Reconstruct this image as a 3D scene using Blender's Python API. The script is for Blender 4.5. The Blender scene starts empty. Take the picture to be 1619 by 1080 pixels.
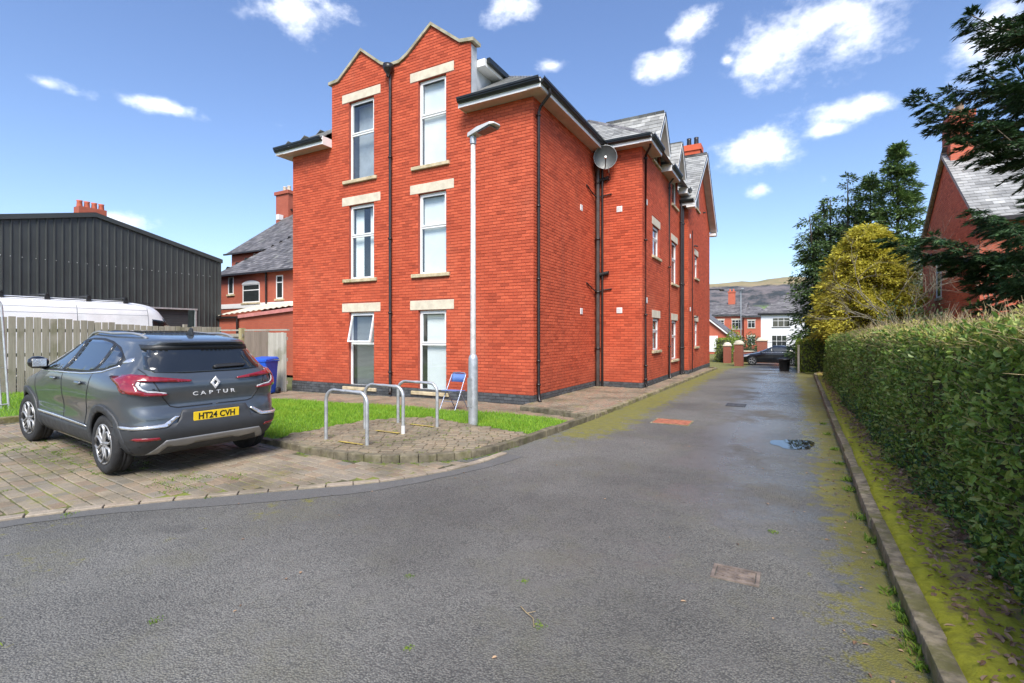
import bpy, bmesh, math, random
import numpy as np
from mathutils import Vector, Matrix
from mathutils.bvhtree import BVHTree
from mathutils.geometry import delaunay_2d_cdt

random.seed(7); RNG = np.random.default_rng(7)
SC = bpy.context.scene; COL = SC.collection
R = math.radians

# ------------------------------------------------------------------ node helpers
def node(nt, t, ins=None, **props):
    n = nt.nodes.new(t)
    for k, v in props.items(): setattr(n, k, v)
    for k, v in (ins or {}).items():
        s = n.inputs[k]
        if isinstance(v, bpy.types.NodeSocket): nt.links.new(v, s)
        else: s.default_value = v
    return n
def mth(nt, op, a, b=None, c=None, clamp=False):
    ins = {0: a}
    if b is not None: ins[1] = b
    if c is not None: ins[2] = c
    return node(nt, 'ShaderNodeMath', ins, operation=op, use_clamp=clamp).outputs[0]
def col4(c): return (c[0], c[1], c[2], 1.0)
def mixc(nt, f, a, b, blend='MIX'):
    a = col4(a) if isinstance(a, tuple) else a
    b = col4(b) if isinstance(b, tuple) else b
    n = nt.nodes.new('ShaderNodeMix'); n.data_type = 'RGBA'; n.blend_type = blend
    for s, v in ((n.inputs[0], f), (n.inputs[6], a), (n.inputs[7], b)):
        if isinstance(v, bpy.types.NodeSocket): nt.links.new(v, s)
        else: s.default_value = v
    return n.outputs[2]
def rng(nt, v, a, b, c=0.0, d=1.0, smooth=True):
    return node(nt, 'ShaderNodeMapRange', {0: v, 1: a, 2: b, 3: c, 4: d}, interpolation_type='SMOOTHSTEP' if smooth else 'LINEAR').outputs[0]
def noise(nt, vec, scale, detail=3, rough=.55):
    return node(nt, 'ShaderNodeTexNoise', {'Vector': vec, 'Scale': scale, 'Detail': detail, 'Roughness': rough}).outputs[0]

# ------------------------------------------------------------------ camera, sky, sun, exposure
cam_d = bpy.data.cameras.new('camera'); cam = bpy.data.objects.new('camera', cam_d); COL.objects.link(cam)
cam.location = (0, 0, 1.6); cam.rotation_euler = (R(90), 0, R(28.7))
cam_d.sensor_width = 36; cam_d.lens = 795.0/1619*36; cam_d.shift_y = -10/1619; cam_d.clip_end = 9000; cam_d.clip_start = .05
SC.camera = cam
SUN_AZ, SUN_EL = 150.0, 49.0       # compass-like: 0 = +Y, clockwise towards +X
world = bpy.data.worlds.new('World'); SC.world = world; world.use_nodes = True
nt = world.node_tree; nt.nodes.clear()
sky = node(nt, 'ShaderNodeTexSky', sky_type='NISHITA', sun_disc=False, sun_elevation=R(SUN_EL), sun_rotation=R(SUN_AZ), altitude=50, air_density=1.0, dust_density=1.0, ozone_density=3.2)
dirv = node(nt, 'ShaderNodeTexCoord').outputs['Generated']
dirn = node(nt, 'ShaderNodeVectorMath', {0: dirv}, operation='NORMALIZE').outputs[0]
CLOUDS = [(-0.677,0.532,0.508,0.075,0.032),(-0.393,0.74,0.546,0.044,0.023),(-0.891,0.296,0.346,0.033,0.012),(-0.834,0.427,0.349,0.037,0.011),(-0.362,0.804,0.471,0.024,0.011),(-0.183,0.869,0.46,0.062,0.024),(-0.14,0.855,0.499,0.036,0.034),(0.0,0.892,0.452,0.085,0.047),(0.07,0.89,0.451,0.103,0.05),(-0.086,0.889,0.449,0.012,0.01),(0.102,0.932,0.348,0.058,0.017),(-0.047,0.947,0.317,0.056,0.04),(-0.043,0.967,0.251,0.02,0.011),(0.053,0.943,0.328,0.03,0.012),(-0.9,0.398,0.177,0.044,0.022),(0.25,0.887,0.389,0.05,0.041)]
_r = random.Random(4)
for k in range(34):                 # the sky goes on behind the camera with the same scattered cumulus
    az = R(_r.uniform(60, 258)); el = R(_r.uniform(10, 70)); a = _r.uniform(.06, .17)
    CLOUDS.append((math.sin(az)*math.cos(el), math.cos(az)*math.cos(el), math.sin(el), a, a*.5))
acc = None
for (x, y, z, a, b) in CLOUDS:
    c = Vector((x, y, z)).normalized(); u = Vector((c.y, -c.x, 0)).normalized(); v = u.cross(c)
    du = node(nt, 'ShaderNodeVectorMath', {0: dirn, 1: tuple(u/a)}, operation='DOT_PRODUCT').outputs['Value']
    dv = node(nt, 'ShaderNodeVectorMath', {0: dirn, 1: tuple(v/b)}, operation='DOT_PRODUCT').outputs['Value']
    r2 = mth(nt, 'ADD', mth(nt, 'MULTIPLY', du, du), mth(nt, 'MULTIPLY', dv, dv))
    f = mth(nt, 'SUBTRACT', 1.0, mth(nt, 'POWER', r2, .5))
    acc = f if acc is None else mth(nt, 'SMOOTH_MAX', acc, f, .25)
wp = node(nt, 'ShaderNodeVectorMath', {0: dirn, 1: (1, 1, 1.5)}, operation='MULTIPLY').outputs[0]
n1 = noise(nt, wp, 11, 8, .62); n2 = noise(nt, wp, 4.2, 3, .5)
dens = mth(nt, 'ADD', mth(nt, 'MAXIMUM', acc, -.9), mth(nt, 'ADD', mth(nt, 'MULTIPLY', mth(nt, 'SUBTRACT', n1, .5), 3.9), mth(nt, 'MULTIPLY', mth(nt, 'SUBTRACT', n2, .5), 1.0)))
cm = rng(nt, dens, -.22, 1.55)
upz = node(nt, 'ShaderNodeSeparateXYZ', {0: dirn}).outputs[2]
cm = mth(nt, 'MULTIPLY', mth(nt, 'MULTIPLY', cm, rng(nt, upz, .04, .16)), .93)
shade = rng(nt, n2, .3, .75, .86, 1.06)
ccol = mixc(nt, 1.0, (8.8, 8.9, 9.2), node(nt, 'ShaderNodeCombineXYZ', {0: shade, 1: shade, 2: shade}).outputs[0], 'MULTIPLY')
skyc = sky.outputs[0]
hsv = node(nt, 'ShaderNodeHueSaturation', {'Hue': .507, 'Saturation': 1.06, 'Value': .98, 'Color': skyc})
fin = mixc(nt, cm, hsv.outputs[0], ccol)
world.cycles.sampling_method = 'MANUAL'; world.cycles.sample_map_resolution = 512
bg = node(nt, 'ShaderNodeBackground', {'Color': fin, 'Strength': 0.125})
nt.links.new(bg.outputs[0], node(nt, 'ShaderNodeOutputWorld').inputs[0])
sun_d = bpy.data.lights.new('sun', 'SUN'); sun = bpy.data.objects.new('sun', sun_d); COL.objects.link(sun)
sun_d.energy = 3.0; sun_d.angle = R(25); sun_d.color = (1.0, .95, .87)
sdir = Vector((math.sin(R(SUN_AZ))*math.cos(R(SUN_EL)), math.cos(R(SUN_AZ))*math.cos(R(SUN_EL)), math.sin(R(SUN_EL))))
sun.rotation_euler = sdir.to_track_quat('Z', 'Y').to_euler()
vs = SC.view_settings; vs.view_transform = 'Standard'; vs.look = 'None'; vs.gamma = 1; vs.use_curve_mapping = False
vs.exposure = 0.95
SC.cycles.max_bounces = 6; SC.cycles.diffuse_bounces = 3; SC.cycles.glossy_bounces = 3; SC.cycles.transmission_bounces = 4; SC.cycles.transparent_max_bounces = 8
SC.cycles.use_denoising = True; SC.cycles.caustics_reflective = False; SC.cycles.caustics_refractive = False

# ------------------------------------------------------------------ object helpers
def wm(o):
    m = o.matrix_basis.copy()
    return m if o.parent is None else wm(o.parent) @ o.matrix_parent_inverse @ m
def put(o, parent=None, world=False):
    COL.objects.link(o)
    if parent is not None:
        o.parent = parent
        if world: o.matrix_parent_inverse = wm(parent).inverted()
    return o
def tag(o, label=None, cat=None, group=None, kind=None):
    for k, v in (('label', label), ('category', cat), ('group', group), ('kind', kind)):
        if v: o[k] = v
    return o
def thing(name, label, cat, loc=(0, 0, 0), rz=0, group=None):
    o = bpy.data.objects.new(name, None); o.empty_display_size = .2
    o.location = loc; o.rotation_euler = (0, 0, rz); COL.objects.link(o)
    return tag(o, label, cat, group)
def copy_tree(o, parent=None):
    c = o.copy(); COL.objects.link(c); c.parent = parent
    for ch in list(o.children): copy_tree(ch, c)
    return c
def np_mesh(name, V, F, smooth=False):
    """V (n,3); F (m,k) one polygon size"""
    V = np.ascontiguousarray(V, dtype=np.float32); F = np.ascontiguousarray(F, dtype=np.int32)
    me = bpy.data.meshes.new(name); me.vertices.add(len(V)); me.vertices.foreach_set('co', V.ravel())
    m, k = F.shape
    me.loops.add(m*k); me.loops.foreach_set('vertex_index', F.ravel())
    me.polygons.add(m); me.polygons.foreach_set('loop_start', np.arange(0, m*k, k, dtype=np.int32))
    me.polygons.foreach_set('use_smooth', np.full(m, bool(smooth)))
    me.update(calc_edges=True)
    return me
def np_obj(name, V, F, material, parent=None, smooth=False, world=True):
    me = np_mesh(name, V, F, smooth); me.materials.append(material)
    return put(bpy.data.objects.new(name, me), parent, world)

class MB:
    def __init__(s): s.v = []; s.f = []; s.sm = []
    def add(s, vs, fs, smooth=False):
        b = len(s.v); s.v += [tuple(p) for p in vs]
        for f in fs: s.f.append([b+i for i in f]); s.sm.append(smooth)
        return s
    def box(s, x0, x1, y0, y1, z0, z1):
        return s.add([(x0,y0,z0),(x1,y0,z0),(x1,y1,z0),(x0,y1,z0),(x0,y0,z1),(x1,y0,z1),(x1,y1,z1),(x0,y1,z1)],
                     [(0,3,2,1),(4,5,6,7),(0,1,5,4),(1,2,6,5),(2,3,7,6),(3,0,4,7)])
    def obox(s, c, ux, uy, uz):
        c, ux, uy, uz = Vector(c), Vector(ux), Vector(uy), Vector(uz)
        p = [c+a*ux+b*uy+d*uz for d in (-1, 1) for a, b in ((-1,-1),(1,-1),(1,1),(-1,1))]
        return s.add(p, [(0,3,2,1),(4,5,6,7),(0,1,5,4),(1,2,6,5),(2,3,7,6),(3,0,4,7)])
    def prism(s, pts, d):
        """pts: planar polygon in 3D (ccw seen from the side the faces look to), extruded by vector d"""
        n = len(pts); d = Vector(d); a = [Vector(p) for p in pts]; b = [p+d for p in a]
        return s.add(a+b, [list(range(n))[::-1], [n+i for i in range(n)]] + [(i, (i+1) % n, n+(i+1) % n, n+i) for i in range(n)])
    def poly(s, pts): return s.add(pts, [list(range(len(pts)))])
    def tube(s, pts, r, n=8, cap=True, smooth=True):
        pts = [Vector(p) for p in pts]; m = len(pts); rs = r if isinstance(r, (list, tuple)) else [r]*m
        ring = []; up = None
        for i, p in enumerate(pts):
            t = (pts[min(i+1, m-1)]-pts[max(i-1, 0)]).normalized()
            if up is None: up = Vector((0, 0, 1)) if abs(t.z) < .9 else Vector((1, 0, 0))
            a = t.cross(up)
            if a.length < 1e-4: a = t.cross(Vector((0, 1, 0)))
            a.normalize(); b = t.cross(a); up = -b if False else up
            ring.append([p+(a*math.cos(2*math.pi*k/n)+b*math.sin(2*math.pi*k/n))*rs[i] for k in range(n)])
        vs = [q for rr in ring for q in rr]
        fs = [(i*n+k, i*n+(k+1) % n, (i+1)*n+(k+1) % n, (i+1)*n+k) for i in range(m-1) for k in range(n)]
        s.add(vs, fs, smooth)
        if cap:
            s.add(ring[0], [list(range(n))]); s.add(ring[-1], [list(range(n))[::-1]])
        return s
    def lathe(s, prof, n=24, axis='z', c=(0, 0, 0), smooth=True):
        """prof: (radius, height along axis)"""
        vs = []
        for (r, h) in prof:
            for k in range(n):
                a = 2*math.pi*k/n; u, w = r*math.cos(a), r*math.sin(a)
                p = (u, w, h) if axis == 'z' else ((h, u, w) if axis == 'x' else (w, h, u))
                vs.append((p[0]+c[0], p[1]+c[1], p[2]+c[2]))
        m = len(prof)
        return s.add(vs, [(i*n+k, i*n+(k+1) % n, (i+1)*n+(k+1) % n, (i+1)*n+k) for i in range(m-1) for k in range(n)], smooth)
    def build(s, name, material, parent=None, world=False, bevel=0, seg=1):
        me = bpy.data.meshes.new(name); me.from_pydata(s.v, [], s.f); me.polygons.foreach_set('use_smooth', s.sm)
        if material: me.materials.append(material)
        bm = bmesh.new(); bm.from_mesh(me); bmesh.ops.recalc_face_normals(bm, faces=bm.faces)
        if bevel:
            bmesh.ops.bevel(bm, geom=[e for e in bm.edges if len(e.link_faces) == 2 and e.calc_face_angle(0) > .5], offset=bevel, segments=seg, affect='EDGES', profile=.6)
        bm.to_mesh(me); bm.free()
        return put(bpy.data.objects.new(name, me), parent, world)
def B(name, material, parent, *dims, world=True, bevel=0):
    return MB().box(*dims).build(name, material, parent, world, bevel)
def text_mesh(name, body, size, material, parent, extrude=.002, spacing=1.0, bold=0.0):
    cu = bpy.data.curves.new(name, 'FONT'); cu.body = body; cu.size = size; cu.extrude = extrude; cu.align_x = 'CENTER'; cu.align_y = 'CENTER'
    cu.space_character = spacing; cu.offset = bold; cu.resolution_u = 3
    t = bpy.data.objects.new(name+'_tmp', cu); COL.objects.link(t)
    dg = bpy.context.evaluated_depsgraph_get(); me = bpy.data.meshes.new_from_object(t.evaluated_get(dg))
    bpy.data.objects.remove(t); me.materials.clear(); me.materials.append(material); me.name = name
    return put(bpy.data.objects.new(name, me), parent)
def sstep(a, b, x):
    t = np.clip((np.asarray(x, float)-a)/(b-a), 0, 1); return t*t*(3-2*t)

# ------------------------------------------------------------------ materials
def new_mat(name):
    m = bpy.data.materials.new(name); m.use_nodes = True; nt = m.node_tree; nt.nodes.clear()
    out = node(nt, 'ShaderNodeOutputMaterial'); p = node(nt, 'ShaderNodeBsdfPrincipled'); nt.links.new(p.outputs[0], out.inputs[0])
    return m, nt, p, out
def L(nt, a, b): nt.links.new(a, b)
def rnd(nt):
    a = node(nt, 'ShaderNodeNewGeometry').outputs['Random Per Island']; b = node(nt, 'ShaderNodeObjectInfo').outputs['Random']
    return mth(nt, 'FRACT', mth(nt, 'ADD', a, b))
def mat(name, c, rough=.6, metal=0.0, var=.12, vs=4.0, c2=None, bump=0.0, bs=60.0, rand=0.0, coat=0.0, spec=.5, stain=None, stain_s=1.5, stain_t=.55):
    m, nt, p, out = new_mat(name)
    pos = node(nt, 'ShaderNodeNewGeometry').outputs['Position']
    nz = noise(nt, pos, vs, 5, .6)
    lo = tuple(x*(1-var) for x in c); hi = tuple(min(x*(1+var), 1) for x in (c2 or c))
    cc = mixc(nt, rng(nt, nz, .3, .7), lo, hi)
    if stain:
        cc = mixc(nt, mth(nt, 'MULTIPLY', rng(nt, noise(nt, pos, stain_s, 6, .65), stain_t, stain_t+.18), .75), cc, stain)
    if rand:
        k = rng(nt, rnd(nt), 0, 1, 1-rand, 1+rand, False)
        cc = mixc(nt, 1.0, cc, node(nt, 'ShaderNodeCombineXYZ', {0: k, 1: k, 2: k}).outputs[0], 'MULTIPLY')
    L(nt, cc, p.inputs['Base Color'])
    L(nt, rng(nt, noise(nt, pos, vs*2.3, 3), .3, .7, max(rough-.08, .02), min(rough+.08, 1)), p.inputs['Roughness'])
    p.inputs['Metallic'].default_value = metal; p.inputs['Coat Weight'].default_value = coat; p.inputs['Coat Roughness'].default_value = .03
    p.inputs['Specular IOR Level'].default_value = spec
    if bump:
        b = node(nt, 'ShaderNodeBump', {'Height': noise(nt, pos, bs, 3), 'Strength': bump, 'Distance': .01}); L(nt, b.outputs[0], p.inputs['Normal'])
    return m
def leaf_mat(name, cols, rough=.5, trans=.25, patch=None, patch_s=1.2):
    """cols: list of leaf colours picked per leaf"""
    m, nt, p, out = new_mat(name)
    r = rnd(nt); cr = node(nt, 'ShaderNodeValToRGB', {0: r}); e = cr.color_ramp
    while len(e.elements) < len(cols): e.elements.new(.5)
    for i, c in enumerate(cols): e.elements[i].position = i/(len(cols)-1); e.elements[i].color = col4(c)
    cc = cr.outputs[0]
    pos = node(nt, 'ShaderNodeNewGeometry').outputs['Position']
    if patch: cc = mixc(nt, rng(nt, noise(nt, pos, patch_s, 3), .5, .68, 0, .8), cc, patch)
    L(nt, cc, p.inputs['Base Color']); p.inputs['Roughness'].default_value = rough; p.inputs['Specular IOR Level'].default_value = .35
    t = node(nt, 'ShaderNodeBsdfTranslucent', {'Color': cc}); mx = node(nt, 'ShaderNodeMixShader', {0: trans})
    L(nt, p.outputs[0], mx.inputs[1]); L(nt, t.outputs[0], mx.inputs[2]); L(nt, mx.outputs[0], out.inputs[0])
    return m
def glass_mat(name, tint=(.9, .95, .96), rough=.01, dark=.0):
    m, nt, p, out = new_mat(name)
    tr = node(nt, 'ShaderNodeBsdfTransparent', {'Color': col4(tuple(t*(1-dark) for t in tint))}); gl = node(nt, 'ShaderNodeBsdfGlossy', {'Color': (1, 1, 1, 1), 'Roughness': rough})
    fc = node(nt, 'ShaderNodeLayerWeight', {'Blend': .5}).outputs['Facing']; f = mth(nt, 'MULTIPLY_ADD', mth(nt, 'POWER', fc, 4.0), .75, .13, clamp=True)
    mx = node(nt, 'ShaderNodeMixShader', {0: f}); L(nt, tr.outputs[0], mx.inputs[1]); L(nt, gl.outputs[0], mx.inputs[2]); L(nt, mx.outputs[0], out.inputs[0])
    return m
def brick_mat(name, c, c2, joint=False):
    m, nt, p, out = new_mat(name)
    pos = node(nt, 'ShaderNodeNewGeometry').outputs['Position']
    r = rnd(nt); cr = node(nt, 'ShaderNodeValToRGB', {0: r}); e = cr.color_ramp; e.elements.new(.12); e.elements.new(.9)
    d = tuple(x*.72 for x in c)
    for i, (q, cc) in enumerate(((0, d), (.15, c), (.8, c2), (1, tuple(x*1.12 for x in c2)))): e.elements[i].position = q; e.elements[i].color = col4(cc)
    base = mixc(nt, rng(nt, noise(nt, pos, 1.1, 4), .3, .7, 0, .35), cr.outputs[0], tuple(x*.8 for x in c))
    base = mixc(nt, rng(nt, noise(nt, pos, 55, 3), .35, .75, 0, .3), base, tuple(x*.6 for x in c))
    sv = node(nt, 'ShaderNodeVectorMath', {0: pos, 1: (2.6, 2.6, .28)}, operation='MULTIPLY').outputs[0]
    base = mixc(nt, rng(nt, noise(nt, sv, 1.0, 5, .65), .52, .74, 0, .32), base, (.30, .075, .045))
    base = mixc(nt, rng(nt, noise(nt, pos, .42, 4, .6), .5, .72, 0, .28), base, (.66, .2, .11))
    zc = node(nt, 'ShaderNodeSeparateXYZ', {0: pos}).outputs[2]
    dm = mth(nt, 'ADD', zc, mth(nt, 'MULTIPLY', mth(nt, 'SUBTRACT', noise(nt, pos, 1.9, 4), .5), 1.5))
    base = mixc(nt, rng(nt, dm, 1.0, .25, 0, .3), base, (.26, .07, .04))
    L(nt, base, p.inputs['Base Color']); p.inputs['Roughness'].default_value = .78; p.inputs['Specular IOR Level'].default_value = .3
    b = node(nt, 'ShaderNodeBump', {'Height': noise(nt, pos, 120, 4), 'Strength': .35, 'Distance': .006}); L(nt, b.outputs[0], p.inputs['Normal'])
    return m
def brick_tex_mat(name, c, c2, mortar, ax='x'):
    """far brickwork whose pieces cannot be told apart"""
    m, nt, p, out = new_mat(name)
    pos = node(nt, 'ShaderNodeNewGeometry').outputs['Position']; sp = node(nt, 'ShaderNodeSeparateXYZ', {0: pos})
    hx = mth(nt, 'ADD', sp.outputs[0], sp.outputs[1])
    v = node(nt, 'ShaderNodeCombineXYZ', {0: hx, 1: sp.outputs[2], 2: 0.0}).outputs[0]
    bt = node(nt, 'ShaderNodeTexBrick', {'Vector': v, 'Color1': col4(c), 'Color2': col4(c2), 'Mortar': col4(mortar), 'Scale': 1.0, 'Mortar Size': .010, 'Brick Width': .225, 'Row Height': .075, 'Bias': -.1})
    cc = mixc(nt, rng(nt, noise(nt, pos, .8, 4), .3, .7, 0, .4), bt.outputs[0], tuple(x*.7 for x in c))
    L(nt, cc, p.inputs['Base Color']); p.inputs['Roughness'].default_value = .8
    return m

MT = dict(
    brick=brick_mat('red_brick', (.51, .089, .040), (.61, .119, .054)),
    mortar=mat('mortar', (.34, .070, .041), .9, var=.2, vs=14),
    plinth=mat('engineering_brick', (.075, .08, .085), .6, rand=.3, var=.25, vs=9, bump=.2),
    stone=mat('cast_stone', (.62, .55, .43), .8, var=.12, vs=5, stain=(.5, .44, .3), stain_s=3, stain_t=.6, bump=.15, bs=90),
    stone_s=mat('sill_stone', (.52, .43, .28), .8, var=.2, vs=6, stain=(.24, .2, .07), stain_s=4, stain_t=.5, bump=.2, bs=80),
    coping=mat('coping_stone', (.36, .33, .24), .85, var=.25, vs=5, stain=(.2, .19, .07), stain_s=3, stain_t=.5, bump=.3),
    upvc=mat('white_upvc', (.8, .8, .79), .35, var=.04, vs=3),
    soffit=mat('soffit_board', (.5, .45, .4), .6, var=.1),
    gutter=mat('black_gutter', (.012, .015, .014), .35, var=.2),
    pipe=mat('brown_black_pipe', (.018, .013, .012), .35, var=.3),
    slate=mat('slate', (.3, .3, .285), .55, rand=.28, var=.2, vs=3, bump=.25, bs=40, stain=(.28, .28, .25), stain_s=2),
    slate_old=mat('old_slate', (.125, .118, .118), .6, rand=.4, var=.3, vs=2, bump=.3, bs=30, stain=(.22, .22, .19), stain_s=1.2),
    cheek=mat('lead_grey_cladding', (.42, .44, .46), .5, var=.15, vs=3),
    glass=glass_mat('window_glass'),
    darkglass=glass_mat('tinted_glass', (.5, .52, .55), .01, .75),
    blind=mat('white_blind', (.86, .87, .86), .8, var=.03),
    room=mat('dim_room', (.12, .12, .12), .9, var=.2),
    galv=mat('galvanised_steel', (.5, .52, .53), .42, metal=.55, var=.16, vs=9, stain=(.36, .37, .37), stain_s=6),
    concrete=mat('kerb_concrete', (.24, .2, .13), .95, var=.45, vs=12, bump=1.0, bs=38, stain=(.13, .125, .03), stain_s=4, stain_t=.44, rand=.18),
    sett=mat('kerb_sett', (.15, .13, .085), .9, var=.35, vs=8, bump=.6, bs=40, stain=(.1, .1, .03), stain_s=5, stain_t=.5, rand=.2),
    wood=None, black=mat('black_plastic', (.018, .019, .02), .5, var=.15),
    cladding=mat('anthracite_cladding', (.045, .05, .049), .45, var=.1, vs=1.2),
)
# weathered timber boards
def wood_mat(name, c, c2):
    m, nt, p, out = new_mat(name)
    pos = node(nt, 'ShaderNodeNewGeometry').outputs['Position']; sv = node(nt, 'ShaderNodeVectorMath', {0: pos, 1: (30, 30, 2.2)}, operation='MULTIPLY').outputs[0]
    g = noise(nt, sv, 1.0, 5, .65); k = rnd(nt)
    cc = mixc(nt, rng(nt, g, .3, .7), c, c2)
    cc = mixc(nt, mth(nt, 'MULTIPLY', k, .45), cc, tuple(x*.55 for x in c))
    cc = mixc(nt, rng(nt, noise(nt, pos, 1.6, 5), .52, .7, 0, .55), cc, (.13, .13, .06))
    L(nt, cc, p.inputs['Base Color']); p.inputs['Roughness'].default_value = .85
    b = node(nt, 'ShaderNodeBump', {'Height': g, 'Strength': .4, 'Distance': .01}); L(nt, b.outputs[0], p.inputs['Normal'])
    return m
MT['wood'] = wood_mat('weathered_board', (.28, .255, .2), (.39, .36, .295)); MT['wood_pale'] = wood_mat('grey_board', (.4, .37, .31), (.5, .47, .4))

def paver_mat(name, cols, joint=(.1, .09, .05), moss=.5):
    m, nt, p, out = new_mat(name)
    pos = node(nt, 'ShaderNodeNewGeometry').outputs['Position']; r = rnd(nt)
    cr = node(nt, 'ShaderNodeValToRGB', {0: r}); e = cr.color_ramp
    while len(e.elements) < len(cols): e.elements.new(.5)
    for i, c in enumerate(cols): e.elements[i].position = i/(len(cols)-1); e.elements[i].color = col4(c)
    cc = mixc(nt, rng(nt, noise(nt, pos, 22, 5, .65), .35, .7, 0, .6), cr.outputs[0], (.22, .19, .135))
    cc = mixc(nt, rng(nt, noise(nt, pos, 1.3, 4), .42, .68, 0, .75), cc, (.115, .1, .065))
    cc = mixc(nt, rng(nt, mth(nt, 'ADD', mth(nt, 'MULTIPLY', noise(nt, pos, 1.7, 4), .75), mth(nt, 'MULTIPLY', noise(nt, pos, 26, 4), .4)), .66, .76, 0, moss), cc, (.2, .19, .03))
    L(nt, cc, p.inputs['Base Color']); L(nt, rng(nt, noise(nt, pos, 2, 3), .35, .65, .55, .9), p.inputs['Roughness'])
    b = node(nt, 'ShaderNodeBump', {'Height': noise(nt, pos, 70, 4, .7), 'Strength': .7, 'Distance': .01}); L(nt, b.outputs[0], p.inputs['Normal'])
    return m
MT['paver'] = paver_mat('block_paver', [(.235, .165, .115), (.31, .23, .155), (.25, .215, .17), (.33, .265, .185), (.195, .175, .145)], moss=.45)
MT['cobble'] = paver_mat('mossy_cobble', [(.23, .18, .115), (.29, .225, .145), (.2, .17, .12), (.26, .205, .13)], moss=.85)
MT['pathpave'] = paver_mat('path_paver', [(.25, .155, .11), (.31, .215, .145), (.22, .18, .13), (.27, .21, .14)], moss=.5)
MT['edge'] = paver_mat('edge_block', [(.38, .3, .22), (.34, .28, .22), (.42, .35, .26)], moss=.25)
MT['jointsand'] = mat('mossy_joint_sand', (.07, .065, .035), .95, var=.4, vs=12, stain=(.2, .23, .03), stain_s=1.6, stain_t=.44)

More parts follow.
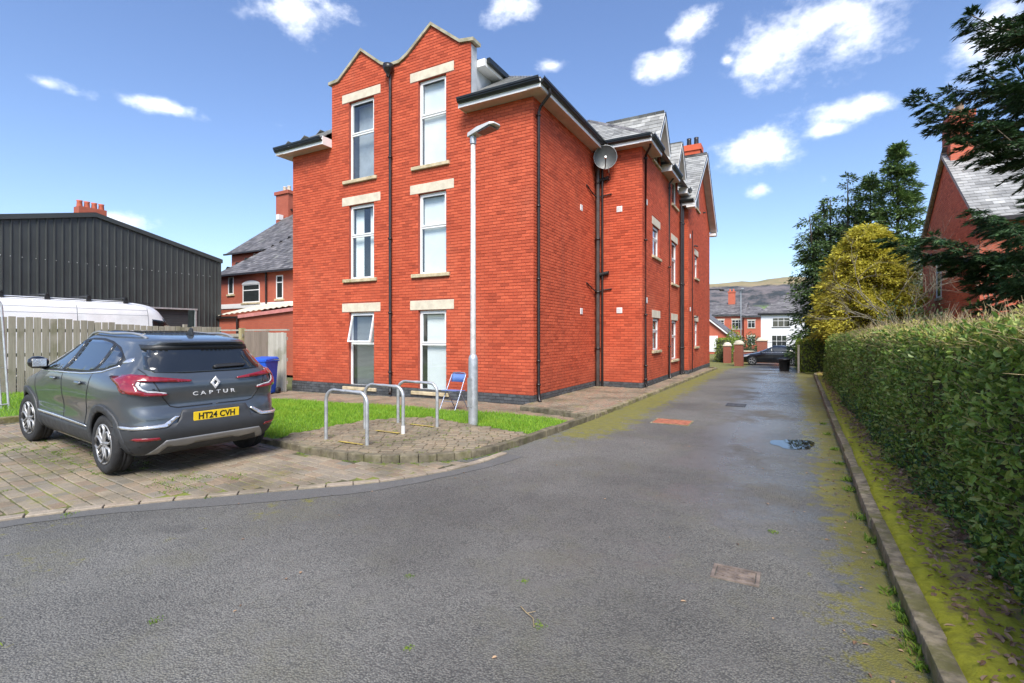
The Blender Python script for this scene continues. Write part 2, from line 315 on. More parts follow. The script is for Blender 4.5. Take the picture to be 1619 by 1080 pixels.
def tarmac_mat():
    m, nt, p, out = new_mat('worn_wet_tarmac')
    pos = node(nt, 'ShaderNodeNewGeometry').outputs['Position']; sp = node(nt, 'ShaderNodeSeparateXYZ', {0: pos}); X, Y = sp.outputs[0], sp.outputs[1]
    chip = node(nt, 'ShaderNodeTexVoronoi', {'Vector': pos, 'Scale': 95.0, 'Randomness': 1.0}, feature='F1')
    cd = chip.outputs['Distance']; ck = node(nt, 'ShaderNodeSeparateColor', {0: chip.outputs['Color']}).outputs[0]
    fine = noise(nt, pos, 260, 3, .7); big = noise(nt, pos, .75, 4, .6); mid = noise(nt, pos, 5, 5, .65)
    cc = mixc(nt, rng(nt, ck, 0, 1, 0, 1, False), (.118, .116, .105), (.235, .229, .203))
    cc = mixc(nt, rng(nt, cd, .35, .75, 0, .8), cc, (.06, .06, .056))
    cc = mixc(nt, rng(nt, mid, .35, .7, 0, .45), cc, (.155, .151, .137))
    # damp patches: darker and glossier, with a shape of their own
    wl = mth(nt, 'ADD', mth(nt, 'MULTIPLY', big, .8), mth(nt, 'MULTIPLY', mid, .25))
    track = mth(nt, 'MULTIPLY', rng(nt, X, -2.1, -.5), rng(nt, X, .55, .1))
    wet = rng(nt, mth(nt, 'ADD', wl, mth(nt, 'MULTIPLY', mth(nt, 'MULTIPLY', track, rng(nt, Y, 3.0, 7.5)), .16)), .5, .68)
    wet = mth(nt, 'MULTIPLY', wet, rng(nt, X, -2.0, -.6, .05, 1.0))
    tone = rng(nt, noise(nt, pos, .38, 4, .6), .3, .7, .66, 1.2); cc = mixc(nt, 1.0, cc, node(nt, 'ShaderNodeCombineXYZ', {0: tone, 1: tone, 2: tone}).outputs[0], 'MULTIPLY')
    cc = mixc(nt, rng(nt, mth(nt, 'ADD', noise(nt, pos, 1.1, 5, .7), mth(nt, 'MULTIPLY', ck, .08)), .52, .72, 0, .4), cc, (.135, .13, .085))
    # film of water round the puddle
    pd = mth(nt, 'SQRT', mth(nt, 'ADD', mth(nt, 'POWER', mth(nt, 'DIVIDE', mth(nt, 'ADD', X, .05), .62), 2.0), mth(nt, 'POWER', mth(nt, 'DIVIDE', mth(nt, 'SUBTRACT', Y, 8.5), 1.25), 2.0)))
    film = rng(nt, mth(nt, 'ADD', pd, mth(nt, 'MULTIPLY', mth(nt, 'SUBTRACT', mid, .5), 1.3)), 1.15, .55)
    # old cracks and faint oil spots
    vc = node(nt, 'ShaderNodeTexVoronoi', {'Vector': node(nt, 'ShaderNodeVectorMath', {0: pos, 1: node(nt, 'ShaderNodeVectorMath', {0: node(nt, 'ShaderNodeTexNoise', {'Vector': pos, 'Scale': 1.4, 'Detail': 5.0}).outputs[1], 'Scale': 1.3}, operation='SCALE').outputs[0]}, operation='ADD').outputs[0], 'Scale': .42}, feature='DISTANCE_TO_EDGE').outputs['Distance']
    crack = mth(nt, 'MULTIPLY', rng(nt, vc, .006, .001), rng(nt, big, .45, .6))
    cc = mixc(nt, mth(nt, 'MULTIPLY', crack, .42), cc, (.035, .034, .032))
    cc = mixc(nt, rng(nt, noise(nt, pos, 1.9, 2, .4), .68, .76, 0, .35), cc, (.07, .068, .065))
    wet = mth(nt, 'MAXIMUM', wet, film)
    cc = mixc(nt, mth(nt, 'MULTIPLY', wet, .4), cc, (.07, .07, .068))
    # moss along the kerbs
    e1 = mth(nt, 'MULTIPLY', rng(nt, X, -.2, .6), .95)
    e2 = mth(nt, 'MULTIPLY', mth(nt, 'MULTIPLY', rng(nt, X, -1.7, -2.9), rng(nt, Y, 5.5, 8.5)), 1.0)
    e3 = mth(nt, 'ADD', mth(nt, 'MULTIPLY', rng(nt, X, -2.6, -5.0), .34), mth(nt, 'MULTIPLY', rng(nt, noise(nt, pos, .5, 3), .45, .62), .22))
    ed = mth(nt, 'MAXIMUM', mth(nt, 'MAXIMUM', e1, e2), e3)
    mo = mth(nt, 'ADD', mth(nt, 'ADD', mth(nt, 'MULTIPLY', noise(nt, pos, 2.3, 4, .7), .45), mth(nt, 'MULTIPLY', noise(nt, pos, 6.5, 4, .65), .55)), mth(nt, 'MULTIPLY', noise(nt, pos, 38, 4, .7), .32))
    mm = rng(nt, mth(nt, 'ADD', mo, mth(nt, 'MULTIPLY', ed, .34)), .84, .97)
    mm = mth(nt, 'MULTIPLY', mm, rng(nt, ed, .0, .4, .2, 1))
    cc = mixc(nt, mth(nt, 'MULTIPLY', mm, .8), cc, mixc(nt, noise(nt, pos, 9, 3), (.10, .095, .02), (.27, .25, .02)))
    L(nt, cc, p.inputs['Base Color'])
    ro = mth(nt, 'SUBTRACT', .72, mth(nt, 'MULTIPLY', wet, .46)); ro = mth(nt, 'SUBTRACT', ro, mth(nt, 'MULTIPLY', film, .2)); ro = mth(nt, 'ADD', ro, mth(nt, 'MULTIPLY', mm, .3), clamp=True)
    L(nt, ro, p.inputs['Roughness'])
    hgt = mth(nt, 'ADD', mth(nt, 'MULTIPLY', cd, -1.0), mth(nt, 'MULTIPLY', fine, .35))
    hgt = mth(nt, 'ADD', hgt, mth(nt, 'MULTIPLY', mid, .8))
    st = mth(nt, 'SUBTRACT', .85, mth(nt, 'MULTIPLY', wet, .5))
    b = node(nt, 'ShaderNodeBump', {'Height': hgt, 'Strength': st, 'Distance': .009}); L(nt, b.outputs[0], p.inputs['Normal'])
    return m
MT['tarmac'] = tarmac_mat()
# ------------------------------------------------------------------ ground levels
def gz(x, y):
    x = np.asarray(x, float); y = np.asarray(y, float)
    z = -.62*sstep(24, 40, y)
    z = z + .10*sstep(-6.2, -10.2, x)*(1-sstep(4.6, 8.5, y))
    z = z - .10*sstep(-7, -13.4, x)*sstep(5.5, 9, y)*(1-sstep(20, 26, y))
    return z
def sheet(name, xs, ys, material, dz=0.0, drop=None, kind='structure', parent=None):
    xs = np.array(sorted(xs)); ys = np.array(sorted(ys)); nx, ny = len(xs), len(ys)
    XX, YY = np.meshgrid(xs, ys); V = np.stack([XX, YY, gz(XX, YY)+dz], -1).reshape(-1, 3)
    F = []
    for j in range(ny-1):
        for i in range(nx-1):
            if drop and drop((xs[i]+xs[i+1])/2, (ys[j]+ys[j+1])/2): continue
            a = j*nx+i; F.append((a, a+1, a+1+nx, a+nx))
    o = np_obj(name, V, np.array(F), material, parent, smooth=True)
    if kind: o['kind'] = kind
    return o
def frange(a, b, s): return list(np.arange(a, b+1e-6, s))
MT['earth'] = mat('rough_ground', (.10, .12, .045), .95, var=.4, vs=.6, stain=(.13, .11, .07), stain_s=.4)
sheet('ground', [-4000, -1500, -600, -250, -120, -60]+frange(-40, 40, 4)+[60, 120, 250, 600, 1500, 4000], [-1500, -600, -200, -60]+frange(-24, 60, 4)+[90, 150, 300, 600, 1500, 4500], MT['earth'], -.22)
def off_road(x, y): return (x < -3.45 and 7.3 < y < 26.2) or (x < -6.7 and 4.85 < y < 26.2) or (x > 1.0 and y < 24) or (x < -11.7 and y < 26)
sheet('road', [-45, -35, -25, -16]+frange(-14.7, -6.7, 1)+frange(-6.2, -3.45, .55)+[-3.45]+frange(-3.2, .4, .4)+[.66, 1.0, 1.5, 4, 8, 14, 22], frange(-14, 4, 2)+[4.85, 6, 7.3]+frange(9, 26.2, 2)+[26.2]+frange(27, 62, 2.5), MT['tarmac'], 0.0, off_road)

def catmull(pts, step):
    P = [np.array(p, float) for p in pts]; P = [2*P[0]-P[1]]+P+[2*P[-1]-P[-2]]; out = []
    for i in range(1, len(P)-2):
        n = max(2, int(np.linalg.norm(P[i+1]-P[i])/.02))
        for t in np.linspace(0, 1, n, endpoint=False):
            out.append(.5*((2*P[i])+(-P[i-1]+P[i+1])*t+(2*P[i-1]-5*P[i]+4*P[i+1]-P[i+2])*t*t+(-P[i-1]+3*P[i]-3*P[i+1]+P[i+2])*t**3))
    out.append(P[-2]); out = np.array(out); d = np.r_[0, np.cumsum(np.linalg.norm(np.diff(out, axis=0), axis=1))]
    m = max(1, int(round(d[-1]/step))); s = np.linspace(0, d[-1], m+1)
    return np.stack([np.interp(s, d, out[:, k]) for k in range(out.shape[1])], -1)
def kerb_run(name, pts, step, width, top, material, side=1, low=-.08, gap=.008, bevel=.014, jitter=.006, label=None):
    """stones along a line (outer base line), one object per stone"""
    P = catmull(pts, step); root = bpy.data.objects.new(name, None); root.location = (P[0][0], P[0][1], 0); COL.objects.link(root); root['kind'] = 'structure'
    for a, b in zip(P[:-1], P[1:]):
        d = np.array([b[0]-a[0], b[1]-a[1]]); l = np.linalg.norm(d); d /= l; n = np.array([-d[1], d[0]])*side
        j = lambda s=jitter: random.uniform(-s, s)
        za, zb = float(gz(a[0], a[1])), float(gz(b[0], b[1]))
        c = [a[:2]+d*gap/2+n*j(), b[:2]-d*gap/2+n*j(), b[:2]-d*gap/2+n*(width+j()), a[:2]+d*gap/2+n*(width+j())]
        t = top+j()
        vs = [(c[0][0], c[0][1], za+low), (c[1][0], c[1][1], zb+low), (c[2][0], c[2][1], zb+low), (c[3][0], c[3][1], za+low)]
        vs += [(c[0][0], c[0][1], za+t+j()), (c[1][0], c[1][1], zb+t+j()), (c[2][0], c[2][1], zb+t+j()), (c[3][0], c[3][1], za+t+j())]
        MB().add(vs, [(0,3,2,1),(4,5,6,7),(0,1,5,4),(1,2,6,5),(2,3,7,6),(3,0,4,7)]).build('kerb_stone', material, root, True, bevel=bevel, seg=2)
    return root
ISL = [(-6.53, 4.71), (-5.71, 4.60), (-5.0, 4.59), (-4.48, 4.72), (-4.06, 4.95), (-3.72, 5.29), (-3.51, 5.71), (-3.39, 6.39)]
kerb_run('island_kerb', ISL, .235, .11, .10, MT['sett'])
kerb_run('lawn_kerb', [(-3.39, 6.39), (-3.30, 7.55), (-3.25, 8.5), (-3.22, 9.2)], .40, .11, .10, MT['sett'])
kerb_run('bay_back_kerb', [(-11.6, 4.72), (-6.53, 4.71)], .46, .11, .08, MT['sett'])
kerb_run('bay_side_kerb', [(-11.62, 0.0), (-11.62, 4.7)], .9, .12, .10, MT['concrete'], side=1)
kerb_run('path_step_kerb', [(-5.13, 9.72), (-3.22, 9.2)], .42, .13, .062, MT['sett'], low=-.3)
kerb_run('path_kerb', [(-3.22, 9.2), (-3.12, 14), (-3.0, 20), (-2.92, 25.8)], .62, .13, .085, MT['concrete'])
kerb_run('path_end_kerb', [(-2.92, 25.8), (-3.4, 26.6), (-6, 27.6)], .5, .13, .085, MT['concrete'])
kerb_run('hedge_kerb', [(.60, -6), (.60, 2.5), (.60, 5.1), (.64, 7.25), (.72, 12.0), (.86, 20), (.93, 23.5)], .915, .095, .095, MT['concrete'], side=-1, bevel=.012, jitter=.009)

# ------------------------------------------------------------------ block paving
def in_poly(x, y, poly):
    c = False; n = len(poly); j = n-1
    for i in range(n):
        xi, yi = poly[i]; xj, yj = poly[j]
        if (yi > y) != (yj > y) and x < (xj-xi)*(y-yi)/(yj-yi)+xi: c = not c
        j = i
    return c
def flat_poly(name, poly, z, material, kind='structure', sub=0):
    bm = bmesh.new(); f = bm.faces.new([bm.verts.new((x, y, 0)) for x, y in poly])
    bmesh.ops.triangulate(bm, faces=[f])
    for _ in range(sub): bmesh.ops.subdivide_edges(bm, edges=bm.edges[:], cuts=1, use_grid_fill=True)
    for v in bm.verts: v.co.z = float(gz(v.co.x, v.co.y))+z
    bmesh.ops.recalc_face_normals(bm, faces=bm.faces)
    me = bpy.data.meshes.new(name); bm.to_mesh(me); bm.free(); me.materials.append(material)
    if me.polygons[0].normal.z < 0: me.flip_normals()
    o = put(bpy.data.objects.new(name, me)); o['kind'] = kind
    return o
def block_mesh(name, l, w, h, material, r=.008):
    rr = random.Random(hash((round(l, 3), name)) % 9999)
    bm = bmesh.new(); bmesh.ops.create_cube(bm, size=1)
    for v in bm.verts:
        v.co.x = v.co.x*l+rr.uniform(-.003, .003); v.co.y = v.co.y*w+rr.uniform(-.003, .003); v.co.z = v.co.z*h-h/2
    bmesh.ops.bevel(bm, geom=[e for e in bm.edges if all(v.co.z > -h*.5 for v in e.verts) or abs(e.verts[0].co.z-e.verts[1].co.z) > h*.5], offset=r, segments=1, affect='EDGES')
    bmesh.ops.delete(bm, geom=[f for f in bm.faces if f.normal.z < -.9], context='FACES')
    me = bpy.data.meshes.new(name); bm.to_mesh(me); bm.free(); me.materials.append(material)
    return me
def paving(root, poly, ang, pitch, lens, top, material, keep, name='paver', gap=.009, jz=.004):
    """rows of blocks over poly; the `keep` nearest to the camera are objects, the rest one joined part"""
    meshes = [block_mesh(name, l-gap, pitch-gap, .05, material) for l in lens for _ in range(2)]
    ca, sa = math.cos(ang), math.sin(ang); rot = [(x*ca+y*sa, -x*sa+y*ca) for x, y in poly]
    u0, u1 = min(p[0] for p in rot), max(p[0] for p in rot); v0, v1 = min(p[1] for p in rot), max(p[1] for p in rot)
    spots = []; v = v0
    while v < v1:
        u = u0-random.uniform(0, .2)
        while u < u1:
            k = random.randrange(len(lens)); l = lens[k]; cu, cv = u+l/2, v+pitch/2
            if all(in_poly(cu+a*l*.2, cv+b*pitch*.12, rot) for a in (-1, 1) for b in (-1, 1)):
                x, y = cu*ca-cv*sa, cu*sa+cv*ca; spots.append((math.hypot(x, y), x, y, k*2+random.randrange(2)))
            u += l
        v += pitch
    spots.sort(); V = []; F = []; nb = 0
    for i, (d, x, y, k) in enumerate(spots):
        z = float(gz(x, y))+top+random.uniform(-jz, jz); r = ang+random.uniform(-.02, .02)+(math.pi if random.random() < .5 else 0)
        tx, ty = random.uniform(-.012, .012), random.uniform(-.012, .012)
        M4 = Matrix.Translation((x, y, z)) @ Matrix.Rotation(tx, 4, 'X') @ Matrix.Rotation(ty, 4, 'Y') @ Matrix.Rotation(r, 4, 'Z')
        if i < keep:
            o = bpy.data.objects.new(name, meshes[k]); put(o, root, True); o.matrix_basis = M4
        else:
            me = meshes[k]
            V += [M4 @ q.co for q in me.vertices]; F += [[nb+j for j in f.vertices] for f in me.polygons]; nb += len(me.vertices)
    if V:
        me = bpy.data.meshes.new(name+'_field'); me.from_pydata([tuple(q) for q in V], [], F); me.materials.append(material)
        o = put(bpy.data.objects.new('paving_field', me), root, True); o['kind'] = 'stuff'
    return root
EDGE = [(-7.6, -2.6), (-6.75, -.4), (-6.3, .8), (-5.92, 1.67), (-5.66, 2.07), (-5.32, 2.52), (-4.89, 3.0), (-4.42, 3.5), (-3.88, 4.08), (-3.54, 4.70), (-3.36, 5.26), (-3.30, 5.9)]
EDGE_IN = [(x-.09, y+.06) for x, y in EDGE]
bay_poly = EDGE_IN[1:-1]+[(-3.72, 5.2), (-4.06, 4.9), (-4.48, 4.68), (-5.0, 4.55), (-5.71, 4.56), (-6.53, 4.67), (-11.5, 4.68), (-11.5, -.4)]
bay = flat_poly('parking_bay', bay_poly, .004, MT['jointsand'], sub=3)
paving(bay, bay_poly, R(-5), .131, [.14, .175, .21], .013, MT['paver'], 300)
er = catmull(EDGE[2:], .27); eroot = bpy.data.objects.new('paving_edge', None); eroot.location = (-5.9, 1.7, 0); COL.objects.link(eroot); eroot['kind'] = 'structure'
for a, b in zip(er[:-1], er[1:]):
    d = (b-a)/np.linalg.norm(b-a); n = np.array([-d[1], d[0]]); g = d*.006
    q = [a+g, b-g, b-g+n*.095, a+g+n*.095]
    m = MB().add([(p[0], p[1], float(gz(*p))-.03) for p in q]+[(p[0], p[1], float(gz(*p))+.023+random.uniform(-.003, .003)) for p in q], [(4,5,6,7),(0,1,5,4),(1,2,6,5),(2,3,7,6),(3,0,4,7)])
    m.build('edge_block', MT['edge'], eroot, True, bevel=.005)
# darker relaid strip of tarmac along the paving edge, and a patch at the left
MT['tarmac_new'] = mat('relaid_tarmac', (.115, .114, .108), .8, var=.25, vs=120, bump=.5, bs=220, stain=(.14, .14, .135), stain_s=3, stain_t=.5)
er2 = catmull(EDGE[1:], .12); V = []; F = []
for i, a in enumerate(er2):
    t = er2[min(i+1, len(er2)-1)]-er2[max(i-1, 0)]; t = t/np.linalg.norm(t); n = np.array([t[1], -t[0]]); w_ = .25+.07*math.sin(i*.21)+random.uniform(-.012, .012)
    for o_ in (-.01, w_): q = a+n*o_; V.append((q[0], q[1], float(gz(*q))+.004))
    if i: b = 2*i; F.append((b-2, b-1, b+1, b))
o = np_obj('tarmac_strip', np.array(V), np.array(F), MT['tarmac_new']); o['kind'] = 'structure'
isl_poly = [(x-.04*0, y+.10) for x, y in ISL[:4]]+[(-4.12, 5.05), (-3.82, 5.36), (-3.62, 5.75), (-3.5, 6.4), (-3.44, 6.95), (-5.3, 7.36), (-5.9, 7.5), (-6.62, 6.7), (-6.75, 5.2)]
isl = flat_poly('cycle_stand_island', isl_poly, .066, MT['jointsand'], sub=3)
paving(isl, isl_poly, R(22), .125, [.13, .16, .19], .080, MT['cobble'], 300, name='cobble', jz=.006)
path_poly = [(-17.0, 7.9), (-11, 8.15), (-6.7, 8.4), (-4.4, 8.7), (-3.34, 8.4), (-3.3, 9.16), (-5.13, 9.66), (-5.15, 10.42), (-17.0, 10.42)]
fp = flat_poly('front_path', path_poly, -.034, MT['jointsand'], sub=3)
paving(fp, path_poly, R(0), .105, [.21], -.022, MT['pathpave'], 90, name='path_block')
rp_poly = [(-5.15, 9.8), (-3.32, 9.3), (-3.24, 14), (-3.13, 20), (-3.06, 25.6), (-3.5, 25.6), (-3.5, 20.8), (-3.74, 20.8), (-3.74, 14.68), (-5.15, 14.68)]
rp = flat_poly('side_path', rp_poly, .044, MT['jointsand'], sub=3)
paving(rp, rp_poly, R(90), .105, [.21], .058, MT['pathpave'], 60, name='path_block')

# ------------------------------------------------------------------ apartment building
def voids_cut(iv, voids, za, zb):
    for (a, b, c, d) in voids:
        if min(d, zb)-max(c, za) < .4*(zb-za): continue
        nx = []
        for (s, e) in iv:
            if b <= s or a >= e: nx.append((s, e)); continue
            if a-s > .03: nx.append((s, a))
            if e-b > .03: nx.append((b, e))
        iv = nx
    return iv
BR_L, BR_H, BR_J, BR_D = .214, .064, .011, .009
def lay(u0, u1, z0, z1, voids, top=None):
    out = []; i = 0; z = z0
    while z+BR_H <= z1+.001 or (top is not None and z < max(p[1] for p in top)):
        za, zb = z, z+BR_H
        if top is not None and zb > z1:
            us = np.arange(u0, u1+.001, .02); tz = np.interp(us, [p[0] for p in top], [p[1] for p in top]); ok = tz >= zb
            iv = []; s = None
            for u, k in zip(us, ok):
                if k and s is None: s = u
                if not k and s is not None: iv.append((s, u)); s = None
            if s is not None: iv.append((s, us[-1]))
        else: iv = [(u0, u1)]
        off = (BR_L+BR_J)/2 if i % 2 else 0
        for (s, e) in voids_cut(iv, voids, za, zb):
            k = math.floor((s-u0-off)/(BR_L+BR_J)); a = u0+off+k*(BR_L+BR_J)
            while a < e:
                x, y = max(a, s+.002), min(a+BR_L, e-.002)
                if y-x > .03: out.append((x, y, za, zb))
                a += BR_L+BR_J
        z += BR_H+BR_J; i += 1
    return np.array(out)
BOX_F = np.array([(0, 1, 2, 3), (4, 0, 3, 7), (5, 4, 7, 6)[:3]+(6,), (1, 5, 6, 2), (4, 5, 1, 0), (3, 2, 6, 7)])
BOX_F = np.array([(0, 1, 2, 3), (4, 5, 1, 0), (5, 6, 2, 1), (6, 7, 3, 2), (7, 4, 0, 3)])
def bricks_obj(name, bl, O, U, N, material, parent, depth=BR_D):
    O, U, N = np.array(O), np.array(U), np.array(N); i = .0018
    a, b, c, d = bl.T; n = len(bl); fo = depth+RNG.uniform(-.0012, .0012, n)
    def P(u, z, o): return O+u[:, None]*U+z[:, None]*np.array([0, 0, 1.])+np.broadcast_to(o, u.shape)[:, None]*N
    V = np.stack([P(a+i, c+i, fo), P(b-i, c+i, fo), P(b-i, d-i, fo), P(a+i, d-i, fo), P(a, c, -.002), P(b, c, -.002), P(b, d, -.002), P(a, d, -.002)], 1).reshape(-1, 3)
    F = (np.arange(n)[:, None, None]*8+BOX_F[None]).reshape(-1, 4)
    if np.dot(np.cross(U, [0, 0, 1]), N) < 0: F = F[:, ::-1]
    o = np_obj(name, V, F, material, parent); o['kind'] = 'stuff'
    return o
def wall(name, O, U, N, u0, u1, z0, z1, openings, parent, top=None, thick=.3, material=None, reveal=.11):
    """backing wall with openings and reveals"""
    O, U, N = Vector(O), Vector(U), Vector(N); m = MB()
    P = lambda u, z, o=0: O+U*u+Vector((0, 0, z))+N*o
    us = sorted({u0, u1}|{q for a in openings for q in a[:2]}); zs = sorted({z0, z1}|{q for a in openings for q in a[2:4]})
    for i in range(len(us)-1):
        for j in range(len(zs)-1):
            cu, cz = (us[i]+us[i+1])/2, (zs[j]+zs[j+1])/2
            if any(a[0] < cu < a[1] and a[2] < cz < a[3] for a in openings): continue
            m.poly([P(us[i], zs[j]), P(us[i+1], zs[j]), P(us[i+1], zs[j+1]), P(us[i], zs[j+1])])
    if top: m.poly([P(u0, z1)]+[P(u1, z1)]+[P(u, z) for u, z in reversed(top)])
    for (a, b, c, d) in openings:
        for p, q in [((a, c), (a, d)), ((b, c), (b, d))]+([((a, d), (b, d))] if abs(d-z1) > 1e-4 else [])+([((a, c), (b, c))] if abs(c-z0) > 1e-4 else []):
            m.poly([P(*p), P(*q), P(*q, -reveal), P(*p, -reveal)])
    me = bpy.data.meshes.new(name); me.from_pydata([tuple(v) for v in m.v], [], m.f); me.materials.append(material or MT['mortar'])
    return put(bpy.data.objects.new(name, me), parent, True)
def slab(name, O, U, N, a, b, c, d, o0, o1, material, parent, bevel=.006):
    O, U, N = Vector(O), Vector(U), Vector(N)
    m = MB().obox(O+U*(a+b)/2+Vector((0, 0, (c+d)/2))+N*(o0+o1)/2, U*(b-a)/2, N*(o1-o0)/2, Vector((0, 0, (d-c)/2)))
    return m.build(name, material, parent, True, bevel=bevel)
def window(O, U, N, a, b, c, d, parent, split=.42, inset=.075, blind='roller', open_top=False, fw=.055, reveal=.11):
    """upvc window: frame > sash, pane, blind"""
    O, U, N = Vector(O), Vector(U), Vector(N); zt = d-(d-c)*split if split else None
    P = lambda u, z, o: O+U*u+Vector((0, 0, z))+N*o
    def bar(m, u0, u1, z0, z1, o0, o1): m.obox(P((u0+u1)/2, (z0+z1)/2, (o0+o1)/2), U*(u1-u0)/2, N*(o1-o0)/2, Vector((0, 0, (z1-z0)/2)))
    o1, o0 = -inset, -inset-.05
    m = MB(); bar(m, a, a+fw, c, d, o0, o1); bar(m, b-fw, b, c, d, o0, o1); bar(m, a+fw, b-fw, d-fw, d, o0, o1); bar(m, a+fw, b-fw, c, c+fw, o0, o1)
    if split: bar(m, a+fw, b-fw, zt-.03, zt+.03, o0, o1-.002)
    w = m.build('window', MT['upvc'], parent, True, bevel=.004)
    def sash(z0, z1, hinge=False):
        m = MB(); t = .04; x0, x1 = a+fw-.004, b-fw+.004; f0, f1 = o0+.008, o1+.014
        bar(m, x0, x0+t, z0, z1, f0, f1); bar(m, x1-t, x1, z0, z1, f0, f1); bar(m, x0+t, x1-t, z1-t, z1, f0, f1); bar(m, x0+t, x1-t, z0, z0+t, f0, f1)
        s = m.build('sash', MT['upvc'], w, True, bevel=.003)
        g = MB(); om = (f0+f1)/2; g.poly([P(x0+t, z0+t, om), P(x1-t, z0+t, om), P(x1-t, z1-t, om), P(x0+t, z1-t, om)])
        gp = g.build('pane', MT['glass'], w, True)
        v = MB(); bar(v, x0+t+.05, x1-t-.05, z1-t-.03, z1-t-.012, om, f1+.004); tv = v.build('trickle_vent', MT['black'], w, True) if hinge else None
        if hinge == 'open':
            ax = P(0, z1, f1); k = (Matrix.Translation(ax) @ Matrix.Rotation(R(13), 4, U) @ Matrix.Translation(-ax))
            sgn = 1
            test = k @ P(a, z0, o1)
            if (test-P(a, z0, o1)).dot(N) < 0: k = Matrix.Translation(ax) @ Matrix.Rotation(R(-13), 4, U) @ Matrix.Translation(-ax)
            for ob in (s, gp, tv): ob.data.transform(k)
    if split:
        sash(zt+.026, d-fw+.004, 'open' if open_top else 'vent')
        g = MB(); om = o0+.03; g.poly([P(a+fw, c+fw, om), P(b-fw, c+fw, om), P(b-fw, zt-.03, om), P(a+fw, zt-.03, om)]); g.build('pane', MT['glass'], w, True)
    else: sash(c+fw-.004, d-fw+.004)
    r = MB(); dp = o0-.9    # the room behind
    q = [P(a, c, o0-.002), P(b, c, o0-.002), P(b, d, o0-.002), P(a, d, o0-.002)]; q2 = [P(a, c, dp), P(b, c, dp), P(b, d, dp), P(a, d, dp)]
    r.add(q+q2, [(4, 5, 6, 7), (0, 1, 5, 4), (1, 2, 6, 5), (2, 3, 7, 6), (3, 0, 4, 7)]); r.build('room_interior', MT['room'], w, True)
    if blind == 'roller':
        g = MB(); bar(g, a+fw+.01, b-fw-.005, c+fw-.01, d-fw, o0-.06, o0-.055); g.build('blind', MT['blind'], w, True)
    elif blind == 'grey':
        g = MB(); bar(g, a+fw+.01, b-fw-.005, c+fw-.01, d-fw, o0-.22, o0-.215); g.build('blind', MT['cheek'], w, True)  # grey sheet behind the glass, coloured to stand in for the sky's reflection
    elif blind == 'part':
        g = MB(); bar(g, a+fw+.11, b-fw+.01, c+fw-.01, d-fw, o0-.06, o0-.055); g.build('blind', MT['blind'], w, True)
    elif blind == 'slats':
        g = MB(); z = c+fw; k = 0
        while z < d-fw: g.obox(P((a+b)/2+.03, z, o0-.07), U*((b-a)/2-fw-.05), (N*.016+Vector((0, 0, .012))), Vector((0, 0, .0012))); z += .035
        g.build('blind', MT['blind'], w, True)
    elif blind == 'curtain':
        g = MB(); nn = 14
        for (s0, s1) in ((a+fw, a+fw+(b-a)*.33), (b-fw-(b-a)*.3, b-fw)):
            for k in range(nn):
                ua, ub = s0+(s1-s0)*k/nn, s0+(s1-s0)*(k+1)/nn; g.poly([P(ua, c+fw, o0-.1-.02*(k % 2)), P(ub, c+fw, o0-.1-.02*((k+1) % 2)), P(ub, d-fw, o0-.1-.02*((k+1) % 2)), P(ua, d-fw, o0-.1-.02*(k % 2))])
        g.build('curtain', MT['blind'], w, True)
    return w
def interval(poly, v):
    xs = []
    for (p, q) in zip(poly, poly[1:]+poly[:1]):
        if (p[1] > v) != (q[1] > v): xs.append(p[0]+(v-p[1])*(q[0]-p[0])/(q[1]-p[1]))
    return (min(xs), max(xs)) if len(xs) >= 2 else None
def roof_plane(name, pts, parent, material=None, w=.28, exp=.2, keep=0, thick=.009):
    """backing plane + courses of slates; pts[0]->pts[1] is the eave"""
    material = material or MT['slate']; P = [Vector(p) for p in pts]; U = (P[1]-P[0]).normalized()
    N = U.cross(P[2]-P[0]).normalized()
    if N.z < 0: N = -N
    W = N.cross(U)
    if W.z < 0: W = -W
    back = MB().poly([p-N*.012 for p in P]).build(name, material, parent, True)
    uv = [((p-P[0]).dot(U), (p-P[0]).dot(W)) for p in P]; vmax = max(q[1] for q in uv); V = []; F = []; nb = 0; v = 0.0; row = 0; kept = 0
    while v < vmax:
        iv = interval(uv, min(v+exp*.5, vmax-.001))
        if iv:
            u = iv[0]-(w/2 if row % 2 else 0)
            while u < iv[1]:
                a, b = max(u+.003, iv[0]), min(u+w-.003, iv[1])
                if b-a > .03:
                    j = random.uniform(-.004, .004); l = exp+.03
                    q = [P[0]+U*a+W*(v+j)+N*.016, P[0]+U*b+W*(v+j)+N*.016, P[0]+U*b+W*(v+l)+N*.002, P[0]+U*a+W*(v+l)+N*.002]
                    vs = q+[x-N*thick for x in q]; fs = [(0, 1, 2, 3), (0, 4, 5, 1), (1, 5, 6, 2), (3, 7, 4, 0)]
                    if kept < keep:
                        MB().add(vs, fs).build('slate', material, back, True); kept += 1
                    else: V += [tuple(x) for x in vs]; F += [[nb+i for i in f] for f in fs]; nb += 8
                u += w
        v += exp; row += 1
    if V:
        me = bpy.data.meshes.new('slate_courses'); me.from_pydata(V, [], F); me.materials.append(material)
        bm = bmesh.new(); bm.from_mesh(me); bmesh.ops.recalc_face_normals(bm, faces=bm.faces); bm.to_mesh(me); bm.free()
        o = put(bpy.data.objects.new('slate_courses', me), back, True); o['kind'] = 'stuff'
    return back
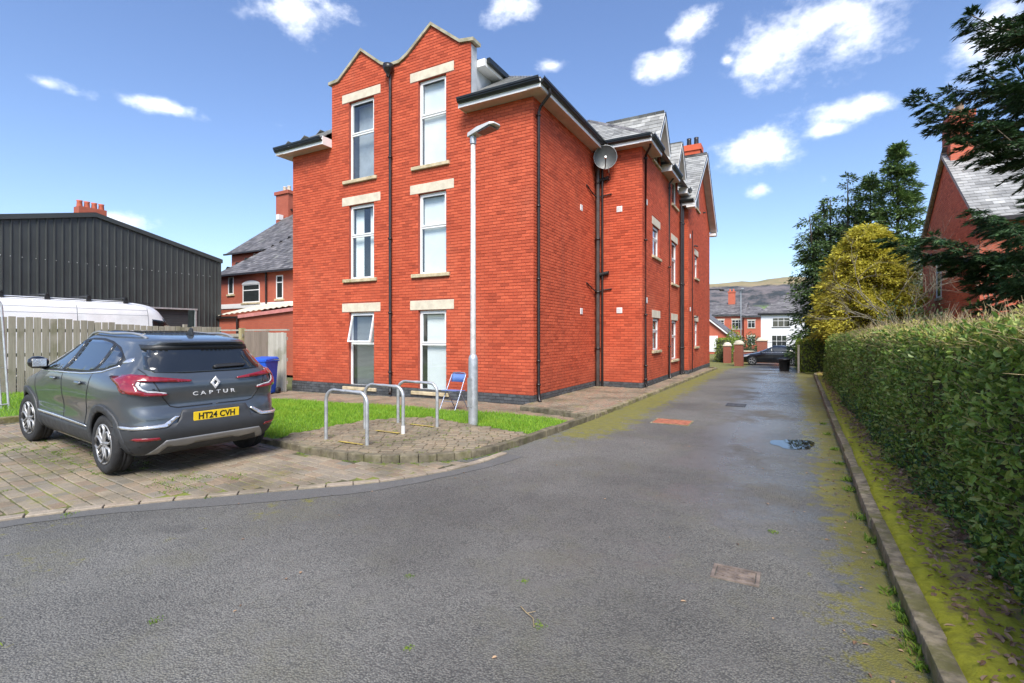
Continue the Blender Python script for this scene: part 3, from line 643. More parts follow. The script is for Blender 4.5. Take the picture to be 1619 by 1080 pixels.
def capline(name, a, b, parent, material, r=.07, lift=.02, n=.45, wd=.11):
    """hip or ridge tiles laid along a line"""
    a, b = Vector(a), Vector(b); L_ = (b-a).length; k = max(1, int(L_/n)); m = MB(); t = (b-a).normalized(); s = t.cross(Vector((0, 0, 1))).normalized(); up = s.cross(t)
    for i in range(k):
        p, q = a+t*(L_*i/k+.004), a+t*(L_*(i+1)/k-.004)
        m.add([p-s*wd+up*(lift-.045), p+up*(lift+.02), p+s*wd+up*(lift-.045), q-s*wd+up*(lift-.045), q+up*(lift+.02), q+s*wd+up*(lift-.045), p-s*wd+up*(lift-.06), p+s*wd+up*(lift-.06), q-s*wd+up*(lift-.06), q+s*wd+up*(lift-.06)],
              [(0, 1, 4, 3), (1, 2, 5, 4), (0, 6, 7, 2, 1), (3, 4, 5, 9, 8), (0, 3, 8, 6), (2, 7, 9, 5)])
    return m.build(name, material, parent, True)

APT = thing('apartment_building', 'three storey red brick apartment block with twin gabled parapet and slate roof', 'building', (-5.14, 10.4, 0))
FX0, FX1, FY, WX, BY, BX, GX = -13.42, -5.14, 10.4, -5.14, 14.7, -3.72, -3.45
PZ = .215       # top of plinth
EZ = 7.14       # wall head under the eaves
WIN_L, WIN_R = (-11.02, -10.06), (-8.50, -7.60)
STOREY = [(.14, 2.25), (3.20, 5.30), (6.02, 8.26)]
f_open = [(x[0], x[1], a, b) for x in (WIN_L, WIN_R) for a, b in STOREY]
f_lint = [(x[0]-.27, x[1]+.24, b+.01, b+.255) for x in (WIN_L, WIN_R) for a, b in STOREY]
f_sill = [(x[0]-.2, x[1]+.12, a-.10, a) for x in (WIN_L, WIN_R) for a, b in STOREY]
U_F, N_F = (1, 0, 0), (0, -1, 0)
PAR = (-11.71, -6.85)
GTOP = [(-11.71, 8.93), (-11.42, 8.95), (-10.52, 9.60), (-9.78, 9.03), (-9.52, 8.90), (-9.12, 8.90), (-8.86, 9.02), (-8.06, 9.60), (-7.16, 8.90), (-6.85, 8.84)]
fw_ = wall('front_wall', (0, FY, 0), U_F, N_F, FX0, FX1, -.35, EZ, f_open[:2]+f_open[3:5], APT)
pw_ = wall('parapet_wall', (0, FY, 0), U_F, N_F, PAR[0], PAR[1], EZ, 8.5, [(o[0], o[1], EZ, o[3]) for o in (f_open[2], f_open[5])], APT, top=GTOP)
# reopen the wall head where the top windows cross it
bpy.data.objects.remove(fw_); fw_ = wall('front_wall', (0, FY, 0), U_F, N_F, FX0, FX1, -.35, EZ, f_open[:2]+f_open[3:5]+[(o[0], o[1], o[2], EZ) for o in (f_open[2], f_open[5])], APT)
voids = f_open+f_lint+f_sill
fb = lay(FX0, FX1, PZ, EZ, voids)
near = [i for i, (a, b, c, d) in enumerate(fb) if b-a > .21 and c < 3.2 and a > -7.45]
near.sort(key=lambda i: (fb[i][0]-0)**2+FY**2+(fb[i][2]-1.6)**2); near = near[:300]
bm_ = bmesh.new(); bmesh.ops.create_cube(bm_, size=1)
for v in bm_.verts:
    k = .0018 if v.co.y < 0 else 0
    v.co = Vector((v.co.x*(BR_L-2*k), v.co.y*.016-.001, v.co.z*(BR_H-2*k)))
bme = bpy.data.meshes.new('brick'); bm_.to_mesh(bme); bm_.free(); bme.materials.append(MT['brick'])
for i in near:
    a, b, c, d = fb[i]; o = put(bpy.data.objects.new('brick', bme), fw_, True); o.location = ((a+b)/2, FY-random.uniform(-.001, .001), (c+d)/2)
bricks_obj('brickwork', np.delete(fb, near, 0), (0, FY, 0), U_F, N_F, MT['brick'], fw_)
pb = lay(PAR[0], PAR[1], PZ+math.floor((EZ-PZ)/.075)*.075, 8.5, voids, top=[(u, z) for u, z in GTOP])
bricks_obj('brickwork', pb, (0, FY, 0), U_F, N_F, MT['brick'], pw_)
lz = lambda u0, u1: lay(u0, u1, PZ-.075*5, PZ-.009, f_sill[:1]+f_sill[3:4])
bricks_obj('plinth', lz(FX0-.015, FX1+.015), (0, FY-.022, 0), U_F, N_F, MT['plinth'], APT, .01)
B('plinth_core', MT['plinth'], APT, FX0-.012, FX1+.012, FY-.022, FY-.001, -.35, PZ-.012)
for (a, b, c, d) in f_lint: slab('lintel', (0, FY, 0), U_F, N_F, a, b, c, d, -.1, .012, MT['stone'], APT)
for (a, b, c, d) in f_sill: slab('sill', (0, FY, 0), U_F, N_F, a, b, c, d-.004, -.1, .075, MT['stone_s'], APT, bevel=.012)
BL = ['slats', 'curtain', 'grey', 'part', 'roller', 'roller']
for k, (a, b, c, d) in enumerate(f_open): window((0, FY, 0), U_F, N_F, a, b, c, d, APT, blind=BL[k], open_top=(k == 0))
# coping along the parapet
m = MB()
for (p, q) in zip(GTOP[:-1], GTOP[1:]):
    x0, x1 = p[0]-(.1 if p is GTOP[0] else 0), q[0]+(.1 if q is GTOP[-1] else 0)
    m.prism([(x0, FY-.06, p[1]-.01), (x1, FY-.06, q[1]-.01), (x1, FY-.06, q[1]+.075), (x0, FY-.06, p[1]+.075)], (0, .36, 0))
m.build('coping', MT['coping'], APT, True)
m = MB().prism([(PAR[0], FY+.004, 8.32)]+[(PAR[1], FY+.004, 8.32)]+[(u, FY+.004, z-.012) for u, z in reversed(GTOP)], (0, .24, 0)); m.build('parapet_core', MT['mortar'], APT, True)
for k, x in enumerate(PAR):
    s = -1 if k == 0 else 1; x0, x1 = sorted((x, x+s*.008)); B('corner_trim', MT['cheek'], APT, x0, x1, FY+.02, FY+.26, EZ, 8.8)
B('dormer_cheek', MT['cheek'], APT, -6.98, -6.9, FY+.25, 12.6, EZ, 8.42)
B('dormer_cheek', MT['cheek'], APT, -11.66, -11.58, FY+.25, 12.6, EZ, 8.42)
EV = 7.30; T = .7
x0, x1, y0 = -13.77, -4.79, 10.05
roof_plane('roof', [(-6.84, y0, EV), (x1, y0, EV), (-6.84, y0+2.05, EV+2.05*T)], APT, keep=70)
roof_plane('roof', [(x0, y0, EV), (-11.72, y0, EV), (-11.72, y0+2.05, EV+2.05*T)], APT, keep=40)
roof_plane('roof', [(x1, y0, EV), (x1, 28, EV), (x1-3.29, 28, EV+2.3), (x1-3.29, y0+3.29, EV+2.3)], APT)
roof_plane('roof', [(x0, 28, EV), (x0, y0, EV), (x0+3.29, y0+3.29, EV+2.3), (x0+3.29, 28, EV+2.3)], APT, w=.6, exp=.4)
MB().poly([(x0+3.2, y0+3.2, EV+2.29), (x1-3.2, y0+3.2, EV+2.29), (x1-3.2, 28, EV+2.29), (x0+3.2, 28, EV+2.29)]).build('flat_roof', MT['slate'], APT, True)
capline('hip_tiles', (x1, y0, EV), (x1-3.2, y0+3.2, EV+2.24), APT, MT['slate_old'], lift=.0, wd=.07)
for (c, h) in ((-10.52, 1.15), (-8.06, 1.15)):        # pitched dormer roofs behind the gables
    for s in (-1, 1):
        MB().poly([(c, FY+.25, 9.45), (c, 14.5, 9.45), (c+s*h, 14.5, 8.62), (c+s*h, FY+.25, 8.62)]).build('dormer_roof', MT['slate'], APT, True)
# rainwater goods and eaves
def eave(ax, fixed, a, b, out, wallpos, z=EV, caps=(False, False)):
    """ax 'x': run along X at Y=fixed; out = -1/+1 outward sign along the other axis"""
    def bx(name, material, p0, p1, q0, q1, z0, z1, bevel=0):
        p0, p1 = sorted((p0, p1)); q0, q1 = sorted((q0, q1))
        return B(name, material, APT, q0, q1, p0, p1, z0, z1, bevel=bevel) if ax == 'x' else B(name, material, APT, p0, p1, q0, q1, z0, z1, bevel=bevel)
    bx('fascia', MT['upvc'], fixed-out*.03, fixed-out*.005, a, b, z-.20, z-.02); bx('soffit', MT['soffit'], fixed-out*.032, wallpos, a, b, z-.195-.004*(ax == 'y'), z-.178-.004*(ax == 'y'))
    m = MB(); e = [(0, -.13), (.05, -.13), (.085, -.085), (.085, -.055), (.105, -.05), (.105, .0), (.095, .0), (.095, -.03), (.07, -.045), (0.01, -.1), (0.0, -.1)]
    pts = [(fixed+out*(d-.004), z+.02+h) for d, h in e]
    if ax == 'x': m.prism([(a, p, h) for p, h in pts], (b-a, 0, 0))
    else: m.prism([(p, a, h) for p, h in pts], (0, b-a, 0))
    m.build('gutter', MT['gutter'], APT, True)
    for k, c in zip((a, b), caps):
        if c: bx('box_end', MT['upvc'], fixed-out*.004, wallpos, k-.012, k+.012, z-.21, z+.03)
eave('x', y0, x0, -11.72, -1, FY-.01, caps=(False, True)); eave('x', y0, -6.98, x1, -1, FY-.01, caps=(True, False))
eave('y', x1, y0, 14.35, 1, WX+.01); eave('y', x0, y0, 24, -1, FX0-.01)
eave('x', 14.35, x1+.1, -3.37, -1, BY-.01)
GB = [(16.5, 8.72), (19.5, 8.78)]; GW = .62
for (a, b, c) in ((14.35, 15.74, (0, 1)), (17.26, 18.72, (1, 1)), (20.28, 20.76, (1, 0))): eave('y', -3.37, a, b, 1, BX+.01, caps=c)
roof_plane('roof', [(x1, 14.35, EV), (-3.37, 14.35, EV), (-6.3, 17.28, EV+2.05), (-7.72, 17.28, EV+2.05)], APT, keep=60)
roof_plane('roof', [(-3.37, 14.35, EV), (-3.37, 21.2, EV), (-6.3, 21.2, EV+2.05), (-6.3, 17.28, EV+2.05)], APT)
capline('hip_tiles', (-3.37, 14.35, EV), (-6.3, 17.28, EV+2.05), APT, MT['slate_old'])
# dormer eave seen beside the parapet
def beam(name, material, a, b, w, h, parent):
    a, b = Vector(a), Vector(b); t = (b-a); s = Vector((t.y, -t.x, 0)).normalized() if abs(t.x)+abs(t.y) > 1e-3 else Vector((1, 0, 0)); up = s.cross(t.normalized())
    return MB().obox((a+b)/2, t/2, s*w/2, up*h/2).build(name, material, parent, True)
B('fascia', MT['upvc'], APT, -6.90, -6.62, FY+.28, 12.3, 8.34, 8.52); B('gutter', MT['gutter'], APT, -6.615, -6.52, FY+.36, 12.3, 8.42, 8.55)
# walls of the side
def side_wall(name, O, U, N, u0, u1, z1, op, lint, sill, top=None, zb=EZ):
    w = wall(name, O, U, N, u0, u1, -.35, z1, op, APT, top=top)
    bricks_obj('brickwork', lay(u0+.002, u1-.002, PZ, z1, op+lint+sill, top=top), O, U, N, MT['brick'], w)
    O2 = Vector(O)+Vector(N)*.016
    bricks_obj('plinth', lay(u0-.01, u1+.01, PZ-.075*5, PZ-.009, []), O2, U, N, MT['plinth'], APT, .008)
    slab('plinth_core', O, U, N, u0, u1, -.35, PZ-.012, -.02, .015, MT['plinth'], APT, bevel=0)
    for q in lint: slab('lintel', O, U, N, *q, -.1, .012, MT['stone'], APT)
    for q in sill: slab('sill', O, U, N, q[0], q[1], q[2], q[3]-.004, -.1, .07, MT['stone_s'], APT, bevel=.01)
    return w
UY, NX = (0, 1, 0), (1, 0, 0)
side_wall('side_wall', (WX, 0, 0), UY, NX, FY, BY, EZ, [], [], [])
side_wall('bay_front_wall', (0, BY, 0), U_F, N_F, WX, BX, EZ, [], [], [])
def lint_sill(op): return [(a-.1, b+.12, d+.005, d+.25) for a, b, c, d in op], [(a-.12, b+.12, c-.09, c) for a, b, c, d in op]
b_op = [(16.0, 16.95, 4.12, 5.10), (16.0, 16.95, 1.12, 2.15), (18.95, 19.98, 3.52, 5.08), (18.95, 19.98, .70, 2.15)]
bl_, bs_ = lint_sill(b_op)
tw = [(16.08, 16.92, EZ+.02, 8.0), (19.02, 19.98, 6.44, 8.05)]
bw = side_wall('bay_side_wall', (BX, 0, 0), UY, NX, BY, 20.87, EZ, b_op+[(19.02, 19.98, 6.44, EZ)], bl_, bs_+[(18.9, 20.1, 6.35, 6.44), (15.95, 17.05, EZ-.07, EZ+.01)])
for (a, b, c, d) in b_op: window((BX, 0, 0), UY, NX, a, b, c, d, APT, blind='roller', inset=.06)
for k, (yc, pk) in enumerate(GB):
    t = tw[k]; top = [(yc-GW, 7.78), (yc, pk-.06), (yc+GW, 7.78)]
    gw_ = wall('gablet_wall', (BX, 0, 0), UY, NX, yc-GW, yc+GW, EZ, 7.7, [(t[0], t[1], max(t[2], EZ), 7.7)], APT, top=None)
    MB().poly([(BX, yc-GW, 7.7), (BX, t[0], 7.7), (BX, t[0], t[3]), (BX, t[1], t[3]), (BX, t[1], 7.7), (BX, yc+GW, 7.7), (BX, yc+GW, 7.78), (BX, yc, pk-.06), (BX, yc-GW, 7.78)]).build('gable_backing', MT['mortar'], gw_, True)
    bricks_obj('brickwork', lay(yc-GW, yc+GW, PZ+93*.075, 7.7, [t], top=top), (BX, 0, 0), UY, NX, MT['brick'], gw_)
    window((BX, 0, 0), UY, NX, t[0], t[1], t[2], t[3], APT, blind='roller', inset=.06)
    for s in (-1, 1):
        f = (BX+.27, yc+s*.80, 7.66); p = (BX+.27, yc, pk); bp = (-5.4, yc, pk); bf = (-4.1, yc+s*.80, 7.66)
        roof_plane('dormer_roof', [f, bf, bp, p], APT)
        tdir = (Vector(p)-Vector(f)); nn = Vector((0, -tdir.z, tdir.y)).normalized()
        if nn.z > 0: nn = -nn
        MB().prism([Vector(f)+Vector((-.0, 0, 0)), Vector(p), Vector(p)+Vector((0, 0, -.19)), Vector(f)+Vector((0, 0, -.19))], (.025, 0, 0)).build('bargeboard', MT['upvc'], APT, True)
        MB().prism([Vector(f)+Vector((-.006, 0, -.13)), Vector(p)+Vector((-.006, 0, -.13)), Vector(p)+Vector((-.006, 0, -.145)), Vector(f)+Vector((-.006, 0, -.145))], (-.26, 0, 0)).build('soffit', MT['soffit'], APT, True)
        MB().prism([Vector(f)+Vector((.027, s*.02, .045)), Vector(p)+Vector((.027, 0, .045)), Vector(p)+Vector((.027, 0, -.01)), Vector(f)+Vector((.027, s*.02, -.01))], (.02, 0, 0)).build('verge_trim', MT['gutter'], APT, True)
        B('box_end', MT['upvc'], APT, BX-.35, BX+.27, yc+s*.80-.06*(s > 0)-.0*(s < 0), yc+s*.80+.06*(s < 0), 7.44, 7.62)
        ya, yb = sorted((yc+s*.805, yc+s*.90)); B('gutter', MT['gutter'], APT, -4.1, BX+.24, ya, yb, 7.55, 7.68)
        B('dormer_cheek', MT['cheek'], APT, -4.4, BX-.02, *(sorted((yc+s*GW, yc+s*(GW-.05)))), EZ, 7.75)
# far gable section
g_op = [(22.45, 23.28, 4.05, 5.02), (22.45, 23.28, 1.12, 2.18), (22.7, 23.55, 7.08, 7.95)]; gl_, gs_ = lint_sill(g_op)
PKY, PKZ = 23.95, 9.72
side_wall('gable_wall', (GX, 0, 0), UY, NX, 20.87, 27.05, 6.9, [(a, b, c, min(d, 6.9)) for a, b, c, d in g_op[:2]], gl_[:2], gs_, top=[(20.87, 6.95), (PKY, PKZ-.1), (27.05, 6.95)])
side_wall('gable_return', (0, 20.87, 0), U_F, N_F, BX, GX, 6.9, [], [], [])
for (a, b, c, d) in g_op[:2]: window((GX, 0, 0), UY, NX, a, b, c, d, APT, blind='roller', inset=.06)
slab('window_frame', (GX, 0, 0), UY, NX, *g_op[2][:2], *g_op[2][2:], -.01, .012, MT['upvc'], APT, bevel=0); slab('pane', (GX, 0, 0), UY, NX, g_op[2][0]+.07, g_op[2][1]-.07, g_op[2][2]+.07, g_op[2][3]-.07, -.01, .016, MT['room'], APT, bevel=0)
XR = GX+.3
roof_plane('roof', [(-13, 20.5, 6.86), (XR, 20.5, 6.86), (XR, PKY, PKZ), (-13, PKY, PKZ)], APT); roof_plane('roof', [(XR, 27.4, 6.86), (-13, 27.4, 6.86), (-13, PKY, PKZ), (XR, PKY, PKZ)], APT, w=.5, exp=.35)
capline('ridge_tiles', (XR, PKY, PKZ), (-12, PKY, PKZ), APT, MT['slate_old'])
for s, yy in ((-1, 20.5), (1, 27.4)):
    f, p = Vector((XR, yy, 6.84)), Vector((XR, PKY, PKZ-.02))
    MB().prism([f, p, p+Vector((0, 0, -.22)), f+Vector((0, 0, -.22))], (.025, 0, 0)).build('bargeboard', MT['upvc'], APT, True)
    MB().prism([f+Vector((-.006, 0, -.16)), p+Vector((-.006, 0, -.16)), p+Vector((-.006, 0, -.175)), f+Vector((-.006, 0, -.175))], (-.28, 0, 0)).build('soffit', MT['soffit'], APT, True)
    MB().prism([f+Vector((.027, 0, .05)), p+Vector((.027, 0, .05)), p+Vector((.027, 0, -.01)), f+Vector((.027, 0, -.01))], (.02, 0, 0)).build('verge_trim', MT['gutter'], APT, True)
    B('box_end', MT['upvc'], APT, GX-.01, XR, *sorted((yy, yy-s*.35)), 6.6, 6.72)
eave('x', 20.5, BX+.0, XR-.03, -1, 20.86, z=6.88)
wall('back_wall', (0, 27.05, 0), (-1, 0, 0), (0, 1, 0), -GX, 13.4, -.9, 6.9, [], APT, material=MT['brick']); wall('left_wall', (FX0, 0, 0), (0, -1, 0), (-1, 0, 0), -27.05, -FY, -.9, EZ, [], APT, material=MT['brick'])
ch = B('chimney', MT['brick'], APT, -4.35, -3.6, 25.0, 25.7, 7.5, 10.35); B('chimney_cap', MT['brick'], ch, -4.4, -3.55, 24.95, 25.75, 10.35, 10.62)
for x in (-4.15, -3.82): MB().lathe([(.001, 11.05), (.11, 11.05), (.1, 10.95), (.12, 10.62)], 12, c=(x, 25.35, 0)).build('chimney_pot', MT['pipe'], ch, True)
# down pipes
def pipe(pts, r, brackets, wallx=None, name='downpipe', material=None):
    p = MB().tube(pts, r, 10).build(name, material or MT['pipe'], APT, True)
    for (x, y, z) in brackets: MB().lathe([(r*.9, -.025), (r*1.45, -.022), (r*1.45, .022), (r*.9, .025)], 10, c=(x, y, z)).build('bracket', MT['pipe'], p, True)
    return p
px, py = WX+.075, FY+.14
pipe([(x1+.05, FY+.02, 7.2), (x1+.05, FY+.05, 7.08), (px+.05, py, 6.9), (px, py, 6.78), (px, py, .28), (px+.03, py-.03, .1), (px+.08, py-.06, .05)], .036, [(px, py, z) for z in (6.7, 4.6, 2.9, 1.0, .45)])
pipe([(-9.40, FY-.075, 8.62), (-9.40, FY-.075, .22), (-9.37, FY-.11, .08), (-9.34, FY-.16, .03)], .040, [(-9.40, FY-.075, z) for z in (6.4, 4.2, 2.2, .6)])
MB().lathe([(.05, 8.55), (.06, 8.62), (.13, 8.72), (.145, 8.76), (.145, 8.86), (.13, 8.86), (.1, 8.74), (.03, 8.7)], 14, c=(-9.40, FY-.15, 0)).build('hopper', MT['pipe'], APT, True)
pipe([(WX+.11, BY-.11, 7.1), (WX+.11, BY-.11, .05)], .062, [(WX+.11, BY-.11, z) for z in (6.2, 4.5, 2.9, 1.2)], material=mat('grey_brown_pipe', (.06, .05, .045), .4, var=.3))
pipe([(WX+.29, BY-.07, 7.1), (WX+.24, BY-.07, 6.8), (WX+.24, BY-.07, .05)], .034, [])
pipe([(BX+.30, BY-.2, 7.2), (BX+.25, BY-.05, 7.05), (BX+.07, BY+.16, 6.9), (BX+.07, BY+.16, .22), (BX+.11, BY+.13, .09)], .036, [(BX+.07, BY+.16, z) for z in (6.8, 4.4, 2.2, .7, .3)])
pipe([(BX+.25, 18.2, 7.15), (BX+.07, 18.25, 6.95), (BX+.07, 18.25, .2), (BX+.11, 18.2, .08)], .036, [(BX+.07, 18.25, z) for z in (6.8, 4.0, 1.2)])
for (yy, r_) in ((20.35, .04), (20.68, .06)): pipe([(BX+.09, yy, 6.75), (BX+.09, yy, .2), (BX+.12, yy-.03, .08)], r_, [(BX+.09, yy, z) for z in (6, 3.6, 1.1)])
pipe([(GX+.03, 21.7, 5.9), (GX+.03, 21.7, .1)], .016, []); 
for z in (6.25, 3.40):      # pipe junctions in the inner corner
    m = MB().tube([(WX+.04, BY-.07, z), (-4.72, BY-.075, z+.07)], .05, 10); 
    for k in range(6): m.lathe([(.05, -.012), (.066, -.01), (.066, .01), (.05, .012)], 10, 'x', (WX+.12+k*.06, BY-.072, z+.015+k*.011))
    m.build('soil_branch', MT['black'], APT, True)
    MB().tube([(WX+.03, BY-.85, z-.28), (WX+.05, BY-.4, z-.42), (WX+.09, BY-.1, z-.5)], .02, 7).build('waste_pipe', MT['black'], APT, True)
    MB().tube([(WX+.09, BY-.1, z-.5), (WX+.25, BY-.05, z-.44), (-4.62, BY-.04, z-.41)], .02, 7).build('waste_pipe', MT['black'], APT, True)
for yy, z in ((22.2, 5.35), (22.2, 2.35)): MB().tube([(GX, yy, z), (GX+.08, yy, z), (GX+.1, yy+.35, z+.03)], .03, 7).build('waste_pipe', MT['black'], APT, True)
MB().tube([(GX, 24.8, 7.3), (GX+.12, 24.8, 7.3)], .04, 7).build('vent_pipe', MT['black'], APT, True)
def airvent(O, U, N, u, z):
    s = slab('air_vent', O, U, N, u-.085, u+.085, z-.085, z+.085, .002, .022, MT['upvc'], APT, bevel=.004)
    for k in range(4): slab('louvre', O, U, N, u-.06+k*.034, u-.045+k*.034, z-.06, z+.06, .02, .026, MT['cheek'], s, bevel=0)
for z in (5.22, 2.28): airvent((WX, 0, 0), UY, NX, 13.47, z)
for z in (5.36, 2.34): airvent((0, BY, 0), U_F, N_F, -4.39, z)
for z in (5.6, 2.65): airvent((BX, 0, 0), UY, NX, 15.2, z); airvent((GX, 0, 0), UY, NX, 21.3, z)
# satellite dish
SD = thing('satellite_dish', 'round grey satellite dish on the inner brick corner below the eaves', 'satellite dish', (-4.75, BY, 6.8))
M4 = Matrix.Translation((-4.72, BY-.34, 6.85)) @ Matrix.Rotation(R(20), 4, 'Z') @ Matrix.Rotation(R(8), 4, 'X')
md = MB(); prof = [(r, .16*(r/.33)**2*.5) for r in np.linspace(.005, .33, 9)]
md.lathe([(r, -h) for r, h in prof]+[(.336, -.085), (.336, -.07)]+[(r, -h+.012) for r, h in prof[::-1]], 32, 'y')
md.v = [tuple(M4 @ Vector(v)) for v in md.v]; md.build('reflector', mat('dish_grey', (.07, .078, .08), .45, var=.15, vs=5), SD, True)
mr = MB().tube([M4 @ Vector((.336*math.cos(a), -.078, .336*math.sin(a))) for a in np.linspace(0, 2*math.pi, 33)], .007, 6, cap=False); mr.build('rim', MT['galv'], SD, True)
ma = MB().tube([M4 @ Vector((0, .03, -.28)), M4 @ Vector((0, -.2, -.27)), M4 @ Vector((0, -.34, -.08))], .014, 6); ma.build('feed_arm', MT['black'], SD, True)
MB().tube([M4 @ Vector((0, -.30, -.08)), M4 @ Vector((0, -.38, -.05))], .032, 10).build('receiver', MT['upvc'], SD, True)
MB().tube([M4 @ Vector((0, .03, -.05)), Vector((-4.72, BY-.12, 6.7)), Vector((-4.72, BY, 6.5))], .02, 8).build('wall_bracket', MT['galv'], SD, True)
MB().tube([Vector((-4.7, BY-.02, 6.5)), Vector((-4.66, BY-.03, 6.3)), Vector((-4.8, BY-.02, 6.2))], .006, 5).build('cable', MT['black'], SD, True)
# ------------------------------------------------------------------ vehicles
def smooth1(a, k):
    if k < 1: return a
    p = np.pad(a, k, mode='edge'); w = np.hanning(2*k+3)[1:-1]; w /= w.sum()
    return np.convolve(p, w, 'valid')
class Vehicle:
    """body as a stack of rounded plan outlines; local x forward from the rear bumper, y left, z up"""
    def __init__(s, zr, xr, xf, hw, nr, nf, xm, root, paint, levels=64, around=168, arches=(), arch_r=.40, smooth=2, bump=None):
        zs = np.interp(np.linspace(0, 1, levels), *zip(*zr)); zs = np.sort(zs); T = lambda tab: smooth1(np.interp(zs, *zip(*tab)), smooth)
        XR, XF, HW, NR, NF = T(xr), T(xf), T(hw), T(nr), T(nf); V = []
        an = np.linspace(0, 2*np.pi, 3001)
        for z, a, b, w, n1, n2 in zip(zs, XR, XF, HW, NR, NF):
            c, sn = np.cos(an), np.sin(an); n = np.where(c < 0, n1, n2)
            X = np.where(c < 0, xm+(xm-a)*-np.abs(c)**(2/n), xm+(b-xm)*np.abs(c)**(2/n)); Y = w*np.sign(sn)*np.abs(sn)**(2/n)
            if bump is not None: Y = Y*(1+bump(X, z))
            d = np.r_[0, np.cumsum(np.hypot(np.diff(X), np.diff(Y)))]; t = np.linspace(0, d[-1], around, endpoint=False)
            V.append(np.stack([np.interp(t, d, X), np.interp(t, d, Y), np.full(around, z)], -1))
        V = np.array(V); L_, A = V.shape[:2]; F = []
        for i in range(L_-1):
            for k in range(A): F.append((i*A+k, i*A+(k+1) % A, (i+1)*A+(k+1) % A, (i+1)*A+k))
        me = bpy.data.meshes.new('body'); me.from_pydata([tuple(p) for p in V.reshape(-1, 3)], [], F+[list(range(A))[::-1], [(L_-1)*A+k for k in range(A)]])
        bm = bmesh.new(); bm.from_mesh(me); s.bvh = BVHTree.FromBMesh(bm); bm.free(); me.materials.append(paint); me.materials.append(MT['black'])
        s.root = root; s.body = put(bpy.data.objects.new('body', me), root)
        for x in arches:
            cu = MB()
            for sd in (-1, 1): cu.tube([(x, sd*.50, .335), (x, sd*1.3, .335)], arch_r, 40, smooth=False)
            c = cu.build('cutter', MT['black'], None); c.data.materials.clear(); c.data.materials.append(None); c.data.materials[0] = MT['black']
            md = s.body.modifiers.new('arch', 'BOOLEAN'); md.operation = 'DIFFERENCE'; md.solver = 'EXACT'; md.object = c; md.material_mode = 'TRANSFER'
            c.parent = root
            dg = bpy.context.evaluated_depsgraph_get(); nm = bpy.data.meshes.new_from_object(s.body.evaluated_get(dg)); s.body.modifiers.clear(); s.body.data = nm; bpy.data.objects.remove(c)
        me = s.body.data; me.polygons.foreach_set('use_smooth', [True]*len(me.polygons)); me.set_sharp_from_angle(angle=R(38))
    def decal(s, name, poly, view, material, off=.003, grid=.05, thick=.008, parent=None, mirror=False):
        """a part that follows the body: outline drawn in side (x,z), rear (y,z) or front view and laid on the surface"""
        obs = []
        for sg in ((1, -1) if mirror else (1,)):
            pts = [Vector(p) for p in poly]; n = len(pts)
            if view == 'rear' and sg < 0: pts = [Vector((-p.x, p.y)) for p in pts][::-1]
            x0, x1 = min(p.x for p in pts), max(p.x for p in pts); y0, y1 = min(p.y for p in pts), max(p.y for p in pts)
            # densify the outline
            out = []
            for a, b in zip(pts, pts[1:]+pts[:1]):
                k = max(1, int((b-a).length/grid)); out += [a+(b-a)*i/k for i in range(k)]
            m = len(out); extra = [Vector((x, y)) for x in np.arange(x0+grid/2, x1, grid) for y in np.arange(y0+grid/2, y1, grid) if in_poly(x, y, [(p.x, p.y) for p in out])]
            vs, es, fs, *_ = delaunay_2d_cdt(out+extra, [(i, (i+1) % m) for i in range(m)], [list(range(m))], 1, 1e-5)
            V = []
            for p in vs:
                if view == 'side': o, d = Vector((p.x, sg*3, p.y)), Vector((0, -sg, 0))
                elif view == 'rear': o, d = Vector((-3, p.x, p.y)), Vector((1, 0, 0))
                elif view == 'front': o, d = Vector((9, p.x, p.y)), Vector((-1, 0, 0))
                else: o, d = Vector((p.x, p.y, 5)), Vector((0, 0, -1))
                h, nn, _, _ = s.bvh.ray_cast(o, d)
                if h is None: h, nn, _, _ = s.bvh.find_nearest(o+d*2.2); 
                if nn.dot(d) > 0: nn = -nn
                V.append(tuple(h+nn*off))
            me = bpy.data.meshes.new(name); me.from_pydata(V, [], [list(f) for f in fs]); me.materials.append(material)
            bm = bmesh.new(); bm.from_mesh(me); bmesh.ops.recalc_face_normals(bm, faces=bm.faces)
            c = sum((Vector(v) for v in V), Vector())/len(V); f0 = max(bm.faces, key=lambda f: f.calc_area())
            ref = {'side': Vector((0, sg, 0)), 'rear': Vector((-1, 0, 0)), 'front': Vector((1, 0, 0)), 'top': Vector((0, 0, 1))}[view]
            if f0.normal.dot(ref) < 0: bmesh.ops.reverse_faces(bm, faces=bm.faces)
            bm.to_mesh(me); bm.free(); me.polygons.foreach_set('use_smooth', [True]*len(me.polygons))
            ob = put(bpy.data.objects.new(name, me), parent or s.root)
            if thick: sd = ob.modifiers.new('t', 'SOLIDIFY'); sd.thickness = thick; sd.offset = -.6
            obs.append(ob)
        return obs
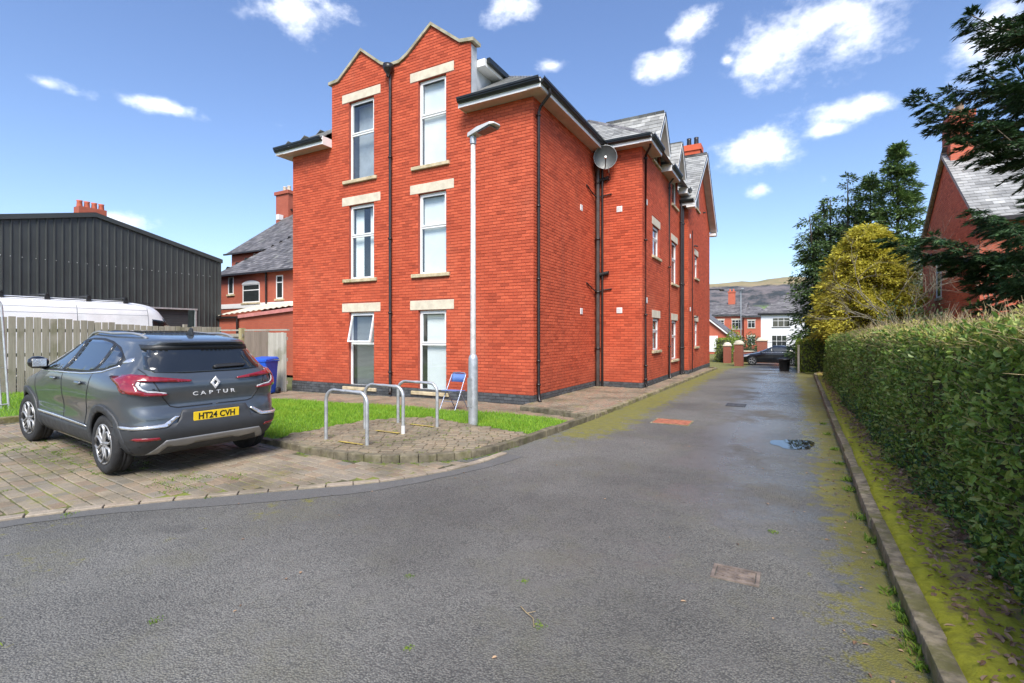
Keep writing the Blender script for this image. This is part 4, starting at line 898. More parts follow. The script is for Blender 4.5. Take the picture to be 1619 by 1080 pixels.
def wheel(root, x, y, r, rim_mat, sg, steer=0, spokes=5, w=.21, petals=True):
    """tyre > rim, hub; sg = side"""
    piv = Matrix.Translation((x, y, r)) @ Matrix.Rotation(steer, 4, 'Z')
    m = MB(); h = w/2
    prof = [(r*.66, -h*.8), (r*.74, -h*.98), (r*.9, -h), (r*.97, -h*.86), (r, -h*.6), (r, -h*.22), (r*.985, -h*.2), (r*.985, -h*.14), (r, -h*.12), (r, h*.12), (r*.985, h*.14), (r*.985, h*.2), (r, h*.22), (r, h*.6), (r*.97, h*.86), (r*.9, h), (r*.74, h*.98), (r*.66, h*.8)]
    m.lathe(prof, 48, 'y'); m.v = [tuple(piv @ Vector(v)) for v in m.v]
    t = m.build('wheel', MT['tyre'], root)
    d = MB(); f = sg*h
    d.lathe([(.01, f*.35), (r*.6, f*.35), (r*.67, f*.85)], 40, 'y'); d.v = [tuple(piv @ Vector(v)) for v in d.v]; d.build('wheel_well', MT['black'], t)
    q = MB(); q.lathe([(r*.67, f*.8), (r*.685, f*.93), (r*.64, f*.96), (r*.625, f*.8)], 48, 'y'); q.lathe([(.012, f*.95), (r*.13, f*.93), (r*.16, f*.7)], 20, 'y')
    for k in range(spokes):
        a = 2*math.pi*k/spokes+.3
        P = lambda rr, da, o=.9: Vector((rr*math.sin(a+da), f*o, rr*math.cos(a+da)))
        if petals:
            e = math.pi/spokes; loop = [P(r*.12, 0, .9), P(r*.28, -e*.62), P(r*.5, -e*.68), P(r*.63, -e*.34, .93), P(r*.63, e*.34, .93), P(r*.5, e*.68), P(r*.28, e*.62), P(r*.12, 0, .9)]
            q.tube(loop, r*.045, 6)
        else:
            q.tube([P(r*.1, 0), P(r*.64, -.16, .93)], r*.05, 6); q.tube([P(r*.1, 0), P(r*.64, .16, .93)], r*.05, 6)
    q.v = [tuple(piv @ Vector(v)) for v in q.v]; q.build('rim', rim_mat, t)
    return t
def paint_mat(name, c, metal=.5, rough=.32):
    m, nt, p, out = new_mat(name); pos = node(nt, 'ShaderNodeNewGeometry').outputs['Position']
    fl = noise(nt, pos, 900, 1); dirt = rng(nt, noise(nt, pos, 3, 5), .4, .75, 0, .14)
    L(nt, mixc(nt, dirt, mixc(nt, rng(nt, fl, .3, .7), tuple(x*.85 for x in c), tuple(x*1.2 for x in c)), (.12, .11, .1)), p.inputs['Base Color'])
    p.inputs['Metallic'].default_value = metal; p.inputs['Roughness'].default_value = rough; p.inputs['Coat Weight'].default_value = 1; p.inputs['Coat Roughness'].default_value = .025
    return m
MT['tyre'] = mat('tyre_rubber', (.022, .022, .023), .8, var=.25, vs=20, bump=.3, bs=120)
MT['alloy'] = mat('alloy', (.4, .4, .4), .42, metal=.6, var=.1); MT['chrome'] = mat('chrome', (.75, .76, .78), .2, metal=.75, var=.05); MT['badge'] = mat('badge_chrome', (.78, .78, .78), .3, metal=.2, var=.03)
MT['paint_grey'] = paint_mat('steel_grey_paint', (.09, .105, .12)); MT['paint_black'] = paint_mat('black_paint', (.012, .013, .016)); MT['paint_white'] = paint_mat('white_paint', (.85, .85, .85), 0, .45)
MT['clad'] = mat('dark_bumper_plastic', (.04, .043, .047), .55, var=.1, bump=.1, bs=300); MT['skid'] = mat('silver_plastic', (.36, .36, .36), .4, metal=.4, var=.06)
MT['redlens'] = mat('red_lens', (.22, .008, .014), .12, var=.2, vs=20, coat=1); MT['clearlens'] = mat('clear_lens', (.55, .55, .56), .15, var=.1, coat=1)
MT['plate'] = mat('yellow_plate', (.82, .56, .02), .4, var=.03); MT['ink'] = mat('black_ink', (.012, .012, .012), .5, var=0)
MT['cglass'] = mat('privacy_glass', (.012, .014, .015), .04, var=.1, coat=1)
MT['cglass2'] = mat('car_glass', (.03, .036, .036), .03, var=.2, coat=1)

CAR = thing('parked_car', 'dark grey five door crossover parked on the block paving, yellow rear plate', 'car', (-5.97, 3.58, .0), 0)
CAR.rotation_euler = (0, -.026, R(176)); CAR.location.z = .012
cz = [(0, .25), (.5, .95), (.8, 1.42), (1, 1.595)]
car = Vehicle([(0, .24), (.55, 1.0), (.8, 1.44), (.93, 1.57), (1, 1.605)],
    [(.24, .22), (.32, .13), (.42, .055), (.52, .025), (.57, .03), (.61, .055), (.68, .06), (.74, .085), (.80, .12), (.88, .105), (.96, .085), (1.06, .10), (1.14, .145), (1.2, .19), (1.32, .27), (1.43, .335), (1.47, .30), (1.50, .235), (1.525, .25), (1.55, .45), (1.575, .75), (1.595, 1.15), (1.605, 1.4)],
    [(.24, 4.05), (.5, 4.22), (.7, 4.2), (.85, 4.08), (.93, 3.85), (1.0, 3.5), (1.05, 3.32), (1.12, 3.15), (1.3, 2.78), (1.45, 2.42), (1.52, 2.2), (1.56, 1.95), (1.595, 1.65), (1.605, 1.5)],
    [(.24, .78), (.34, .845), (.5, .872), (.65, .872), (.8, .89), (.95, .895), (1.05, .885), (1.13, .85), (1.2, .78), (1.32, .70), (1.44, .63), (1.5, .60), (1.54, .56), (1.575, .49), (1.595, .42), (1.605, .33)],
    [(.24, 8), (.6, 8.5), (1.0, 8), (1.2, 7), (1.45, 7), (1.55, 5), (1.6, 3)], [(.24, 5), (.8, 5), (1.0, 4.5), (1.2, 4.2), (1.6, 3)], 2.0, CAR, MT['paint_grey'],
    arches=(.76, 3.40), arch_r=.375, bump=lambda X, z: .022*np.exp(-((X-.78)/.5)**2)*math.exp(-((z-.86)/.2)**2)+.018*np.exp(-((X-3.4)/.5)**2)*math.exp(-((z-.8)/.2)**2)-.016*np.exp(-((X-2.1)/.75)**2)*math.exp(-((z-.66)/.16)**2))
# glasshouse
belt = lambda x: float(np.interp(x, [.62, .9, 1.3, 2.1, 3.1], [1.25, 1.165, 1.12, 1.09, 1.06])); roofl = lambda x: float(np.interp(x, [.62, .8, 1.1, 1.5, 1.95, 2.3, 2.6, 2.9, 3.12], [1.255, 1.36, 1.45, 1.495, 1.49, 1.435, 1.33, 1.19, 1.07]))
def glazing(x0, x1, d=0.0): 
    xs = np.linspace(x0, x1, 9); return [(x, belt(x)+d) for x in xs]+[(x, roofl(x)-d) for x in xs[::-1]]
car.decal('window_surround', glazing(.66, 3.08, -.016), 'side', MT['black'], .002, .07, mirror=True)
for nm, a, b, g in (('side_window', 2.06, 2.98, 'cglass2'), ('side_window', 1.16, 1.98, 'cglass'), ('quarter_window', .74, 1.10, 'cglass')): car.decal(nm, glazing(a, b, .012), 'side', MT[g], .006, .06, mirror=True)
car.decal('window_trim', [(x, belt(x)-.012) for x in np.linspace(.66, 3.0, 10)]+[(x, belt(x)-.028) for x in np.linspace(3.0, .66, 10)], 'side', MT['chrome'], .006, .08, mirror=True)
car.decal('pillar_trim', [(.50, 1.27), (.64, 1.245), (.66, 1.262), (.6, 1.30), (.51, 1.315)], 'side', MT['chrome'], .004, .05, mirror=True)
rg = car.decal('rear_window', [(-.60, 1.165), (-.3, 1.145), (.3, 1.145), (.60, 1.165), (.665, 1.2), (.60, 1.40), (.575, 1.425), (-.575, 1.425), (-.60, 1.40), (-.665, 1.2)], 'rear', MT['cglass'], .004, .05)[0]
car.decal('windscreen', [(-.68, 1.09), (.68, 1.09), (.6, 1.42), (-.6, 1.42)], 'front', MT['cglass2'], .004, .08)
car.decal('spoiler_underside', [(-.60, 1.405), (.60, 1.405), (.59, 1.462), (-.59, 1.462)], 'rear', MT['black'], .010, .06)
car.decal('wiper', [(-.42, 1.205), (-.40, 1.188), (-.1, 1.18), (-.03, 1.175), (-.02, 1.2), (-.06, 1.215), (-.3, 1.222)], 'rear', MT['black'], .028, .03, thick=.02)
# lamps
for tl in car.decal('tail_lamp', [(.26, 1.062), (.40, 1.082), (.62, 1.112), (.80, 1.135), (.85, 1.13), (.86, 1.06), (.85, .985), (.82, .945), (.72, .925), (.54, .915), (.50, .93), (.60, .945), (.70, .955), (.755, .985), (.775, 1.035), (.755, 1.068), (.6, 1.062), (.42, 1.05), (.27, 1.045)], 'rear', MT['redlens'], .012, .03, thick=.02, mirror=True): pass
car.decal('tail_lamp_wing', [(.20, 1.135), (.34, 1.145), (.46, 1.115), (.42, 1.03), (.34, .955), (.21, .935), (.24, 1.03)], 'side', MT['redlens'], .010, .03, thick=.016, mirror=True)
car.decal('lamp_edge', [(.52, .93), (.61, .947), (.70, .958), (.752, .988), (.772, 1.034), (.754, 1.066), (.735, 1.062), (.748, 1.034), (.732, .999), (.69, .974), (.60, .963), (.52, .946)], 'rear', MT['clearlens'], .016, .02, mirror=True)
# tailgate seam
def strip(pts, w):
    a = [Vector(p) for p in pts]; l, r_ = [], []
    for i, p in enumerate(a):
        t = (a[min(i+1, len(a)-1)]-a[max(i-1, 0)]).normalized(); n = Vector((-t.y, t.x)); l.append(p+n*w/2); r_.append(p-n*w/2)
    return [tuple(q) for q in l+r_[::-1]]
car.decal('seam', strip([(.70, 1.2), (.655, 1.12), (.60, 1.0), (.54, .88), (.47, .785), (.40, .765), (0.02, .765)], .011), 'rear', MT['black'], .0015, .04, mirror=True)
for sm in ([(1.12, 1.12), (1.13, .95), (1.22, .72), (1.32, .5), (1.34, .42)], [(2.02, 1.09), (2.03, .7), (2.02, .40)], [(3.03, 1.05), (3.02, .8), (2.96, .45)], [(2.02, 1.09), (2.02, 1.48)]): car.decal('seam', strip(sm, .010), 'side', MT['black'], .0018, .05, mirror=True)
for hx in (1.30, 2.16): car.decal('door_handle', [(hx, .985), (hx+.03, 1.005), (hx+.17, 1.0), (hx+.2, .985), (hx+.17, .968), (hx+.03, .966)], 'side', MT['paint_grey'], .032, .03, thick=.026, mirror=True)
# lower cladding
def arch(x, r0, r1, a0=-10, a1=190, n=26):
    an = np.radians(np.linspace(a0, a1, n)); return [(x+r1*math.cos(t), .335+r1*math.sin(t)) for t in an]+[(x+r0*math.cos(t), .335+r0*math.sin(t)) for t in an[::-1]]
for ax in (.76, 3.40): car.decal('arch_trim', arch(ax, .372, .455, -8, 188), 'side', MT['clad'], .014, .04, thick=.03, mirror=True)
car.decal('sill_trim', [(1.14, .27), (2.98, .27), (2.98, .47), (1.14, .47)], 'side', MT['clad'], .006, .06, thick=.015, mirror=True)
car.decal('door_strip', [(1.3, .475), (2.9, .485), (2.97, .515), (2.4, .515), (1.28, .50), (1.2, .485)], 'side', MT['chrome'], .016, .05, mirror=True)
car.decal('rear_bumper', [(-.86, .60), (-.55, .575), (-.42, .60), (-.36, .73), (.36, .73), (.42, .60), (.55, .575), (.86, .60), (.86, .27), (-.86, .27)], 'rear', MT['clad'], .006, .05, thick=.02)
car.decal('rear_bumper_corner', [(.10, .60), (.36, .62), (.40, .50), (.37, .27), (.12, .27)], 'side', MT['clad'], .007, .05, thick=.02, mirror=True)
car.decal('bumper_strip', [(.40, .675), (.45, .675), (.56, .60), (.80, .588), (.875, .575), (.80, .558), (.55, .565), (.52, .575)], 'rear', MT['chrome'], .016, .03, thick=.02, mirror=True)
car.decal('skid_plate', [(-.66, .275), (-.56, .40), (-.53, .43), (.53, .43), (.56, .40), (.66, .275), (.56, .275), (.50, .355), (.3, .33), (.22, .35), (-.22, .35), (-.3, .33), (-.50, .355), (-.56, .275)], 'rear', MT['skid'], .02, .03, thick=.025)
car.decal('skid_fill', [(-.56, .27), (-.5, .352), (-.3, .328), (-.22, .347), (.22, .347), (.3, .328), (.5, .352), (.56, .27)], 'rear', MT['alloy'], .012, .05, thick=.015)
car.decal('reflector', [(.58, .44), (.76, .438), (.80, .455), (.78, .475), (.60, .472)], 'rear', MT['redlens'], .022, .03, mirror=True)
# plate, lettering, emblem
def rear_at(y, z):
    h, n, _, _ = car.bvh.ray_cast(Vector((-3, y, z)), Vector((1, 0, 0))); return h.x
pl = MB().obox((rear_at(0, .645)-.030, 0, .645), (.004, 0, .0), (0, .262, 0), (0, 0, .057)).build('number_plate', MT['plate'], CAR, bevel=.003)
tx = text_mesh('plate_lettering', 'HT24 CVH', .098, MT['ink'], pl, .001, 1.02, .0025)
BASIS = Matrix(((0, 0, -1, 0), (-1, 0, 0, 0), (0, 1, 0, 0), (0, 0, 0, 1)))    # text x -> car -y (reads left to right from behind)
tx.matrix_basis = Matrix.Translation((rear_at(0, .645)-.0355, 0, .645)) @ BASIS @ Matrix.Diagonal((.92, 1.0, 1, 1))
for k, ch_ in enumerate('CAPTUR'):
    y_ = .215-k*.086; t = text_mesh('badge_letter', ch_, .066, MT['badge'], CAR, .003, 1, .0005); t.matrix_basis = Matrix.Translation((rear_at(y_, .905)-.008, y_, .905)) @ BASIS @ Matrix.Diagonal((1.35, .92, 1, 1))
lx = rear_at(0, 1.02)-.012; o_, i_ = [(0, .075), (.055, 0), (0, -.075), (-.055, 0)], [(0, .034), (.024, 0), (0, -.034), (-.024, 0)]
lg = MB()
for k in range(4):
    a, b, c, d = o_[k], o_[(k+1) % 4], i_[(k+1) % 4], i_[k]
    lg.prism([(lx, p[0], 1.02+p[1]) for p in (a, b, c, d)], (-.012-.006*(k % 2), 0, 0))
lg.build('badge', MT['badge'], CAR, bevel=.002)
# wheels, mirrors, rails
for ax, st in ((.76, 0), (3.40, R(4))):
    for sg in (1, -1): wheel(CAR, ax, sg*.772, .335, MT['alloy'], sg, st)
for sg in (1, -1):
    m = MB().lathe([(.001, -.12), (.05, -.105), (.085, -.05), (.095, 0), (.09, .06), (.05, .1), (.001, .11)], 16, 'y'); m.v = [(2.62+v[0]*.75, sg*(.965+v[1]*.95), 1.165+v[2]*.85) for v in m.v]
    mi = m.build('mirror', MT['paint_black'], CAR); MB().tube([(2.74, sg*.83, 1.08), (2.72, sg*.93, 1.12)], .035, 8).build('mirror_arm', MT['black'], mi)
    MB().obox((2.553, sg*.965, 1.165), (.004, 0, 0), (0, .07, 0), (0, 0, .05)).build('mirror_glass', MT['chrome'], mi, bevel=.003)
    rp_ = []
    for x_ in np.linspace(.62, 2.42, 12):
        h, n_, _, _ = car.bvh.ray_cast(Vector((x_, sg*float(np.interp(x_, [.62, 1.4, 2.42], [.50, .56, .53])), 5)), Vector((0, 0, -1))); e_ = min(1, (x_-.62)/.22, (2.42-x_)/.22); rp_.append(h+Vector((0, 0, -.004+.042*max(e_, 0))))
    MB().tube(rp_, .016, 8).build('roof_rail', MT['alloy'], CAR)
car.decal('sunroof', [(.95, -.44), (2.2, -.46), (2.2, .46), (.95, .44)], 'top', MT['cglass'], .003, .1)
MB().prism([(.62, -.012, 1.565), (.80, -.012, 1.575), (.68, -.008, 1.665), (.645, -.008, 1.655)], (0, .024, 0)).build('antenna', MT['black'], CAR, bevel=.004)

# black hatchback across the end of the lane
FC = thing('parked_car', 'black hatchback seen side on across the far end of the lane', 'car', (1.12, 42.0, float(gz(0, 42))), R(180))
fc = Vehicle([(0, .2), (.6, .95), (1, 1.46)], [(.2, .25), (.4, .05), (.7, .02), (.9, .1), (1.0, .22), (1.2, .45), (1.35, .75), (1.43, 1.1), (1.46, 1.5)],
    [(.2, 4.1), (.5, 4.28), (.65, 4.25), (.78, 4.0), (.86, 3.5), (.92, 3.15), (1.1, 2.75), (1.3, 2.3), (1.42, 1.95), (1.46, 1.7)],
    [(.2, .78), (.5, .88), (.85, .88), (.95, .84), (1.2, .72), (1.38, .6), (1.44, .5), (1.46, .36)], [(.2, 4), (1.4, 4)], [(.2, 3), (1.4, 3)], 2.1, FC, MT['paint_black'], levels=44, around=120, arches=(.75, 3.40), arch_r=.36)
fc.decal('side_window', [(2.1, .97), (2.95, .96), (2.75, 1.12), (2.35, 1.32), (2.1, 1.36)], 'side', MT['cglass2'], .005, .08, mirror=True); fc.decal('side_window', [(.9, 1.02), (2.02, .97), (2.02, 1.37), (1.5, 1.36), (1.1, 1.24)], 'side', MT['cglass2'], .005, .08, mirror=True)
fc.decal('window_trim', strip([(.85, 1.0), (2.0, .95), (3.0, .94)], .02), 'side', MT['chrome'], .006, .08, mirror=True)
fc.decal('tail_lamp', [(.08, .98), (.12, .84), (.5, .93), (.62, .99), (.35, 1.0)], 'side', MT['redlens'], .008, .05, mirror=True); fc.decal('headlamp', [(3.55, .78), (4.1, .66), (4.12, .6), (3.8, .62)], 'side', MT['clearlens'], .008, .05, mirror=True)
fc.decal('seam', strip([(2.06, .95), (2.06, .3)], .014), 'side', MT['black'], .002, .08, mirror=True); fc.decal('rear_window', [(-.5, 1.0), (.5, 1.0), (.45, 1.3), (-.45, 1.3)], 'rear', MT['cglass'], .005, .1)
for ax in (.75, 3.40):
    for sg in (1, -1): wheel(FC, ax, sg*.77, .325, MT['alloy'], sg, 0, petals=False)
for sg in (1, -1):
    m = MB().lathe([(.001, -.1), (.06, -.08), (.08, 0), (.06, .08), (.001, .1)], 12, 'y'); m.v = [(2.8+v[0], sg*(.95+v[1]), 1.0+v[2]*.8) for v in m.v]; m.build('mirror', MT['paint_black'], FC)

# white panel van behind the fence
VAN = thing('panel_van', 'white high roof panel van with roof bars behind the board fence', 'van', (-19.85, 4.5, -.02), R(90))
van = Vehicle([(0, .3), (.5, 1.6), (1, 2.74)], [(.3, .1), (1.0, .02), (2.4, .06), (2.66, .14), (2.74, .35)], [(.3, 5.9), (.7, 6.05), (1.05, 5.95), (1.25, 5.75), (1.4, 5.62), (2.0, 5.33), (2.45, 5.02), (2.62, 4.78), (2.70, 4.4), (2.74, 4.0)],
    [(.3, .98), (.8, 1.03), (1.5, 1.02), (2.3, .95), (2.55, .9), (2.68, .82), (2.74, .66)], [(.3, 14), (2.74, 12)], [(.3, 4.5), (1.3, 4.5), (2.74, 5)], 2.6, VAN, MT['paint_white'], levels=50, around=130, smooth=1)
van.decal('side_window', [(4.62, 1.5), (5.42, 1.5), (5.25, 1.85), (5.02, 2.12), (4.62, 2.16)], 'side', MT['cglass'], .004, .08, mirror=True); van.decal('windscreen', [(-.85, 1.45), (.85, 1.45), (.75, 2.2), (-.75, 2.2)], 'front', MT['cglass2'], .004, .1)
for z_ in (2.28, 2.45): van.decal('body_crease', strip([(.2, z_), (4.5, z_)], .014), 'side', MT['cheek'], .001, .2, mirror=True)
for x_ in (.5, 2.55, 4.5): van.decal('seam', strip([(x_, 2.62), (x_, 1.0)], .012), 'side', MT['clad'], .001, .1, mirror=True)
for sg in (1, -1):
    m = MB().box(5.02, 5.2, sg*1.1-.09, sg*1.1+.09, 1.35, 1.75); m.build('mirror', MT['black'], VAN, bevel=.03)
    wheel(VAN, 1.1, sg*.93, .36, MT['alloy'], sg, petals=False); wheel(VAN, 4.85, sg*.93, .36, MT['alloy'], sg, petals=False)
for x_ in (.9, 1.9, 2.9, 3.9):
    rb = MB().tube([(x_, -.86, 2.84), (x_, .86, 2.84)], .022, 8).build('roof_bar', MT['black'], VAN)
    for sg in (1, -1): MB().prism([(x_-.07, sg*.80, 2.66), (x_+.07, sg*.80, 2.66), (x_+.035, sg*.80, 2.87), (x_-.035, sg*.80, 2.87)], (0, sg*-.05, 0)).build('bar_foot', MT['black'], rb)
for sg in (1, -1): MB().tube([(.3, sg*.84, 2.70), (4.6, sg*.84, 2.70)], .016, 6).build('roof_rail', MT['black'], VAN)

# ------------------------------------------------------------------ street furniture
LP = thing('lamp_post', 'galvanised lamp post with flat lantern on the strip of lawn', 'lamp post', (-4.73, 7.25, .02))
MB().lathe([(.082, -.05), (.082, 1.16), (.076, 1.2), (.06, 1.235), (.048, 1.25)], 20).build('base_column', MT['galv'], LP)
MB().lathe([(.048, 1.24), (.047, 1.6), (.040, 5.0), (.001, 5.0)], 18).build('shaft', mat('pale_galvanised_shaft', (.6, .58, .55), .5, metal=.25, var=.15, vs=12), LP)
MB().box(-.055, .055, -.088, -.078, .35, .85).build('access_door', MT['galv'], LP, bevel=.004)
hd = MB().add([(-.08, -.07, 4.98), (.16, -.10, 5.0), (.5, -.13, 5.03), (.56, -.08, 5.045), (.56, .08, 5.045), (.5, .13, 5.03), (.16, .10, 5.0), (-.08, .07, 4.98),
               (-.08, -.06, 5.06), (.16, -.09, 5.09), (.48, -.115, 5.085), (.55, -.07, 5.075), (.55, .07, 5.075), (.48, .115, 5.085), (.16, .09, 5.09), (-.08, .06, 5.06)],
              [list(range(8))[::-1], list(range(8, 16))]+[(i, (i+1) % 8, 8+(i+1) % 8, 8+i) for i in range(8)])
hd = hd.build('lantern', mat('pale_grey_lantern', (.55, .55, .54), .5, var=.08), LP, bevel=.006)
MB().prism([(.17, -.085, 4.994), (.49, -.11, 5.02), (.49, .11, 5.02), (.17, .085, 4.994)], (0, 0, -.012)).build('lens', mat('lamp_glass', (.12, .12, .115), .15, var=.2, vs=20), hd)
MB().tube([(0, 0, 4.86), (0, 0, 5.0)], .055, 14).build('spigot', MT['galv'], LP)
LP.rotation_euler.z = R(-12)
for o in LP.children: pass

def cycle_stand(x0, x1, y, label, sleeve=False):
    t = thing('cycle_stand', label, 'bike stand', ((x0+x1)/2, y, .075), group='bike stands on the cobbled island'); w = (x1-x0)/2; r = .16; h = .73; pts = [(-w, 0, -.06), (-w, 0, .3), (-w, 0, h-r)]
    for k in range(1, 7): a = math.pi-math.pi/2*k/6; pts.append((-w+r+r*math.cos(a), 0, h-r+r*math.sin(a)))
    pts += [(0, 0, h)]
    for k in range(0, 7): a = math.pi/2-math.pi/2*k/6; pts.append((w-r+r*math.cos(a), 0, h-r+r*math.sin(a)))
    pts += [(w, 0, .3), (w, 0, -.06)]
    m = MB(); m.tube([Vector(p) for p in pts], .0262, 14); m.build('hoop', MT['galv'], t)
    if sleeve: MB().tube([(w, 0, -.02), (w, 0, .13)], .0285, 14).build('sleeve', MT['upvc'], t)
    for s in (-1, 1): MB().lathe([(.055, -.01), (.055, .004), (.028, .007)], 14, c=(s*w, 0, .0)).build('foot_collar', MT['concrete'], t)
    return t
cycle_stand(-5.90, -5.09, 5.13, 'steel bike stand nearest the camera on the cobbled island')
cycle_stand(-6.00, -5.20, 6.0, 'steel bike stand with white sleeve at its foot, middle of three', True)
cycle_stand(-5.92, -5.08, 6.70, 'steel bike stand nearest the building, farthest of three')
ym = mat('faded_yellow_paint', (.42, .32, .06), .8, var=.35, vs=18, stain=(.2, .16, .1), stain_s=9, stain_t=.5)
for (xa, xb, y_, w_) in ((-5.62, -5.14, 5.10, .045), (-5.72, -5.24, 5.96, .06), (-5.62, -5.12, 6.66, .05)):
    MB().add([(xa, y_-w_/2, .092), (xb, y_-w_/2, .092), (xb, y_+w_/2, .092), (xa, y_+w_/2, .092)], [(0, 1, 2, 3)]).build('painted_line', ym, isl, True)

CH = thing('folding_chair', 'blue metal folding chair standing open beside the ground floor window', 'chair', (-6.30, 8.9, -.02), R(-4))
cb = mat('blue_chair_enamel', (.13, .22, .5), .35, var=.1); cg = mat('chair_tube_grey_blue', (.32, .36, .45), .3, metal=.6, var=.1)
for s in (-1, 1):
    MB().tube([(s*.20, .22, .0), (s*.20, -.02, .42), (s*.195, -.16, .0+.42+.0)][0:1]+[(s*.20, .20, .0), (s*.20, .02, .42)], .011, 8)
    MB().tube([(s*.205, -.24, 0), (s*.2, -.02, .40), (s*.19, .17, .76)], .0115, 8).build('side_frame', cg, CH)
    MB().tube([(s*.18, .26, 0), (s*.18, .0, .40), (s*.18, -.06, .44)], .0105, 8).build('rear_leg', cg, CH)
MB().tube([(-.19, .17, .755), (-.15, .185, .80), (0, .19, .81), (.15, .185, .80), (.19, .17, .755)], .0115, 8).build('top_rail', cg, CH)
st_ = MB(); 
for i in range(7):
    for k in range(7): pass
MB().add([(-.19, -.20, .435), (.19, -.20, .435), (.185, .16, .415), (-.185, .16, .415), (-.19, -.20, .45), (.19, -.20, .45), (.185, .16, .43), (-.185, .16, .43), (0, -.21, .438), (0, -.21, .453)], [(0, 3, 2, 1, 8), (4, 9, 5, 6, 7), (0, 8, 9, 4), (8, 1, 5, 9), (1, 2, 6, 5), (2, 3, 7, 6), (3, 0, 4, 7)]).build('seat', cb, CH, bevel=.005)
bk = MB(); n_ = 8
for k in range(n_+1):
    a = -1+2*k/n_; bk.v += [(a*.185, .135+.03*(1-a*a), .60), (a*.185, .185+.03*(1-a*a), .785)]
bk.f = [[2*k, 2*k+2, 2*k+3, 2*k+1] for k in range(n_)]; bk.sm = [True]*n_
bo = bk.build('backrest', cb, CH); sd_ = bo.modifiers.new('t', 'SOLIDIFY'); sd_.thickness = .008
for (y_, z_) in ((-.13, .20), (.13, .20)): MB().tube([(-.195, y_, z_), (.195, y_, z_)], .008, 6).build('stretcher', cg, CH)

def wheelie(name, label, cat, loc, rz, material, h=1.05, w=.56, d=.62, mark=False):
    t = thing(name, label, cat, loc, rz); w2, d2 = w/2, d/2
    m = MB().add([(-w2*.82, -d2*.72, .03), (w2*.82, -d2*.72, .03), (w2*.82, d2*.8, .03), (-w2*.82, d2*.8, .03), (-w2, -d2, h*.9), (w2, -d2, h*.9), (w2, d2, h*.9), (-w2, d2, h*.9)], [(0, 3, 2, 1), (4, 5, 6, 7), (0, 1, 5, 4), (1, 2, 6, 5), (2, 3, 7, 6), (3, 0, 4, 7)]); m.build('bin_body', material, t, bevel=.03)
    MB().box(-w2-.015, w2+.015, -d2-.02, d2+.02, h*.875, h*.91).build('rim', material, t, bevel=.01)
    MB().add([(-w2-.02, -d2-.03, h*.91), (w2+.02, -d2-.03, h*.91), (w2+.02, d2+.02, h*.94), (-w2-.02, d2+.02, h*.94), (-w2*.9, -d2*.8, h*.965), (w2*.9, -d2*.8, h*.965), (w2*.9, d2*.9, h), (-w2*.9, d2*.9, h)], [(0, 3, 2, 1), (4, 5, 6, 7), (0, 1, 5, 4), (1, 2, 6, 5), (2, 3, 7, 6), (3, 0, 4, 7)]).build('lid', material, t, bevel=.015)
    for s in (-1, 1): MB().lathe([(.02, -.03), (.1, -.03), (.1, .03), (.02, .03)], 16, 'x', (s*(w2+.01), d2*.85, .1)).build('wheel', MT['tyre'], t)
    MB().tube([(-w2*.8, d2+.06, h*.93), (w2*.8, d2+.06, h*.93)], .016, 8).build('handle', material, t)
    if mark:
        mk = mat('pale_bin_print', (.45, .55, .75), .6, var=.05)
        pts = [(.028*math.cos(a), .035+.032*math.sin(a)) for a in np.linspace(-.9, 4.0, 12)]+[(-.02, -.03), (.035, -.06)]
        MB().tube([(p[0], -d2*.93-.012, .70+p[1]*1.3) for p in pts], .009, 5).build('bin_print', mk, t)
    return t
wheelie('wheelie_bin', 'blue wheelie bin between the grey car and the board gate', 'bin', (-13.42, 9.4, float(gz(-13.4, 9.4))-.03), R(20), mat('blue_bin_plastic', (.015, .085, .5), .45, var=.12), h=1.1, mark=True)
db = thing('dustbin', 'small black tapered dustbin at the far end of the lane', 'bin', (-.12, 26.0, float(gz(0, 26))))
MB().lathe([(.001, 0), (.19, 0), (.2, .02), (.235, .5), (.25, .5), (.25, .53), (.2, .53)], 20).build('bin_body', MT['black'], db); MB().lathe([(.262, .51), (.262, .55), (.2, .58), (.05, .6), (.001, .6)], 20).build('lid', MT['black'], db)
for s in (-1, 1): MB().tube([(s*.25, -.05, .44), (s*.285, -.04, .42), (s*.285, .04, .42), (s*.25, .05, .44)], .012, 6).build('handle', MT['black'], db)
# covers, puddle
cr_ = mat('red_oxide_cover', (.36, .13, .075), .7, var=.25, vs=9, bump=.4, bs=60, stain=(.2, .11, .07), stain_s=4); ci_ = mat('rusty_cast_iron', (.17, .135, .11), .6, var=.35, vs=14, bump=.5, bs=50)
def cover(name, label, x0, x1, y0_, y1_, material, ribs, fr):
    t = thing(name, label, 'manhole cover', ((x0+x1)/2, (y0_+y1_)/2, 0))
    MB().box(x0, x1, y0_, y1_, -.03, .007).build('plate', material, t, True, bevel=.003)
    m = MB(); w = .028
    for b in ((x0-w, x1+w, y0_-w, y0_-.006), (x0-w, x1+w, y1_+.006, y1_+w), (x0-w, x0-.006, y0_-.006, y1_+.006), (x1+.006, x1+w, y0_-.006, y1_+.006)): m.box(*b, -.03, .009)
    m.build('frame', fr, t, True)
    nx, ny = ribs
    for i in range(nx):
        for j in range(ny):
            cx, cy = x0+(x1-x0)*(i+.5)/nx, y0_+(y1_-y0_)*(j+.5)/ny; a = .35 if (i+j) % 2 else -.35; l = (x1-x0)/nx*.36
            MB().obox((cx, cy, .0085), Vector((math.cos(a), math.sin(a), 0))*l, Vector((-math.sin(a), math.cos(a), 0))*.007, (0, 0, .003)).build('rib', material, t, True)
cover('manhole_cover', 'terracotta red rectangular cover in the lane beside the side path', -2.17, -1.55, 9.28, 9.80, cr_, (6, 5), MT['concrete'])
